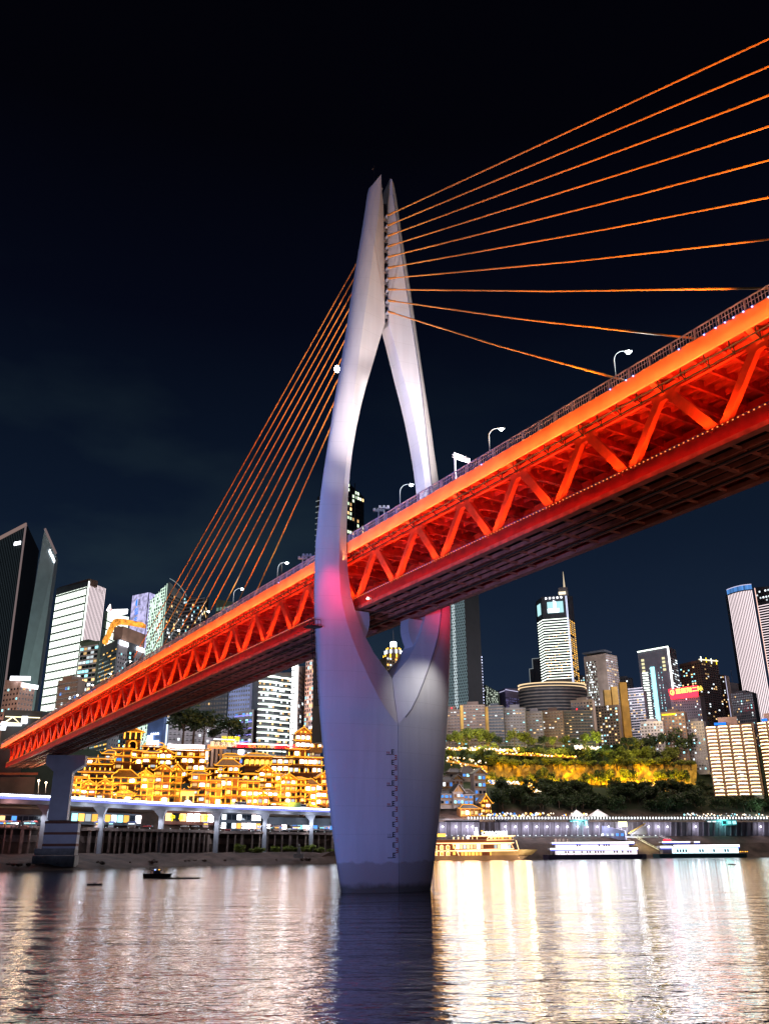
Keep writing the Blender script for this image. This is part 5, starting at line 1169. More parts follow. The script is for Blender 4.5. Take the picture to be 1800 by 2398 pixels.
# abutment and ramp at the left end
T = thing('bridge_abutment', 'dim pinkish concrete abutment behind the left end of the bridge', 'abutment', at(0, 1830, 500))
MB().prism([at(-80, 1830, 505), at(46, 1830, 505), at(46, 1830, 540), at(-80, 1830, 540)], 30, zrow(*col(0, 1740, 505), 1748)).build('wall', Wp, T)
MB().prism([at(-80, 1850, 480), at(80, 1850, 480), at(80, 1850, 503), at(-80, 1850, 503)], 20, zrow(*col(0, 1740, 480), 1820)).build('lower_wall', Wbr, T)
MB().box(at(20, 1812, 474), (30, .8, 1.2), .1).build('pipe', wall('rust', (.5, .12, .05)), T)
for px, rt in ((90, 1828), (107, 1833)):
    p = at(px, 1858, 455); T = thing('street_lamp', 'lit street lamp %s on the riverside terrace left of the pier' % ('taller and to the west' if px == 90 else 'shorter and nearer the pier'), 'street lamp', p); tp = at(px + 1.5, rt, 455)
    MB().tube([p, tp], .16, 6).build('post', M_grey, T); MB().ball(tp, .55).build('lamp_head', emi('lamp_warm', (1, .75, .4), 14), T)
    lamp('POINT', 'lamp_light', tp - V((0, 1, .5)), 3500, (1, .7, .4), radius=.4)

# ------------------------------------------------------------------ lamps, cameras and a sign on the bridge deck
def deck_lamp(px, py, label, u=0.0, arm=1):
    # lamp head seen at px,py, standing on the deck at offset u
    d = ray(px, py); s_ = ((BC - O).dot(BU) + u) / d.dot(BU); p = O + d * s_
    v = (p - BC).dot(BV); base = D(u, v, 60.3); h = p[2]
    T = thing('street_lamp', label, 'street lamp', base, 'curved lamps along the bridge deck')
    k = [base, base + V((0, 0, h - 60.3 - 1.6))]
    for i in range(1, 6): a = pi / 2 * i / 5; k.append(base + V((0, 0, h - 60.3 - 1.6)) + V((0, 0, 1.6 * sin(a))) + V((1.5 * (1 - cos(a)), 0, 0)) * arm)
    MB().tube(k, .1, 6, .06).build('post', M_grey, T); c = k[-1] + V((.7 * arm, 0, -.05))
    MB().box(c, (1.1, .4, .12)).build('lamp_housing', M_grey, T)
    MB().ball(c - V((0, 0, .16)), .36, 8, .7).build('lamp_head', emi('lamp_cool', (.9, 1, .92), 30), T)
    lamp('POINT', 'lamp_light', c - V((0, 0, .7)), 1500, (.9, 1, .95), radius=.3)
for px, py, lb in ((1434, 822, 'glowing curved lamp on the deck nearest the open river end'), (1143, 1003, 'glowing curved lamp on the deck between road sign and outer lamp'), (936, 1134, 'glowing curved lamp on the deck seen between the pylon legs'), (651, 1317, 'unlit looking curved lamp on the deck beside the camera mast'), (548, 1378, 'glowing curved lamp on the deck among the lowest city side cables'),
                   (471, 1431, 'small glowing deck lamp in front of the wide stepped apartments'), (403, 1475, 'small glowing deck lamp in front of the pale green tower'), (292, 1548, 'small deck lamp beside the orange roof hotel'), (246, 1577, 'small deck lamp before the slim apartment tower'), (205, 1603, 'small deck lamp above the low dark block'), (170, 1627, 'tiny deck lamp near the bend of the bridge')):
    deck_lamp(px, py, lb, 0.0)
def mast(px, py, lb, u=0.):
    d = ray(px, py); s_ = ((BC - O).dot(BU) + u) / d.dot(BU); p = O + d * s_; v = (p - BC).dot(BV); base = D(u, v, 60.3)
    T = thing('floodlight_mast', lb, 'mast', base, 'short masts with lamp clusters on the deck'); MB().tube([base, p], .12, 6).build('post', Wl, T)
    MB().box(p, (2.2, .8, .18)).build('crossarm', Wl, T)
    for k in (-.8, 0, .8): inst('lamp_head', Wl, T, p + V((k, -.2, .25)), (.5, .5, .35))
for px, py, lb in ((886, 1196, 'shorter lamp cluster mast between the pylon legs'), (899, 1190, 'taller lamp cluster mast between the pylon legs'), (709, 1308, 'lamp cluster mast just left of the pylon, shorter one'), (719, 1302, 'lamp cluster mast just left of the pylon, taller one')): mast(px, py, lb)
d = ray(1064, 1060); u = 2.; s_ = ((BC - O).dot(BU) + u) / d.dot(BU); p = O + d * s_; v = (p - BC).dot(BV); base = D(u, v, 60.3)
T = thing('road_sign', 'back of a pale rectangular road sign on a tall post right of the pylon', 'road sign', base)
MB().tube([base, p], .2, 8).build('post', Wl, T)
q = [p + V((.7, 0, -.2)), at(1100, 1073, p[1] + .5), at(1100, 1085, p[1] + .5), at(1068, 1075, p[1])]; q[0] = at(1068, 1061, p[1])
MB().add(q + [x + V((0, .2, 0)) for x in q], [(0, 1, 2, 3), (7, 6, 5, 4), (0, 4, 5, 1), (1, 5, 6, 2), (2, 6, 7, 3), (3, 7, 4, 0)]).build('panel', Wl, T)
for k in (.3, .7): MB().bar(q[0] * (1 - k) + q[3] * k - V((.8, .15, 0)), q[1] * (1 - k) + q[2] * k - V((0, .15, 0)), .12).build('bracket', M_grey, T)
d = ray(655, 1317); s_ = ((BC - O).dot(BU)) / d.dot(BU); p = O + d * s_; v = (p - BC).dot(BV); base = D(0, v - 1, 60.3)
T = thing('camera_mast', 'dark lattice mast with a side arm of cameras left of the pylon', 'mast', base)
MB().tube([base, base + V((0, 0, 11))], .2, 6).build('post', M_dark, T); MB().bar(base + V((0, 0, 9)), base + V((9, 0, 6.8)), .15).bar(base + V((0, 0, 8)), base + V((9, 0, 6.5)), .1).build('arm', M_dark, T); MB().box(base + V((7, 0, 7)), (2.2, .8, .8)).build('camera_head', M_grey, T)
# ================================================================== golden stilt houses on the cliff
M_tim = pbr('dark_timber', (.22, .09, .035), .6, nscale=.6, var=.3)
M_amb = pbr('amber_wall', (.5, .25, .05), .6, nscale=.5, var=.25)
M_eave = pbr('eave_lit_gold', (.55, .3, .05), .45, nscale=.5, var=.25)  # gold tone stands in for lamplight washing up the eaves
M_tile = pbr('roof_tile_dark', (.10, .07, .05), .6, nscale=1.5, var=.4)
M_tileg = pbr('roof_tile_lit_gold', (.38, .2, .035), .5, nscale=1.2, var=.4)  # gold tone carries the lamplight on these tiles
M_post = pbr('gold_post', (.7, .4, .08), .5)  # plain gold tone
E_eave = emi('eave_tube_gold', (1, .36, .02), 3, rnd=.3, sample=True)
E_lan = emi('lantern_gold', (1, .42, .04), 4.5, rnd=.5)
E_rake = emi('rake_tube_gold', (1, .38, .03), 2.0)
HYAW = R(19)
hx, hy = V((cos(HYAW), sin(HYAW), 0)), V((-sin(HYAW), cos(HYAW), 0))
def house(x0, x1, rb, re, ra, dY, nf, roofk, label, wallm=None, lit=.5, wm=None, lan=1., post=1, eaves=True, zoom='C', nb=None, dep=9.):
    cv_ = (lambda X, Y_: (170 + X * .18675, 1700 + Y_ * .18675)) if zoom == 'C' else ((lambda X, Y_: (450 + X * .1988, 1700 + Y_ * .1988)) if zoom == 'D' else (lambda X, Y_: (X, Y_)))
    p0x, rbt = cv_(x0, rb); p1x, ret = cv_(x1, re); _, rat = cv_(x0, ra)
    xm = (p0x + p1x) / 2; Y = lerp(ROAD_Y, xm) + 12 + dY
    A_ = at(p0x, rbt, Y); zb = A_[2]
    d = ray(p1x, rbt); n_ = hy; s_ = (A_ - O).dot(n_) / d.dot(n_); w = ((O + d * s_) - A_).dot(hx)
    mx_ = A_ + hx * w / 2; ze = zrow(mx_[0], mx_[1], ret); za = zrow(mx_[0], mx_[1], rat)
    def L(a, d_, z): return V((A_[0], A_[1], 0)) + hx * a + hy * d_ + V((0, 0, z))
    T = thing('stilt_house', label, 'stilt house', L(w / 2, 0, zb), 'golden stilt houses stacked up the cliff')
    wallm = wallm or M_tim; wm = wm or [W_shop, W_warm, W_gold, W_white]
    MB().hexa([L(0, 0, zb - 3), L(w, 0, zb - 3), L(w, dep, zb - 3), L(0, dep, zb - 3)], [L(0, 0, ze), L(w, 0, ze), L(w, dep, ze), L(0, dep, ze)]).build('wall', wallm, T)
    fh = (ze - zb) / nf; nb = nb or max(2, int(round(w / 3.6))); bw = w / nb
    for i in range(nf):
        z0 = zb + fh * i
        for j in range(nb):
            on = RN.random() < lit
            inst('window', RN.choice(wm) if on else RN.choice([W_dark, M_tim]), T, L(bw * (j + .5), -.12, z0 + fh * .47), (bw * .62, .2, fh * .42), HYAW)
        if post:
            for j in range(nb + 1):
                inst('post', M_post, T, L(min(w, max(0, bw * j)), -.9, z0 + fh * .45), (.32, .32, fh * .9), HYAW)
                if RN.random() < lan: inst('lantern', E_lan, T, L(min(w, max(0, bw * j)), -1.15, z0 + fh * .35), (.42, .3, fh * .42), HYAW)
        if eaves:
            ez = z0 + fh; o_ = 1.9 if i == nf - 1 else 1.0
            if i < nf - 1 or roofk not in ('gable', 'hip'):
                MB().hexa([L(-o_, -o_, ez - .1), L(w + o_, -o_, ez - .1), L(w + .2, .3, ez + .15), L(-.2, .3, ez + .15)], [L(-o_, -o_, ez + .15), L(w + o_, -o_, ez + .15), L(w + .2, .3, ez + 1.15), L(-.2, .3, ez + 1.15)]).build('eave', M_eave, T)
                if i == nf - 1 or (i + nf) % 2 == 0: MB().bar(L(-o_, -o_ - .1, ez + .02), L(w + o_, -o_ - .1, ez + .02), .18, .26).build('eave_light', E_eave, T)
                for s_ in (0, 1):      # upturned corners
                    a = -o_ if s_ == 0 else w + o_; q = a + (-1.0 if s_ == 0 else 1.0)
                    MB().bar(L(a, -o_ - .1, ez), L(q, -o_ - .6, ez + .9), .25).build('eave_corner', E_eave, T)
        if fh > 2.4:
            MB().box(L(w / 2, -.75, z0 + fh * .12), (w, .1, fh * .14), HYAW).build('balustrade', M_amb, T)
    if roofk == 'gable':
        ov = 1.8; e0, e1 = L(-ov, -2.2, ze - .6), L(w + ov, -2.2, ze - .6); ap = L(w / 2, -2.2, za); f_ = hy * (dep + 3)
        t = V((0, 0, .5))
        MB().add([L(0, -.1, ze), L(w, -.1, ze), L(w / 2, -.1, za - .4), L(0, dep, ze), L(w, dep, ze), L(w / 2, dep, za - .4)], [(0, 1, 2), (5, 4, 3), (0, 3, 4, 1), (1, 4, 5, 2), (2, 5, 3, 0)]).build('gable', M_amb, T)
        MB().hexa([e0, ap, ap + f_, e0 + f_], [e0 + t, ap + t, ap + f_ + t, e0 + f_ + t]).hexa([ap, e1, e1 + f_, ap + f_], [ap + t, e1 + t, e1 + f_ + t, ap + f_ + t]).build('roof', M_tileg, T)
        MB().bar(e0 - hx * .8 + V((0, 0, .8)) - hy * .15, e0 + hx * .6 - hy * .15, .28).bar(e0 + hx * .5 - hy * .15, ap - hy * .15, .4, .45).bar(ap - hy * .15, e1 - hx * .5 - hy * .15, .4, .45).bar(e1 - hx * .6 - hy * .15, e1 + hx * .8 + V((0, 0, .8)) - hy * .15, .28).build('rake_light', E_rake, T)
        MB().ball(ap + V((0, 0, .8)), .45).build('finial', E_lan, T)
        for k in (-1, 1): inst('lantern', E_lan, T, L(w / 2 + k * w * .14, -.6, ze + (za - ze) * .25), (min(2.2, w * .13), .3, (za - ze) * .28), HYAW, 'ball')
        MB().box(L(w / 2, -.5, (ze + za) / 2), (.3, .2, (za - ze) * .8), HYAW).bar(L(w * .2, -.5, ze + .2), L(w * .8, -.5, ze + .2), .3).build('gable_frame', M_post, T)
    elif roofk == 'hip':
        ov = 2.2; i_ = w * .22; q = [L(-ov, -ov, ze - .4), L(w + ov, -ov, ze - .4), L(w + ov, dep + ov, ze - .4), L(-ov, dep + ov, ze - .4)]; u = [L(i_, dep * .4, za), L(w - i_, dep * .4, za), L(w - i_, dep * .6, za), L(i_, dep * .6, za)]
        MB().hexa(q, u).build('roof', M_tileg, T)
        for a, b in ((0, 0), (1, 1)): MB().bar(q[a], u[b] + V((0, 0, .2)), .3).build('ridge_light', E_rake, T)
        MB().bar(q[0] - hx + V((0, 0, 1)), q[0], .3).bar(q[0] + V((0, -.1, 0)), q[1] + V((0, -.1, 0)), .26, .34).bar(q[1], q[1] + hx + V((0, 0, 1)), .3).build('eave_light', E_rake, T)
        MB().bar(u[0] + V((0, -.2, .2)), u[1] + V((0, -.2, .2)), .3, .4).build('ridge_light', E_rake, T)
    elif roofk == 'terrace':
        k = max(3, int(w / 2.6))
        for j in range(k): inst('lantern', E_lan, T, L(w * (j + .5) / k, -.4, ze + 1.9), (.55, .4, 1.3), HYAW)
    elif roofk == 'arch':
        k = max(2, int(w / 9))
        for j in range(k):
            c = L(w * (j + .5) / k, -.3, ze); r_ = w / k * .46
            MB().tube([c + hx * (r_ * cos(pi * i / 10)) + V((0, 0, (za - ze) * sin(pi * i / 10))) for i in range(11)], .28, 4).build('arch_light', E_rake, T)
    return T, L, w, zb, ze, za
HS = [
 # lower row
 (-40, 90, 905, 640, 560, 0, 4, 'flat', 'golden stilt house against the striped bridge pier, seen only as a lit edge', dict(wallm=M_amb, lit=.3)),
 (80, 284, 912, 740, 680, 0, 3, 'gable', 'small gabled stilt house next to the striped pier, the western of the twin gables', dict(lit=.35)),
 (288, 488, 915, 735, 668, 0, 3, 'gable', 'small gabled stilt house, the eastern of the twin gables below the round windows', dict(lit=.35)),
 (100, 485, 730, 585, 400, 9, 2, 'terrace', 'ochre hall with round dark windows and blue lit gallery above the twin gables', dict(wallm=M_amb, lit=.5, wm=[W_blue, W_blue, W_warm])),
 (172, 470, 545, 415, 400, 20, 2, 'flat', 'smooth ochre upper hall with a bright roof ornament under the bridge end', dict(wallm=M_amb, lit=.1, post=0)),
 (545, 742, 920, 845, 790, -3, 2, 'gable', 'low gatehouse gable in front of the dark timber gallery', dict(lit=.3)),
 (490, 775, 890, 640, 545, 4, 3, 'hip', 'house with a broad shining tiled roof over a dark timber gallery', dict(lit=.2)),
 (768, 998, 955, 632, 552, 0, 4, 'gable', 'tall dark timber gable house hung with rows of drop lanterns', dict(lit=.3)),
 (1002, 1200, 960, 552, 482, 3, 5, 'gable', 'five storey gabled tower house right of the drop lantern house', dict(lit=.45)),
 (1205, 1345, 965, 560, 475, 8, 5, 'gable', 'olive shadowed gable house with a dark blank flank', dict(wallm=wall('olive_wall', (.16, .14, .04)), lit=.15, lan=.25)),
 (1345, 1520, 1000, 820, 820, -4, 1, 'flat', 'pale stone gate with a round lit arch at road level', dict(wallm=wall('sandstone', (.62, .46, .36)), lit=0, post=0)),
 (1470, 1660, 960, 600, 560, 2, 4, 'hip', 'lantern hung house rising above the stone gate', dict(lit=.55)),
 # middle and upper rows
 (520, 722, 545, 292, 285, 16, 3, 'terrace', 'terraced house with paired windows left of the clock arch', dict(lit=.35, wm=[W_blue, W_warm, W_white])),
 (725, 862, 485, 315, 300, 14, 2, 'flat', 'balcony house directly below the tall golden arch', dict(lit=.4)),
 (868, 1050, 530, 335, 300, 14, 3, 'flat', 'house with three golden balconies between arch and upper gable', dict(wallm=M_amb, lit=.35)),
 (880, 1165, 300, 262, 208, 26, 1, 'arch', 'terrace with a row of neon arches beside the clock arch', dict(lit=.3)),
 (1010, 1235, 490, 332, 272, 17, 2, 'gable', 'upper gable house with two pale windows beneath the white light board', dict(lit=.8, wm=[W_white, W_shop])),
 (1200, 1650, 640, 305, 300, 18, 4, 'flat', 'long four tier gallery house below the blazing white light board', dict(lit=.55, wm=[W_shop, W_warm, W_white])),
 (395, 520, 560, 345, 300, 24, 2, 'hip', 'small roofed pavilion with a blue banner beside it under the bridge', dict(lit=.3)),
]
HD = [
 (0, 335, 935, 645, 600, 3, 3, 'terrace', 'wide lantern gallery block with arched shop windows west of the pagoda house', dict(lit=.6, wm=[W_shop, W_warm])),
 (318, 522, 930, 620, 600, 2, 3, 'flat', 'lower storeys of the pagoda house with round carved panels', dict(lit=.5)),
 (300, 540, 625, 465, 385, 8, 2, 'hip', 'pagoda house with a sweeping gold lit roof and red pillars', dict(lit=.5, wm=[W_warm, W_white])),
 (500, 778, 930, 655, 640, 3, 3, 'terrace', 'lantern gallery block with square glowing panels east of the pagoda house', dict(lit=.5)),
 (600, 780, 640, 565, 555, 9, 1, 'hip', 'low roofed annex left of the tall long roofed gable', dict(lit=.3)),
 (775, 935, 790, 535, 460, 6, 4, 'gable', 'tall gable house with a long gold lit roof slope and white windows', dict(lit=.7, wm=[W_shop, W_warm])),
 (770, 1010, 830, 770, 760, -1, 1, 'flat', 'blazing white window band above the small red gable', dict(lit=1, wm=[E_sw, W_shop])),
 (915, 1032, 905, 570, 555, 5, 4, 'terrace', 'narrow ochre house between the two tall gables', dict(wallm=M_amb, lit=.3)),
 (1032, 1215, 912, 625, 562, 1, 4, 'gable', 'gable house with a cross timber frame and bright third floor', dict(lit=.75, wm=[W_shop, W_white, W_warm])),
 (1218, 1325, 905, 620, 600, 4, 4, 'hip', 'rounded ochre tower house east of the cross framed gable', dict(wallm=M_amb, lit=.2)),
 (1322, 1455, 965, 690, 620, 1, 3, 'hip', 'house with a steep gold lit roof near the pylon', dict(lit=.7, wm=[W_shop, W_white])),
 (1455, 1640, 1010, 612, 545, 2, 5, 'gable', 'tall gable house touching the pylon edge', dict(lit=.7, wm=[W_shop, W_warm, W_gold])),
 (765, 898, 930, 830, 795, -4, 1, 'gable', 'small red fronted gable at road level', dict(lit=.9, wm=[W_white])),
 (720, 1130, 930, 912, 905, -5, 1, 'flat', 'long low gold lit canopy at road level', dict(lit=.4)),
 (1300, 1440, 1005, 950, 915, -6, 1, 'gable', 'tiny gatehouse gable at road level by the bus', dict(lit=.8)),
 (20, 330, 560, 505, 500, 15, 1, 'flat', 'upper terrace left of the pagoda roof', dict(lit=.3)),
 (360, 560, 400, 355, 320, 22, 1, 'hip', 'small roofed pavilion under the orange portal sign', dict(lit=.5, wm=[W_warm])),
 (615, 915, 480, 355, 318, 17, 1, 'hip', 'pillared hall with ribbed gold lit roofs below the red character board', dict(lit=.5, wm=[W_gold])),
 (930, 1135, 540, 372, 365, 16, 2, 'flat', 'restaurant terrace with bright bulbs below the red character board', dict(lit=.9, wm=[W_shop, W_white])),
 (1130, 1320, 560, 270, 262, 17, 3, 'hip', 'three tier pavilion below the golden corner pagoda', dict(lit=.6)),
 (1305, 1520, 560, 375, 370, 14, 2, 'flat', 'two tier gallery beside the pylon with white people lit terrace', dict(lit=.85, wm=[W_shop, W_white])),
 (1380, 1530, 260, 130, 30, 24, 2, 'hip', 'golden corner pagoda at the top beside the pylon', dict(wallm=M_amb, lit=.4)),
 (1215, 1390, 260, 90, 15, 25, 2, 'gable', 'highest dark gabled house with blazing white window', dict(lit=.8, wm=[W_shop, E_sw])),
]
HH = {}
for h in HS: HH[h[8]] = house(*h[:9], **h[9])
for h in HD: HH[h[8]] = house(*h[:9], zoom='D', **h[9])
# round dark windows on the ochre hall
T, L, w, zb, ze, za = HH['ochre hall with round dark windows and blue lit gallery above the twin gables']
for k in range(3): MB().tube([L(w * (.15 + .34 * k), -.25, zb + 3), L(w * (.15 + .34 * k), -.5, zb + 3)], 1.3, 14).build('round_window', W_dark, T)
T, L, w, zb, ze, za = HH['smooth ochre upper hall with a bright roof ornament under the bridge end']
MB().tube([L(w * .25, -.4, zb + 3), L(w * .38, -.4, zb + 4), L(w * .44, -.4, zb + 8), L(w * .5, -.4, zb + 4), L(w * .62, -.4, zb + 3)], .3, 4).build('neon_ornament', E_rake, T)
T, L, w, zb, ze, za = HH['pale stone gate with a round lit arch at road level']
MB().add([L(w * .55 + w * .3 * cos(pi * i / 12), -.3, zb + .2 + w * .34 * sin(pi * i / 12)) for i in range(13)], [tuple(range(13))]).build('arch_opening', W_shop, T)
# clock arch tower
p = at(170 + 835 * .18675, 1700 + 300 * .18675, lerp(ROAD_Y, 322) + 30); zz = lambda Yz: zrow(p[0], p[1], 1700 + Yz * .18675)
def K(a, d, z): return V((p[0], p[1], 0)) + hx * a + hy * d + V((0, 0, z))
m1 = (at(170 + 720 * .18675, 1756, p[1]) - at(170 + 885 * .18675, 1756, p[1])).length; hwk = m1 / 2
T = thing('arch_tower', 'tall golden tower with a round arch and pedimented belfry on the cliff top', 'tower', K(-hwk, 0, zz(300)))
MB().hexa([K(-m1, 0, zz(310)), K(0 + .5, 0, zz(310)), K(.5, 8, zz(310)), K(-m1, 8, zz(310))], [K(-m1, 0, zz(165)), K(.5, 0, zz(165)), K(.5, 8, zz(165)), K(-m1, 8, zz(165))]).build('wall', M_amb, T)
MB().add([K(-hwk + hwk * .52 * cos(pi * i / 12) if 0 < i < 12 else -hwk + hwk * .52 * (1 if i == 0 else -1), -.1, zz(240) + (zz(195) - zz(240)) * sin(pi * i / 12)) for i in range(13)] + [K(-hwk * 1.52, -.1, zz(292)), K(-hwk * .48, -.1, zz(292))], [tuple(range(15))]).build('arch_opening', M_black, T)
MB().tube([K(-hwk * .44, -.3, zz(292))] + [K(-hwk + hwk * .58 * cos(pi * i / 12), -.3, zz(240) + (zz(190) - zz(240)) * sin(pi * i / 12)) for i in range(13)] + [K(-hwk * 1.56, -.3, zz(292))], .3, 4).build('arch_light', E_rake, T)
MB().hexa([K(-m1 * 1.2, -.5, zz(160)), K(m1 * .12, -.5, zz(160)), K(m1 * .12, 8, zz(160)), K(-m1 * 1.2, 8, zz(160))], [K(-m1 * 1.2, -.5, zz(85)), K(m1 * .12, -.5, zz(85)), K(m1 * .12, 8, zz(85)), K(-m1 * 1.2, 8, zz(85))]).build('belfry', M_amb, T)
for k in range(4): inst('post', E_lan, T, K(-m1 * 1.15 + k * m1 * .41, -.8, zz(125)), (.5, .5, 3.6), HYAW)
for k in range(3): inst('window', W_dark, T, K(-m1 * .95 + k * m1 * .41, -.6, zz(120)), (2.2, .3, 6), HYAW)
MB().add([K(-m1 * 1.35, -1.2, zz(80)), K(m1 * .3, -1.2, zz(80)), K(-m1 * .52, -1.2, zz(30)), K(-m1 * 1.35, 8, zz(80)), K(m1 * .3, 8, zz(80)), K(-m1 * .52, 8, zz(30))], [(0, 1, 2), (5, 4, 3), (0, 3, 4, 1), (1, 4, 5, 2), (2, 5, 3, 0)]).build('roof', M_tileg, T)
MB().bar(K(-m1 * 1.4, -1.4, zz(82)), K(m1 * .35, -1.4, zz(82)), .3).bar(K(-m1 * 1.4, -1.4, zz(80)), K(-m1 * .52, -1.4, zz(30)), .3).bar(K(m1 * .35, -1.4, zz(80)), K(-m1 * .52, -1.4, zz(30)), .3).build('rake_light', E_rake, T)
# blazing light board, portal with three columns, red character board
def board(x0, y0, x1, y1, dY, name, label, cat, mat, zoom='D', post=True):
    f = (lambda X, Y_: (450 + X * .1988, 1700 + Y_ * .1988)) if zoom == 'D' else (lambda X, Y_: (170 + X * .18675, 1700 + Y_ * .18675))
    a, b = f(x0, y1), f(x1, y1); Y = lerp(ROAD_Y, (a[0] + b[0]) / 2) + 12 + dY
    A_ = at(a[0], a[1], Y); d = ray(b[0], b[1]); s_ = (A_ - O).dot(hy) / d.dot(hy); w = ((O + d * s_) - A_).dot(hx)
    zt = zrow(A_[0] + hx[0] * w / 2, A_[1] + hx[1] * w / 2, f(x0, y0)[1]); L = lambda q, dd, z: V((A_[0], A_[1], 0)) + hx * q + hy * dd + V((0, 0, z))
    T = thing(name, label, cat, L(w / 2, 0, A_[2]))
    MB().hexa([L(0, 0, A_[2]), L(w, 0, A_[2]), L(w, .8, A_[2]), L(0, .8, A_[2])], [L(0, 0, zt), L(w, 0, zt), L(w, .8, zt), L(0, .8, zt)]).build('panel', mat, T)
    if post:
        for q in (.08, .5, .92): MB().box(L(w * q, 1.4, A_[2] - 3), (.5, .5, (zt - A_[2]) + 6), HYAW).build('post', M_dark, T)
    return T, L, w, A_[2], zt
T, L, w, z0, z1 = board(1190, 235, 1650, 300, 24, 'light_board', 'blazing white light board with faint orange writing over the long gallery house', 'billboard', emi('board_white', (1, .85, .82), 10, rnd=.01), 'C')
text_mb('洪崖洞', (z1 - z0) * .34, L(w * .04, -.2, z0 + (z1 - z0) * .25), hx, (0, 0, 1)).build('lettering', E_so, T); 
T, L, w, z0, z1 = board(25, 300, 180, 390, 20, 'light_board', 'smaller blazing white light board with a round outline left of the portal columns', 'billboard', emi('board_white2', (1, .88, .92), 9, rnd=.01), 'D')
MB().tube([L(w * .5 + 2.6 * cos(2 * pi * i / 14), -.3, z0 + 3.4 + 2.6 * sin(2 * pi * i / 14)) for i in range(15)], .25, 4).build('logo_ring', M_grey, T)
T, L, w, z0, z1 = board(182, 222, 405, 262, 22, 'portal', 'stone portal of three dark bays under an orange sign board', 'portal', emi('portal_orange', (1, .3, .08), 1.5), 'D', False)
for q in (.04, .28, .5, .73): MB().box(L(w * q, .8, z0 - 8), (1.6, 1.6, 16), HYAW).build('column', wall('sandstone', (.62, .46, .36)), T)
MB().box(L(w * .38, 3, z0 - 8), (w * .75, .6, 16), HYAW).build('back_wall', M_black, T)
text_mb('重庆洪崖洞', 3.2, L(w * .12, -.3, z0 + 1.2), hx, (0, 0, 1)).build('lettering', emi('letters_peach', (1, .7, .4), 2.4), T)
T, L, w, z0, z1 = board(415, 222, 1120, 275, 24, 'character_board', 'long dark board with small red and orange characters along the cliff top', 'billboard', wall('board_dark', (.05, .04, .06)), 'D')
xs = .06
for tx, m, fr in (('洪崖洞江景', E_sr, .08), ('老火锅美食街', E_so, .33), ('民俗风貌区夜景', emi('letters_dimred', (1, .1, .05), .8), .5), ('重庆小天鹅', E_sr, .78)):
    text_mb(tx, 3.0, L(w * fr, -.25, z0 + 1.5), hx, (0, 0, 1)).build('lettering', m, T)
for fr in (.055, .74): MB().tube([L(w * fr, -.2, z0 + 3), L(w * fr, -.4, z0 + 3)], 1.6, 12).build('emblem', emi('emblem_pale', (1, .6, .5), 1.2), T)
MB().bar(L(0, -.2, z1 + .4), L(w, -.2, z1 + .4), .5).build('top_light', E_whitesoft, T)
T, L, w, z0, z1 = board(250, 160, 500, 205, 30, 'roof_sign', 'cream roof sign with yellow scrawled writing below the dark trees', 'sign', wall('sign_cream', (.3, .25, .15)), 'D'); text_mb('洪崖洞', 4, L(w * .35, -.3, z0 + 1), hx, (0, 0, 1), bold=.02).build('lettering', E_sy, T)
MB().bar(L(0, -.2, z1), L(w, -.2, z1), .4).build('top_light', E_whitesoft, T)
# added warm spots in front bring the house walls to gold
for px, e in ((190, 42000), (270, 60000), (350, 70000), (430, 60000), (510, 60000), (590, 60000), (670, 60000), (740, 50000)):
    Y = lerp(ROAD_Y, px) - 6; q = at(px, 1880, Y)
    lamp('SPOT', 'house_fill_spot', (q[0], q[1], 33), e * 1.7, (1, .44, .05), aim=(q[0] + 6, q[1] + 45, 66), spot=95, blend=.8, radius=.8)

# ================================================================== trees
def leaf_mat(name, c):
    m, n, l = newmat(name); b = n.new('ShaderNodeBsdfPrincipled'); o = n.new('ShaderNodeOutputMaterial'); tr = n.new('ShaderNodeBsdfTranslucent'); mx2 = n.new('ShaderNodeMixShader'); mx2.inputs[0].default_value = .3
    oi = n.new('ShaderNodeObjectInfo'); g = n.new('ShaderNodeNewGeometry'); z = n.new('ShaderNodeTexNoise'); z.inputs['Scale'].default_value = .5; l.new(g.outputs['Position'], z.inputs['Vector'])
    hs = n.new('ShaderNodeMapRange'); hs.inputs[1].default_value = .3; hs.inputs[2].default_value = .7; hs.inputs[3].default_value = .45; hs.inputs[4].default_value = 1.6; l.new(z.outputs['Fac'], hs.inputs[0])
    v = n.new('ShaderNodeVectorMath'); v.operation = 'SCALE'; v.inputs[0].default_value = c; l.new(hs.outputs[0], v.inputs['Scale']); l.new(v.outputs[0], b.inputs['Base Color']); l.new(v.outputs[0], tr.inputs[0]); b.inputs['Roughness'].default_value = .6
    l.new(b.outputs[0], mx2.inputs[1]); l.new(tr.outputs[0], mx2.inputs[2]); l.new(mx2.outputs[0], o.inputs[0]); return m
M_leaf = leaf_mat('leaf_lit', (.17, .2, .03)); M_leafd = leaf_mat('leaf_unlit', (.035, .06, .02)); M_bark = pbr('bark', (.09, .06, .04), .9)  # lit and unlit leaf copies, lamplight put into the colour
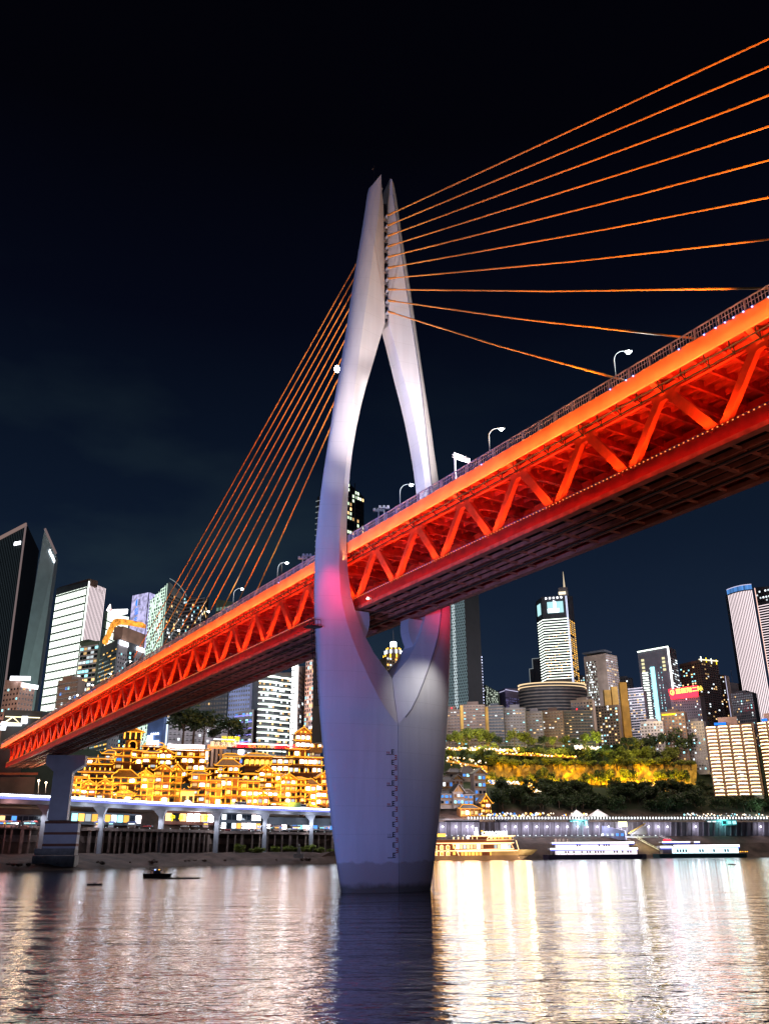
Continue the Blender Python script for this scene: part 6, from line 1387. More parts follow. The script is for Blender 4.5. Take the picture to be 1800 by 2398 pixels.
def crown_mesh(seed, r, h, n, mat, ls=.55):
    rn = random.Random(seed); mb = MB()
    blobs = [(V((rn.uniform(-.55, .55) * r, rn.uniform(-.55, .55) * r, h * rn.uniform(.45, .92))), rn.uniform(.28, .5) * r) for _ in range(9)]
    for c, br in blobs:
        for _ in range(n // 9):
            d = V((rn.gauss(0, 1), rn.gauss(0, 1), rn.gauss(0, .8))).normalized() * br * rn.uniform(.55, 1.12); p_ = c + d
            a = V((rn.gauss(0, 1), rn.gauss(0, 1), rn.gauss(0, .6))).normalized(); b = a.cross(V((rn.gauss(0, 1), rn.gauss(0, 1), rn.gauss(0, 1)))).normalized(); s_ = ls * rn.uniform(.6, 1.5)
            mb.add([p_ - a * s_, p_ + b * s_ * .7, p_ + a * s_, p_ - b * s_ * .7], [(0, 1, 2, 3)])
    me = bpy.data.meshes.new('crown'); me.from_pydata([tuple(v) for v in mb.v], [], mb.f); me.materials.append(mat); return me
def trunk_mesh(seed, r, h):
    rn = random.Random(seed); mb = MB(); mb.tube([V((0, 0, -1.5)), V((.2, 0, h * .3)), V((.1, .2, h * .7))], .42, 7, .15)
    for k in range(5):
        a = 2 * pi * k / 5 + rn.random(); mb.tube([V((.1, 0, h * (.28 + .06 * k))), V((cos(a) * r * .35, sin(a) * r * .35, h * (.5 + .05 * k))), V((cos(a) * r * .6, sin(a) * r * .6, h * .75))], .16, 5, .05)
    me = bpy.data.meshes.new('trunk'); me.from_pydata([tuple(v) for v in mb.v], [], mb.f); me.materials.append(M_bark); return me
PR = [(crown_mesh(s, 6.0, 12, 900, M_leaf), trunk_mesh(s, 6, 12)) for s in (1, 2, 3)] + [(crown_mesh(s, 6.0, 12, 900, M_leafd), trunk_mesh(s, 6, 12)) for s in (4, 5, 6)]
def tree(px, rowb, Y, h, label, dark=False, group='trees on the wooded cliff', zb=None, wide=1.):
    i = RN.randrange(3) + (3 if dark else 0); b = at(px, rowb, Y); T = thing('tree', label, 'tree', b, group)
    T.rotation_euler = (0, 0, RN.uniform(0, 6.28)); k = h / 12; T.scale = (k * wide, k * wide, k)
    for me, nm in zip(PR[i], ('crown', 'trunk')): o = bpy.data.objects.new(nm, me); COL.objects.link(o); o.parent = T
    return T
def tY(px, off): return lerp(WATER_Y, px) + off
# ridge trees in front of the old blocks
zone = ['close by the pylon', 'under the narrow old blocks', 'under the orange ended block', 'under the yellow windows', 'under the long dark old block', 'beside the orange washed block', 'above the golden cliff', 'by the red kiosk', 'before the mauve block']
def zn(px): return zone[max(0, min(8, int((px - 1045) / 62)))]
c = 0
for px, rb, h, dk in ((1052, 1748, 17, 0), (1072, 1750, 20, 0), (1098, 1752, 26, 0), (1122, 1752, 25, 0), (1146, 1752, 22, 0), (1168, 1750, 15, 1), (1205, 1750, 24, 0), (1228, 1752, 20, 0), (1250, 1753, 15, 0), (1272, 1753, 17, 1), (1296, 1754, 17, 0), (1322, 1754, 18, 0), (1345, 1752, 13, 1), (1372, 1752, 20, 0), (1396, 1750, 22, 0), (1420, 1765, 13, 1), (1446, 1765, 14, 1), (1470, 1762, 16, 1), (1496, 1765, 16, 0), (1520, 1768, 18, 1), (1546, 1775, 26, 1), (1572, 1790, 30, 1), (1596, 1790, 34, 1), (1618, 1800, 36, 1), (1640, 1810, 34, 1)):
    tree(px, rb, tY(px, 186) + RN.uniform(-8, 8), h * (.72 if px < 1450 else 1), '%s ridge tree, %d from the pylon, %s' % ('dark' if dk else 'yellow green', c + 1, zn(px)), bool(dk)); c += 1
for i in range(110):       # wooded slope
    px = RN.uniform(1150, 1790); r0 = RN.uniform(1862, 1908)
    if px < 1170 and r0 < 1880: r0 = 1900
    off = 75 + (1908 - r0) * .9
    tree(px, r0, tY(px, off), RN.uniform(9, 15), 'dark tree on the lower wooded slope above the promenade lamps', True, 'dark trees on the lower slope', wide=1.25)
for i in range(44):
    px = RN.uniform(1170, 1660); r0 = RN.uniform(1850, 1866); tree(px, r0, tY(px, 118), RN.uniform(8, 12), 'dark tree on the middle slope below the golden lit cliff', True, 'dark trees on the middle slope', wide=1.25)
for i in range(30):
    px = 1135 + i * 15.5 + RN.uniform(-5, 5); tree(px, RN.uniform(1786, 1792), tY(px, 173) + RN.uniform(-4, 8), RN.uniform(12, 17), 'tree lit golden from below on top of the rock cliff', RN.random() < .3, 'golden lit trees on the cliff top')
for i in range(16):
    px = 1050 + i * 8 + RN.uniform(-4, 4); tree(px, RN.uniform(1775, 1800), tY(px, 165), RN.uniform(7, 12), 'small garden tree among the lamps above the dark roofed village', RN.random() < .5, 'small trees above the village')
for px, rb, h in ((428, 1738, 22), (452, 1738, 23), (476, 1738, 17), (533, 1738, 17), (556, 1740, 14), (500, 1739, 9)):
    tree(px, rb, lerp(ROAD_Y, px) + 62, h, 'dark tree before the white office block, %s' % {428: 'westernmost of the big pair', 452: 'the tallest with an orange lit trunk', 476: 'half hidden behind the tallest', 533: 'broad one right of the roof sign', 556: 'smaller one at the block corner', 500: 'low bush between the two clumps'}[px], True, 'trees on the cliff top terrace', wide=1.2)
for i in range(9):
    px = 560 + i * 27 + RN.uniform(-8, 8); tree(px, 2003, lerp(ROAD_Y, px) - 2, RN.uniform(4, 6), 'low green bush growing below the pile platform beside the pylon', False, 'bushes on the bank', wide=1.8)

for i in range(38):
    px = 1140 + i * 12.9 + RN.uniform(-6, 6); tree(px, 1841, tY(px, 147), RN.choice((5, 7, 9, 12, 16)), 'shrub or slim tree growing up against the golden lit rock', i % 3 == 0, 'growth at the foot of the golden rock', wide=.8)
for i in range(26):
    px = 1140 + i * 19 + RN.uniform(-6, 6); tree(px, 1801, tY(px, 160), RN.uniform(7, 12), 'leafy bush overhanging the rim of the golden rock', False, 'bushes on the rim of the golden rock', wide=1.5)
# golden lit rock cliff
M_rock = pbr('cliff_rock', (.6, .38, .06), .9, nscale=.15, var=.5, bump=1, bscale=.4)
mb = MB(); cols_ = []
for i in range(70):
    px = 1130 + i * (500 / 69); Y = tY(px, 155); b = at(px, 1838, Y); t = at(px, 1789 + 3 * sin(i * .7) + RN.uniform(-3, 3), Y + 8)
    cols_.append([b + (t - b) * k / 5 + V((0, RN.uniform(-2.5, 2.5), 0)) for k in range(6)])
for cc in cols_: mb.v += cc
for i in range(69):
    for j in range(5): mb.f.append((i * 6 + j, (i + 1) * 6 + j, (i + 1) * 6 + j + 1, i * 6 + j + 1)); mb.mi.append(0)
kind(mb.build('cliff_terrain', M_rock), 'structure')
for px, e in ((1150, 30000), (1195, 50000), (1240, 30000), (1300, 60000), (1340, 60000), (1385, 50000), (1420, 60000), (1460, 70000), (1500, 70000), (1540, 60000), (1580, 50000)):
    Y = tY(px, 134); q = at(px, 1838, Y); lamp('SPOT', 'cliff_lamp', q, e * 1.5, (1, .6, .02), aim=at(px + 3, 1800, Y + 22), spot=105, blend=.9, radius=.8)
for px, rw, off, e, c_ in ((1080, 1742, 172, 22000, (1, .85, .3)), (1120, 1745, 172, 30000, (1, .9, .3)), (1160, 1748, 172, 16000, (1, .8, .3)), (1215, 1748, 172, 26000, (1, .85, .2)), (1300, 1752, 172, 22000, (1, .85, .3)), (1388, 1748, 172, 30000, (.9, 1, .3)), (1480, 1765, 172, 14000, (1, .8, .2)), (1060, 1790, 140, 9000, (1, .8, .3)), (1110, 1785, 140, 9000, (1, .7, .3)), (1620, 1845, 150, 9000, (1, .85, .3)),
                            (1240, 1900, 66, 2500, (1, .9, .9)), (1320, 1905, 66, 2500, (1, .9, .9)), (1450, 1908, 62, 2500, (.7, 1, .9)), (1580, 1908, 62, 2500, (.6, 1, .9)), (1700, 1908, 62, 2500, (.6, 1, .9)), (1780, 1900, 70, 12000, (.7, 1, .85))):
    q = at(px, rw, tY(px, off)); lamp('POINT', 'tree_lamp', q + V((0, -4, 2)), e * (.75 if px < 1230 else 1.4), c_, radius=2.2)
def lampdots(px0, px1, rw0, rw1, off, n, mats, name, label, cat, size=1.1, jr=3, cap=100):
    p_ = at((px0 + px1) / 2, (rw0 + rw1) / 2, tY((px0 + px1) / 2, off)); T = thing(name, label, cat, p_); a_, b_ = at(px0, rw0 + 2, tY(px0, off)), at(px1, rw1 + 2, tY(px1, off))
    MB().bar(a_, b_, .4, 2.0).build('rail_wall', M_amb if 'gold' in label else Wg, T)
    mats = [(emi('lamp_dot_warm', (1, .78, .55), 3.2, rnd=.5) if m in (W_shop, E_sw) else m) for m in mats]
    for i in range(min(n, cap)):
        t = (i + RN.random() * .6) / n; px = px0 + (px1 - px0) * t; q = at(px, rw0 + (rw1 - rw0) * t + RN.uniform(-jr, jr), tY(px, off) - .6)
        s_ = size * RN.uniform(.6, 1.4); inst('lamp', RN.choice(mats), T, q, (round(s_, 1),) * 3, 0, 'ball')
lampdots(1042, 1215, 1753, 1756, 170, 70, [W_shop, E_lan, E_sw, W_warm], 'ridge_terrace', 'crowded ridge terrace with golden and white lamps above the village', 'terrace', 1.6, 3)
lampdots(1160, 1350, 1762, 1772, 166, 60, [E_lan, W_shop, E_sy, W_gold], 'ridge_terrace', 'golden bulb railing stepping down under the yellow window block', 'terrace', 1.4, 3)
lampdots(1345, 1400, 1750, 1752, 170, 40, [W_shop, E_sw], 'ridge_terrace', 'blazing white terrace by the orange washed block', 'terrace', 1.8, 3)
lampdots(1045, 1140, 1780, 1796, 146, 44, [E_lan, W_shop, W_warm, E_sw], 'garden_steps', 'golden and white lamps scattered over the garden steps above the village', 'steps', 1.3, 12)
lampdots(1143, 1215, 1831, 1833, 130, 34, [E_sw, W_blue, W_white, W_shop], 'cliff_walk', 'white blue lit walk at the foot of the golden cliff', 'walkway', 1.5, 3)
lampdots(1235, 1275, 1835, 1868, 112, 36, [E_lan, W_gold, W_shop], 'cliff_stairs', 'golden zig zag stair pavilion spilling down the cliff', 'stairs', 1.5, 8)
lampdots(1500, 1565, 1830, 1850, 128, 40, [E_lan, W_warm, W_gold, E_so], 'cliff_stairs', 'orange lamp stairs at the east end of the golden cliff', 'stairs', 1.4, 8)
lampdots(1115, 1400, 1908, 1912, 66, 100, [E_sw, W_shop, W_white, W_warm, E_lan, W_blue], 'promenade_stalls', 'bright jumble of stall lamps behind the promenade right of the village', 'stalls', 1.5, 6)
lampdots(1600, 1810, 1908, 1911, 66, 60, [W_white, W_cyan, W_shop, E_sw], 'promenade_stalls', 'cool stall lamps under the trees at the right edge', 'stalls', 1.3, 4)
# promenade railing with lit balusters
p_ = at(1400, 1918, tY(1400, 52)); T = thing('promenade_railing', 'long white promenade railing of glowing balusters above the quay wall', 'railing', p_)
q0 = None
for px in range(1025, 1841, 24):
    q = at(px, 1919, tY(px, 52))
    if q0 is not None: MB().bar(q0, q, .5, .9).build('rail_base', Wg, T); MB().bar(q0 + V((0, 0, -1)), q + V((0, 0, -1)), .5, 1).build('rail_beam', M_dark, T)
    q0 = q
for i in range(100): px = 1096 + i * 7.2; inst('baluster', E_whitesoft, T, at(px, 1915.5, tY(px, 51)), (.8, .5, 1.5))
# quay wall lamps
for k, px in enumerate((1036, 1067, 1093, 1106, 1183, 1206, 1232, 1256, 1280, 1305, 1328, 1352, 1374, 1398, 1424, 1452, 1518, 1540, 1562, 1628, 1780)):
    Yq = tY(px, 35); q = at(px, 1936, Yq); T = thing('quay_lamp', 'quay wall lamp %s' % (['nearest the pylon', 'second from the pylon', 'third from the pylon', 'fourth from the pylon, close to the third', 'above the cruise ship letters', 'just right of the ship letters'][k] if k < 6 else 'on the grey wall, number %s past the ship letters' % ['one', 'two', 'three', 'four', 'five', 'six', 'seven', 'eight', 'nine', 'ten', 'eleven', 'twelve', 'thirteen', 'fourteen', 'fifteen, standing alone'][k - 6]), 'floodlight', q, 'floodlights along the quay wall')
    MB().tube([q + V((0, 3, 0)), q], .12, 6).build('arm', M_grey, T); MB().ball(q, .62, 8).build('lamp_head', emi('quay_white', (.92, .96, 1), 12), T)
    lamp('POINT', 'quay_light', q + V((0, -1.2, -.6)), 3400, (.8, .82, 1), radius=1.0)
# ribbed quay wall
mb = MB(); T = thing('quay_wall', 'long grey ribbed quay wall behind the moored ships', 'quay wall', at(1400, 1957, tY(1400, 38))); mbr_ = MB(); prev = None
for i in range(66):
    px = 1005 + i * 12.8; Y = tY(px, 37.2); b, t = at(px, 1958, Y), at(px, 1925, Y)
    if prev: mb.hexa([prev[0], b, b + V((0, 1.2, 0)), prev[0] + V((0, 1.2, 0))], [prev[1], t, t + V((0, 1.2, 0)), prev[1] + V((0, 1.2, 0))])
    mbr_.bar(b - V((0, .5, 0)), t - V((0, .5, 0)), 1.1, .9, up=(0, 1, 0)); prev = (b, t)
mb.build('wall_panel', wall('quay', (.2, .17, .2)), T); mbr_.build('ribs', wall('quay_rib', (.26, .23, .27)), T)
mb = MB(); q0 = None
for px in range(1020, 1560, 20):
    q = at(px, 1960, tY(px, 33))
    if q0 is not None: mb.bar(q0, q, .6, 1.6)
    q0 = q
T = thing('quay_footway', 'pale lit footway rail at the foot of the quay wall', 'footway', at(1300, 1960, tY(1300, 33))); mb.build('rail_wall', wall('footway', (.6, .6, .62)), T)
for px in range(1030, 1560, 14): inst('lamp', W_white, T, at(px, 1956.5, tY(px, 32.5)), (.9, .4, .6))
# tents, ticket hall, gangways
for a, b, rt, rb, lb, m in ((1333, 1372, 1896, 1912, 'white peaked tent roof behind the promenade', Wl), (1376, 1428, 1895, 1912, 'larger white tent roof by the ticket hall', Wl)):
    Y = tY(a, 58); p0, p1, ap = at(a, rb, Y), at(b, rb, Y), at((a + b) / 2 - 4, rt, Y + 4); T = thing('tent', lb, 'tent', p0, 'white tents on the promenade')
    MB().add([p0, p1, p1 + V((0, 9, 0)), p0 + V((0, 9, 0)), ap], [(0, 1, 4), (1, 2, 4), (2, 3, 4), (3, 0, 4), (0, 3, 2, 1)]).build('canvas', m, T)
    for q in (p0, p1): MB().tube([q, q - V((0, 0, 4))], .2, 5).build('pole', M_grey, T)
    lamp('POINT', 'tent_lamp', (p0 + p1) / 2 + V((0, -4, 3)), 4000, (1, .95, .9), radius=.5)
T, f_ , _f2 = tower('ticket_hall', 'white and blue ticket hall with glowing round logos on the quay wall', 'hall', (1404, 1462, 1466), 1955, (tY(1430, 33), tY(1430, 33) - 2, tY(1430, 36)), (1932, 1945, 1945), 14, wall('hall_lilac', (.5, .5, .75)), roof=False)
facade_windows(T, f_, f_.z0 + 2, f_.zt0 - 2, 5, 4, [W_white, W_white, W_blue], .8, .5, .5, rng=RN)
MB().box(f_.P(f_.w * .95, f_.zt1 + 5, 1), (7, .6, 4), f_.rz).build('sign_board', emi('sign_cream2', (1, 1, .5), 3), T)
T = thing('roof_wing', 'white wing shaped canopy roof right of the ticket hall', 'canopy', at(1500, 1950, tY(1490, 30)))
a, b, c_, d_ = at(1474, 1954, tY(1480, 31)), at(1513, 1954, tY(1510, 31)), at(1513, 1932, tY(1510, 31)), at(1503, 1935, tY(1505, 31)); MB().add([a, b, c_, d_] + [x + V((0, 3, 0)) for x in (a, b, c_, d_)], [(0, 1, 2, 3), (7, 6, 5, 4), (0, 4, 5, 1), (1, 5, 6, 2), (2, 6, 7, 3), (3, 7, 4, 0)]).build('panel', Wl, T); MB().bar(at(1470, 1952, tY(1470, 30)), at(1510, 1928, tY(1505, 30)), .8).build('arched_beam', Wgold, T)
lamp('POINT', 'hall_light', at(1485, 1945, tY(1485, 24)), 7000, (.9, .95, 1), radius=.5)
for (a, b), lb in ((((1478, 1957), (1545, 1992)), 'long pale covered gangway down to the third ship'), (((1543, 1958), (1590, 1976)), 'short pale gangway behind the third ship roof')):
    p0, p1 = at(*a, tY(a[0], 28)), at(*b, tY(b[0], 8)); T = thing('gangway', lb, 'gangway', p0, 'gangways from quay to ships')
    MB().bar(p0, p1, 2.2, .4).build('walkway', Wl, T); MB().bar(p0 + V((0, -1, 1.2)), p1 + V((0, -1, 1.2)), .2).bar(p0 + V((0, 1, 1.2)), p1 + V((0, 1, 1.2)), .2).build('handrail', M_grey, T)
    for k in range(9): inst('post', Wl, T, p0 + (p1 - p0) * (k / 8) + V((0, -1, .6)), (.2, .2, 1.3))
lamp('SPOT', 'slope_floodlight', at(1500, 1950, tY(1500, 6)), 30000, (1, .9, .35), aim=at(1510, 1985, tY(1500, 18)), spot=100, blend=1, radius=1)
# dark roofed village right of the pylon
for x0, x1, rb, re, ra, off, nf, rk, lb, lt in (
  (1030, 1062, 1885, 1858, 1850, 78, 2, 'hip', 'white walled village house with blue windows touching the pylon', .8), (1062, 1086, 1885, 1855, 1836, 76, 2, 'gable', 'village gable house with two arched blue windows', .7), (1086, 1108, 1885, 1860, 1848, 79, 2, 'hip', 'half timbered village house with round carvings', .6),
  (1036, 1060, 1846, 1826, 1817, 96, 1, 'hip', 'upper village house with plain shutters', .3), (1058, 1084, 1848, 1826, 1815, 98, 2, 'gable', 'upper village gable in the middle row', .3), (1052, 1080, 1826, 1808, 1799, 112, 1, 'hip', 'topmost village house under the garden lamps', .3), (1082, 1108, 1822, 1808, 1794, 110, 1, 'hip', 'topmost village house with a pale lantern corner', .5), (1112, 1139, 1880, 1812, 1800, 92, 4, 'gable', 'tall slim village gable tower with stacked blue windows', .6),
  (1126, 1148, 1904, 1880, 1862, 68, 2, 'gable', 'red brown teahouse gable glowing orange at street level', .8), (1078, 1120, 1912, 1893, 1884, 60, 1, 'hip', 'teahouse with a broad brown roof and orange lit front', .9)):
    xm = (x0 + x1) / 2
    sv = lerp(ROAD_Y, xm) + 12; T, L, w, zb, ze, za = house(x0, x1, rb, re, ra, tY(xm, off) - sv, nf, rk, lb, wallm=(wall('village_wall', (.5, .42, .38)) if 'teahouse' not in lb else M_tim), lit=lt, wm=([W_blue, W_blue, W_white, W_cyan] if 'teahouse' not in lb else [W_gold, W_shop, W_warm]), lan=(.25 if 'teahouse' in lb else 0), post=('teahouse' in lb), eaves=False, zoom=None, dep=8)
    T['group'] = 'dark roofed village houses beside the pylon'; T.name = 'village_house'; T['category'] = 'house'
    for ch in list(T.children):
        if ch.name.startswith('roof'): ch.data.materials[0] = M_tile
        if ch.name.split('.')[0] in ('rake_light', 'finial', 'ridge_light', 'eave_light', 'gable_frame') and 'teahouse' not in lb: ch.data.materials[0] = wall('village_trim', (.45, .4, .38))
        if ch.name.startswith('lantern') and 'teahouse' not in lb: bpy.data.objects.remove(ch)
for q, e, c_ in ((at(1075, 1895, tY(1075, 52)), 9000, (1, .85, .9)), (at(1110, 1850, tY(1110, 66)), 7000, (.9, .85, 1)), (at(1110, 1905, tY(1110, 50)), 7000, (1, .6, .2)), (at(1050, 1905, tY(1050, 50)), 7000, (1, .95, 1))): lamp('POINT', 'village_light', q, e, c_, radius=.8)
# low sheds on the quay
for a, b, rt, rb, lb, m in ((1045, 1120, 1923, 1934, 'low grey shed with dark openings on the quay by the pylon', Wg), (1160, 1188, 1921, 1934, 'small pale shed behind the ship letters', Wl), (1334, 1376, 1921, 1934, 'teal lit kiosk on the quay wall', wall('teal_kiosk', (.2, .5, .5))), (1655, 1725, 1921, 1933, 'long teal lit shelter near the right end of the quay', wall('teal_kiosk', (.2, .5, .5)))):
    Y = tY(a, 44); p0, p1 = at(a, rb, Y), at(b, rb, Y); zt = zrow(p0[0], p0[1], rt); T = thing('quay_shed', lb, 'shed', p0); f_ = Face(p0, p1, p0[2], zt)
    MB().prism([f_.P(0, 0), f_.P(f_.w, 0), f_.P(f_.w, 0, -6), f_.P(0, 0, -6)], p0[2], zt).build('wall', m, T); MB().box(f_.P(f_.w / 2, zt + .4, -2), (f_.w + 2, 9, .6), f_.rz).build('roof', Wl, T)
    facade_windows(T, f_, p0[2], zt, 6, zt - p0[2] - .1, [W_cyan, W_white], .25 if 'teal' not in lb else .8, .7, .6, rng=RN)
    if 'teal' in lb: lamp('POINT', 'kiosk_light', (p0 + p1) / 2 + V((0, -5, 3)), 3500, (.3, 1, .95), radius=.5)

# ================================================================== ships and boats
def hullpoly(p, x, y, L_, W_, bow=.18, stern=.05):
    return [p + x * (L_ * stern * 0) - y * W_ * .42, p + x * (L_ * (1 - bow)) - y * W_ / 2, p + x * L_, p + x * (L_ * (1 - bow)) + y * W_ / 2, p + y * W_ * .42]
# 1: golden cruise ship, bow to the right
Ys = tY(1180, -16); wl = lambda px: at(px, 1995, Ys)
S0, S1 = V((wl(985)[0], Ys, 0)), V((wl(1262)[0], Ys, 0)); Ls = (S1 - S0).length; X1 = V((1, 0, 0)); Y1 = V((0, 1, 0))
def zs(r_): return zrow(S0[0] + Ls * .6, Ys, r_)
def sx_(px): return wl(px)[0]
T = thing('cruise_ship', 'three deck river cruise ship outlined in cream neon with golden cabins, bow to the right', 'ship', (S0[0] + Ls / 2, Ys, 0))
zw = 0; zd = zs(2006)
E_neon = emi('ship_neon_cream', (1, .58, .26), 3.6, sample=True)
mb = MB(); q = [V((sx_(985), Ys, 0)), V((sx_(1215), Ys, 0)), V((sx_(1228), Ys + 6, 0)), V((sx_(1215), Ys + 12, 0)), V((sx_(985), Ys + 12, 0))]; qt = [V((sx_(985), Ys - .3, 0)), V((sx_(1210), Ys - .3, 0)), V((sx_(1240), Ys + 6, 0)), V((sx_(1210), Ys + 12.3, 0)), V((sx_(985), Ys + 12.3, 0))]
mb.prism(q, -.5, zs(2003), qt); mb.build('hull', wall('ship_hull', (.5, .36, .25)), T)
mb = MB(); mb.prism([V((sx_(1150), Ys, 0)), V((sx_(1214), Ys, 0)), V((sx_(1246), Ys + 6, 0)), V((sx_(1214), Ys + 12, 0)), V((sx_(1150), Ys + 12, 0))], zs(2003), zs(1990), [V((sx_(1150), Ys, 0)), V((sx_(1222), Ys, 0)), V((sx_(1262), Ys + 6, 0)), V((sx_(1222), Ys + 12, 0)), V((sx_(1150), Ys + 12, 0))]); mb.build('bow', wall('ship_bow', (.8, .6, .3)), T)
M_ship = wall('ship_maroon', (.28, .1, .06))
for rb, rt, a, b in ((2003, 1984, 985, 1210), (1984, 1966, 985, 1205), (1966, 1958, 1100, 1203)):
    MB().hexa([V((sx_(a), Ys + .8, zs(rb))), V((sx_(b), Ys + .8, zs(rb))), V((sx_(b), Ys + 11, zs(rb))), V((sx_(a), Ys + 11, zs(rb)))], [V((sx_(a), Ys + .8, zs(rt))), V((sx_(b) - 2.2, Ys + .8, zs(rt))), V((sx_(b) - 2.2, Ys + 11, zs(rt))), V((sx_(a), Ys + 11, zs(rt)))]).build('deck_house', M_ship, T)
MB().hexa([V((sx_(985), Ys - .6, zs(1966.5))), V((sx_(1208), Ys - .6, zs(1966.5))), V((sx_(1208), Ys + 12, zs(1966.5))), V((sx_(985), Ys + 12, zs(1966.5)))], [V((sx_(985), Ys - .6, zs(1965))), V((sx_(1208), Ys - .6, zs(1965))), V((sx_(1208), Ys + 12, zs(1965))), V((sx_(985), Ys + 12, zs(1965)))]).build('sun_deck', Wl, T)
def loop(pts, m, nm='neon_outline', r_=.28): MB().tube([V((sx_(a), Ys + .2, zs(b))) for a, b in pts] + [V((sx_(pts[0][0]), Ys + .2, zs(pts[0][1])))], r_, 4).build(nm, m, T)
loop([(1060, 1976), (1197, 1976), (1203, 1988), (1067, 1991)], E_neon); loop([(1070, 1993.5), (1203, 1993), (1210, 2004), (1076, 2007)], E_neon); loop([(1145, 1960), (1203, 1959), (1204, 1966), (1140, 1967)], E_neon)
for rw, a, b in ((1974, 985, 1204), (1992, 985, 1212), (2009, 985, 1214), (1957.5, 1105, 1208)): MB().bar(V((sx_(a), Ys + .1, zs(rw))), V((sx_(b), Ys + .1, zs(rw))), .3, .5).build('deck_light', E_neon, T)
for r_ in (0, 1):
    for k in range(5): 
        px = 1005 + 14.5 * k; bt, tp = (2003, 1993) if r_ else (1988, 1978)
        if px < 1060 - (0): loop([(px - 4, bt), (px - 4, tp + 3), (px, tp), (px + 4, tp + 3), (px + 4, bt)], E_neon, 'arched_window', .22)
        inst('window', W_gold, T, V((sx_(px), Ys + .6, zs((bt + tp) / 2))), (sx_(1006) - sx_(1000), .3, zs(tp + 2) - zs(bt - 1)))
for rw0, rw1, a, b, mts in ((2003, 1995, 1078, 1204, [W_gold, W_warm, W_gold, M_ship]), (1987, 1978, 1068, 1197, [W_warm, W_shop, M_ship, W_white]), (1965, 1960.5, 1147, 1200, [W_warm, W_gold])):
    n_ = int((b - a) / 8)
    for k in range(n_): inst('window', RN.choice(mts), T, V((sx_(a + (k + .5) * (b - a) / n_), Ys + .6, zs((rw0 + rw1) / 2))), (sx_(a + 6.4) - sx_(a), .3, zs(rw1) - zs(rw0)))
MB().bar(V((sx_(1095), Ys + 3, zs(1960))), V((sx_(1145), Ys + 3, zs(1963))), 2, 1.6).build('lit_lounge', W_shop, T)
for k in range(6): inst('bulb', E_neon, T, V((sx_(1063 + k * 11), Ys + 1, zs(1963))), (.6, .4, 2.0))
text_mb('凯', 3.3, V((sx_(1113), Ys + 3, zs(1957))), X1, (0, 0, 1), bold=.04).build('lettering', E_sw, T)
for g, px in (('O', 1130), ('MA', 1141), ('O', 1160), ('W', 1170), ('N', 1181)): text_mb(g, 3.2, V((sx_(px), Ys + 3, zs(1957))), X1, (0, 0, 1), bold=.05).build('lettering', E_sw, T)
MB().box(V((sx_(1118), Ys + 3, zs(1949))), (1.6, .4, 7)).build('lettering', E_sw, T); MB().bar(V((sx_(1129), Ys + 3, zs(1945))), V((sx_(1139), Ys + 3, zs(1950))), .8).build('orange_ornament', E_so, T)
MB().box(V((sx_(1035), Ys + 3, zs(1955))), (6, .6, 2.2)).build('orange_sign', E_so, T); MB().bar(V((sx_(1210), Ys + 2, zs(1968))), V((sx_(1215), Ys + 2, zs(1990))), .4).build('neon_outline', E_neon, T)
for px in (1040, 1100, 1160, 1215): lamp('POINT', 'ship_fill', V((sx_(px), Ys - 9, 4)), 2600, (1, .6, .3), radius=1.3)  # added points off the ship's side to brighten the hull
lamp('POINT', 'ship_fill', V((sx_(1235), Ys - 5, zs(1985))), 2500, (1, .85, .6), radius=.5)
# 2, 3: white ferry pontoons
def pontoon(a, b, Ys, label, decks, hullm, lm, roofs, wins, hr):
    zq = lambda r_: zrow(at((a + b) / 2, 1990, Ys)[0], Ys, r_); xq = lambda px: at(px, 1995, Ys)[0]
    T = thing('ferry', label, 'ship', ((xq(a) + xq(b)) / 2, Ys, 0), 'white lit ferries moored at the quay')
    h0 = zq(hr) ; q = [V((xq(a), Ys + 4, 0)), V((xq(a + 12), Ys, 0)), V((xq(b - 14), Ys, 0)), V((xq(b), Ys + 5, 0)), V((xq(b - 14), Ys + 10, 0)), V((xq(a + 12), Ys + 10, 0))]
    MB().prism(q, -.4, h0).build('hull', hullm, T)
    for (x0, x1, r0, r1, m) in decks: MB().hexa([V((xq(x0), Ys + 1.5, zq(r0))), V((xq(x1), Ys + 1.5, zq(r0))), V((xq(x1), Ys + 9, zq(r0))), V((xq(x0), Ys + 9, zq(r0)))], [V((xq(x0), Ys + 1.5, zq(r1))), V((xq(x1), Ys + 1.5, zq(r1))), V((xq(x1), Ys + 9, zq(r1))), V((xq(x0), Ys + 9, zq(r1)))]).build('deck_house', m, T)
    for (x0, x1, r_, h_) in roofs:
        MB().box(V(((xq(x0) + xq(x1)) / 2, Ys + 5, zq(r_))), (xq(x1) - xq(x0), 10, h_)).build('roof', Wl, T); MB().box(V(((xq(x0) + xq(x1)) / 2, Ys - .2, zq(r_))), (xq(x1) - xq(x0), .4, h_ * .8)).build('roof_light', lm, T)
        MB().box(V(((xq(x0) + xq(x1)) / 2, Ys - .1, zq(r_) - h_ * .8)), (xq(x1) - xq(x0), .3, .5)).build('blue_trim', emi('trim_blue', (.1, .15, 1), 1.5), T)
    for (x0, x1, r_, n_, mts, hh) in wins:
        for k in range(n_):
            inst('window', RN.choice(mts), T, V((xq(x0 + (k + .5) * (x1 - x0) / n_), Ys + 1.35, zq(r_))), ((xq(x1) - xq(x0)) / n_ * .6, .3, hh))
    for k in range(14): inst('rail_post', M_dark, T, V((xq(a + 6 + k * (b - a - 12) / 14), Ys + .8, h0 + .6)), (.18, .18, 1.2))
    return T, xq, zq
Yb = tY(1272, -14); wl_ = emi('cabin_white', (1, .86, .95), 1.7, rnd=.2, sample=True)
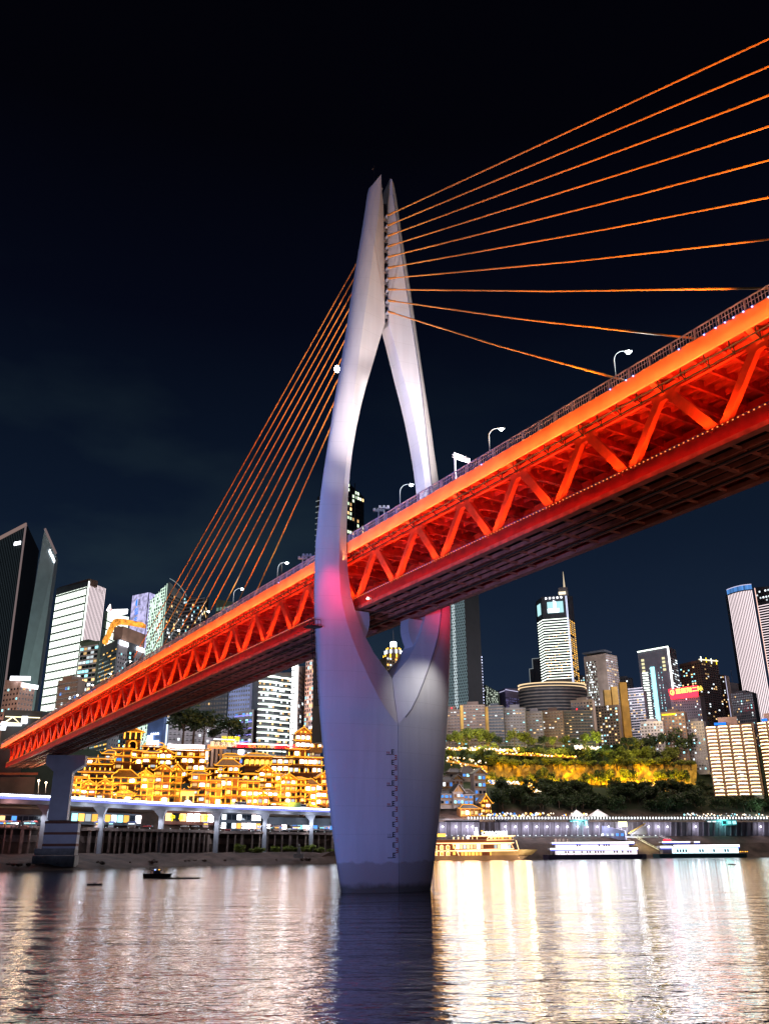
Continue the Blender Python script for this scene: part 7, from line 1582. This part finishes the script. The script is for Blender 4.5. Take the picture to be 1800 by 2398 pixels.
T, xq, zq = pontoon(1272, 1516, Yb, 'long two deck ferry glowing pink white with blue edged roofs', [(1300, 1492, 2002, 1991, wl_), (1306, 1474, 1986, 1978, wl_), (1292, 1306, 2002, 1990, Wb)], wall('hull_navy', (.03, .02, .08)), emi('roof_blaze', (1, .96, 1), 3.6, sample=True), [(1288, 1493, 1987.5, 1.3), (1293, 1486, 1973.5, 1.2)], [(1315, 1480, 1995, 26, [W_dark, wl_, Wp], 1.3), (1350, 1430, 1980, 14, [W_dark, wl_], 1.2)], 2001)
for k, g in enumerate('重庆水上'): text_mb(g, 2.2, V((xq(1300 + 9 * k), Yb + 2, zq(1971))), X1, (0, 0, 1)).build('lettering', emi('letters_pale', (1, .7, .6), .9), T)
MB().tube([V((xq(1336), Yb + 4, zq(1973))), V((xq(1336), Yb + 4, zq(1945)))], .18, 5).build('mast', Wl, T)
Yb = tY(1530, -12); wc = emi('cabin_cyan', (.6, .92, 1), 1.9, rnd=.3, sample=True)
T, xq, zq = pontoon(1530, 1752, Yb, 'low ferry with cyan lit portholes, green hull and one blazing roof strip', [(1580, 1730, 1998, 1984, wc), (1552, 1574, 1998, 1984, Wb), (1562, 1640, 1980, 1975, Wg)], wall('hull_green', (.01, .06, .07)), emi('roof_blaze', (1, 1, 1), 3.6, sample=True), [(1578, 1732, 1981, 1.9), (1546, 1574, 1983, 1.7), (1552, 1617, 1971.5, .9), (1627, 1640, 1971.5, .9)], [(1584, 1728, 1992, 22, [W_dark, wc, E_sw, Wt], 2.2)], 1999)
MB().box(V((xq(1566), Yb + 2, zq(1967))), (5.5, .4, 1.2)).build('red_sign', E_sr, T)
for k in range(6): inst('string_lamp', E_lan, T, V((xq(1732 + k * 4), Yb + 3, zq(1995))), (.6, .6, .6), 0, 'ball')
# river police boat
p = onz(365, 2056, 0); T = thing('patrol_boat', 'small dark patrol boat with raised cabin, orange and blue lamps, on the open water', 'boat', p)
k = .62
def bp_(x, y, z): return p + V((x, y, z)) * k
MB().prism([bp_(-5.2, -1.2, 0), bp_(4, -1.4, 0), bp_(6.2, 0, 0), bp_(4, 1.4, 0), bp_(-5.2, 1.2, 0)], -.2, 1.1, [bp_(-5.4, -1.4, 0), bp_(4.2, -1.6, 0), bp_(7.0, 0, 0), bp_(4.2, 1.6, 0), bp_(-5.4, 1.4, 0)]).build('hull', M_black, T)
MB().hexa([bp_(-1.5, -1, 1.1), bp_(3, -1, 1.1), bp_(3, 1, 1.1), bp_(-1.5, 1, 1.1)], [bp_(-.9, -.9, 2.8), bp_(1.6, -.9, 2.8), bp_(1.6, .9, 2.8), bp_(-.9, .9, 2.8)]).build('cabin', wall('boat_blue', (.02, .04, .1)), T)
MB().box(bp_(.4, 0, 3.0), (3, 2, .2)).build('cabin_roof', M_dark, T); MB().tube([bp_(-4.8, 0, 1), bp_(-4.8, 0, 3.4)], .06, 5).build('flagpole', M_dark, T); MB().tube([bp_(.4, 0, 3), bp_(.4, 0, 4.2)], .08, 5).build('mast', M_dark, T)
inst('lamp', E_so, T, bp_(1.4, -.6, 3.3), (.35,) * 3, 0, 'ball'); inst('lamp', E_blue, T, bp_(-.4, -.6, 3.3), (.35,) * 3, 0, 'ball')
for sx2 in (2.6, -2.4):
    pass
M_cloth = pbr('dark_clothing', (.02, .02, .03), .8)
def person(base, facing, label, lean=.25, arm=.5, group=None, standing=False):
    """one continuous dark figure: torso, head, arms and legs from a skin skeleton"""
    me = bpy.data.meshes.new('person'); hz = .0
    if standing: J = [(0, 0, .95), (0, 0, 1.2), (0, 0, 1.45), (0, 0, 1.6), (0, 0, 1.72), (.18, 0, 1.42), (.24, .12, 1.12), (.22, .3, .95), (-.18, 0, 1.42), (-.24, .12, 1.12), (-.22, .3, .95), (.1, 0, .9), (.11, .03, .48), (.11, 0, .05), (-.1, 0, .9), (-.11, .03, .48), (-.11, 0, .05)]
    else: J = [(0, 0, .25), (0, lean * .4, .5), (0, lean, .75), (0, lean * 1.15, .9), (0, lean * 1.25, 1.03), (.18, lean, .72), (.24, lean + arm * .5, .55), (.15, lean + arm, .55), (-.18, lean, .72), (-.24, lean + arm * .5, .55), (-.15, lean + arm, .55), (.12, .1, .22), (.13, .45, .38), (.13, .75, .12), (-.12, .1, .22), (-.13, .45, .38), (-.13, .75, .12)]
    Ed = [(0, 1), (1, 2), (2, 3), (3, 4), (2, 5), (5, 6), (6, 7), (2, 8), (8, 9), (9, 10), (0, 11), (11, 12), (12, 13), (0, 14), (14, 15), (15, 16)]
    me.from_pydata(J, Ed, []); o = bpy.data.objects.new('person', me); COL.objects.link(o); o.location = base; o.rotation_euler = (0, 0, facing); o.scale = (.7, .7, .7)
    sk = o.modifiers.new('skin', 'SKIN'); o.modifiers.new('sub', 'SUBSURF').levels = 1
    rad = [.15, .14, .17, .07, .12, .07, .055, .045, .07, .055, .045, .1, .08, .06, .1, .08, .06]
    for i, v in enumerate(me.skin_vertices[0].data): v.radius = (rad[i], rad[i]); v.use_root = (i == 0)
    me.materials.append(M_cloth); tag(o, label, 'person', group)
person(bp_(-2.6, 0, 1.1), -pi / 2, 'person in dark clothes standing at the stern of the patrol boat', standing=True)
person(bp_(3.6, 0, 1.1), -pi / 2, 'person in dark clothes standing at the bow of the patrol boat', standing=True)
# rowing boat with four rowers
p = onz(423, 2058, 0); T = thing('rowing_boat', 'very narrow rowing boat with four crouched rowers right of the patrol boat', 'boat', p)
MB().prism([bp_(-8.2, 0, 0), bp_(-5, -.4, 0), bp_(5, -.4, 0), bp_(8.2, 0, 0), bp_(5, .4, 0), bp_(-5, .4, 0)], -.1, .32).build('hull', M_black, T)
for i, x in enumerate((-4.6, -1.9, 1.7, 3.6)):
    MB().bar(bp_(x + .4, -.3, .6), bp_(x - .8, -2.8, .1), .07).build('oar', M_dark, T)
    person(bp_(x, 0, .15), -pi / 2, ['rower at the very stern, leaning forward', 'second rower, set apart from the others', 'third rower, close behind the bow rower', 'bow rower in the narrow boat'][i], lean=.3)
for (px, rw, lb, lb2) in ((220, 2073, 'lone small kayak left of the patrol boat', 'paddler bent over in the lone kayak near the left bank'), (1712, 2025, 'lone skiff trailing a wake at the right side', 'sitting person in the skiff at the right side')):
    p = onz(px, rw, 0); T = thing('kayak', lb, 'kayak', p)
    MB().prism([bp_(-2.4, 0, 0), bp_(-1, -.4, 0), bp_(1.2, -.4, 0), bp_(2.6, 0, 0), bp_(1.2, .4, 0), bp_(-1, .4, 0)], -.1, .3, [bp_(-2.6, 0, 0), bp_(-1, -.5, 0), bp_(1.2, -.5, 0), bp_(3, 0, 0), bp_(1.2, .5, 0), bp_(-1, .5, 0)]).build('hull', M_black, T)
    MB().bar(bp_(-.4, -.9, .3), bp_(.9, .8, 1.2), .06).build('paddle', M_dark, T); person(bp_(0, 0, .1), -pi / 2, lb2, lean=.2)
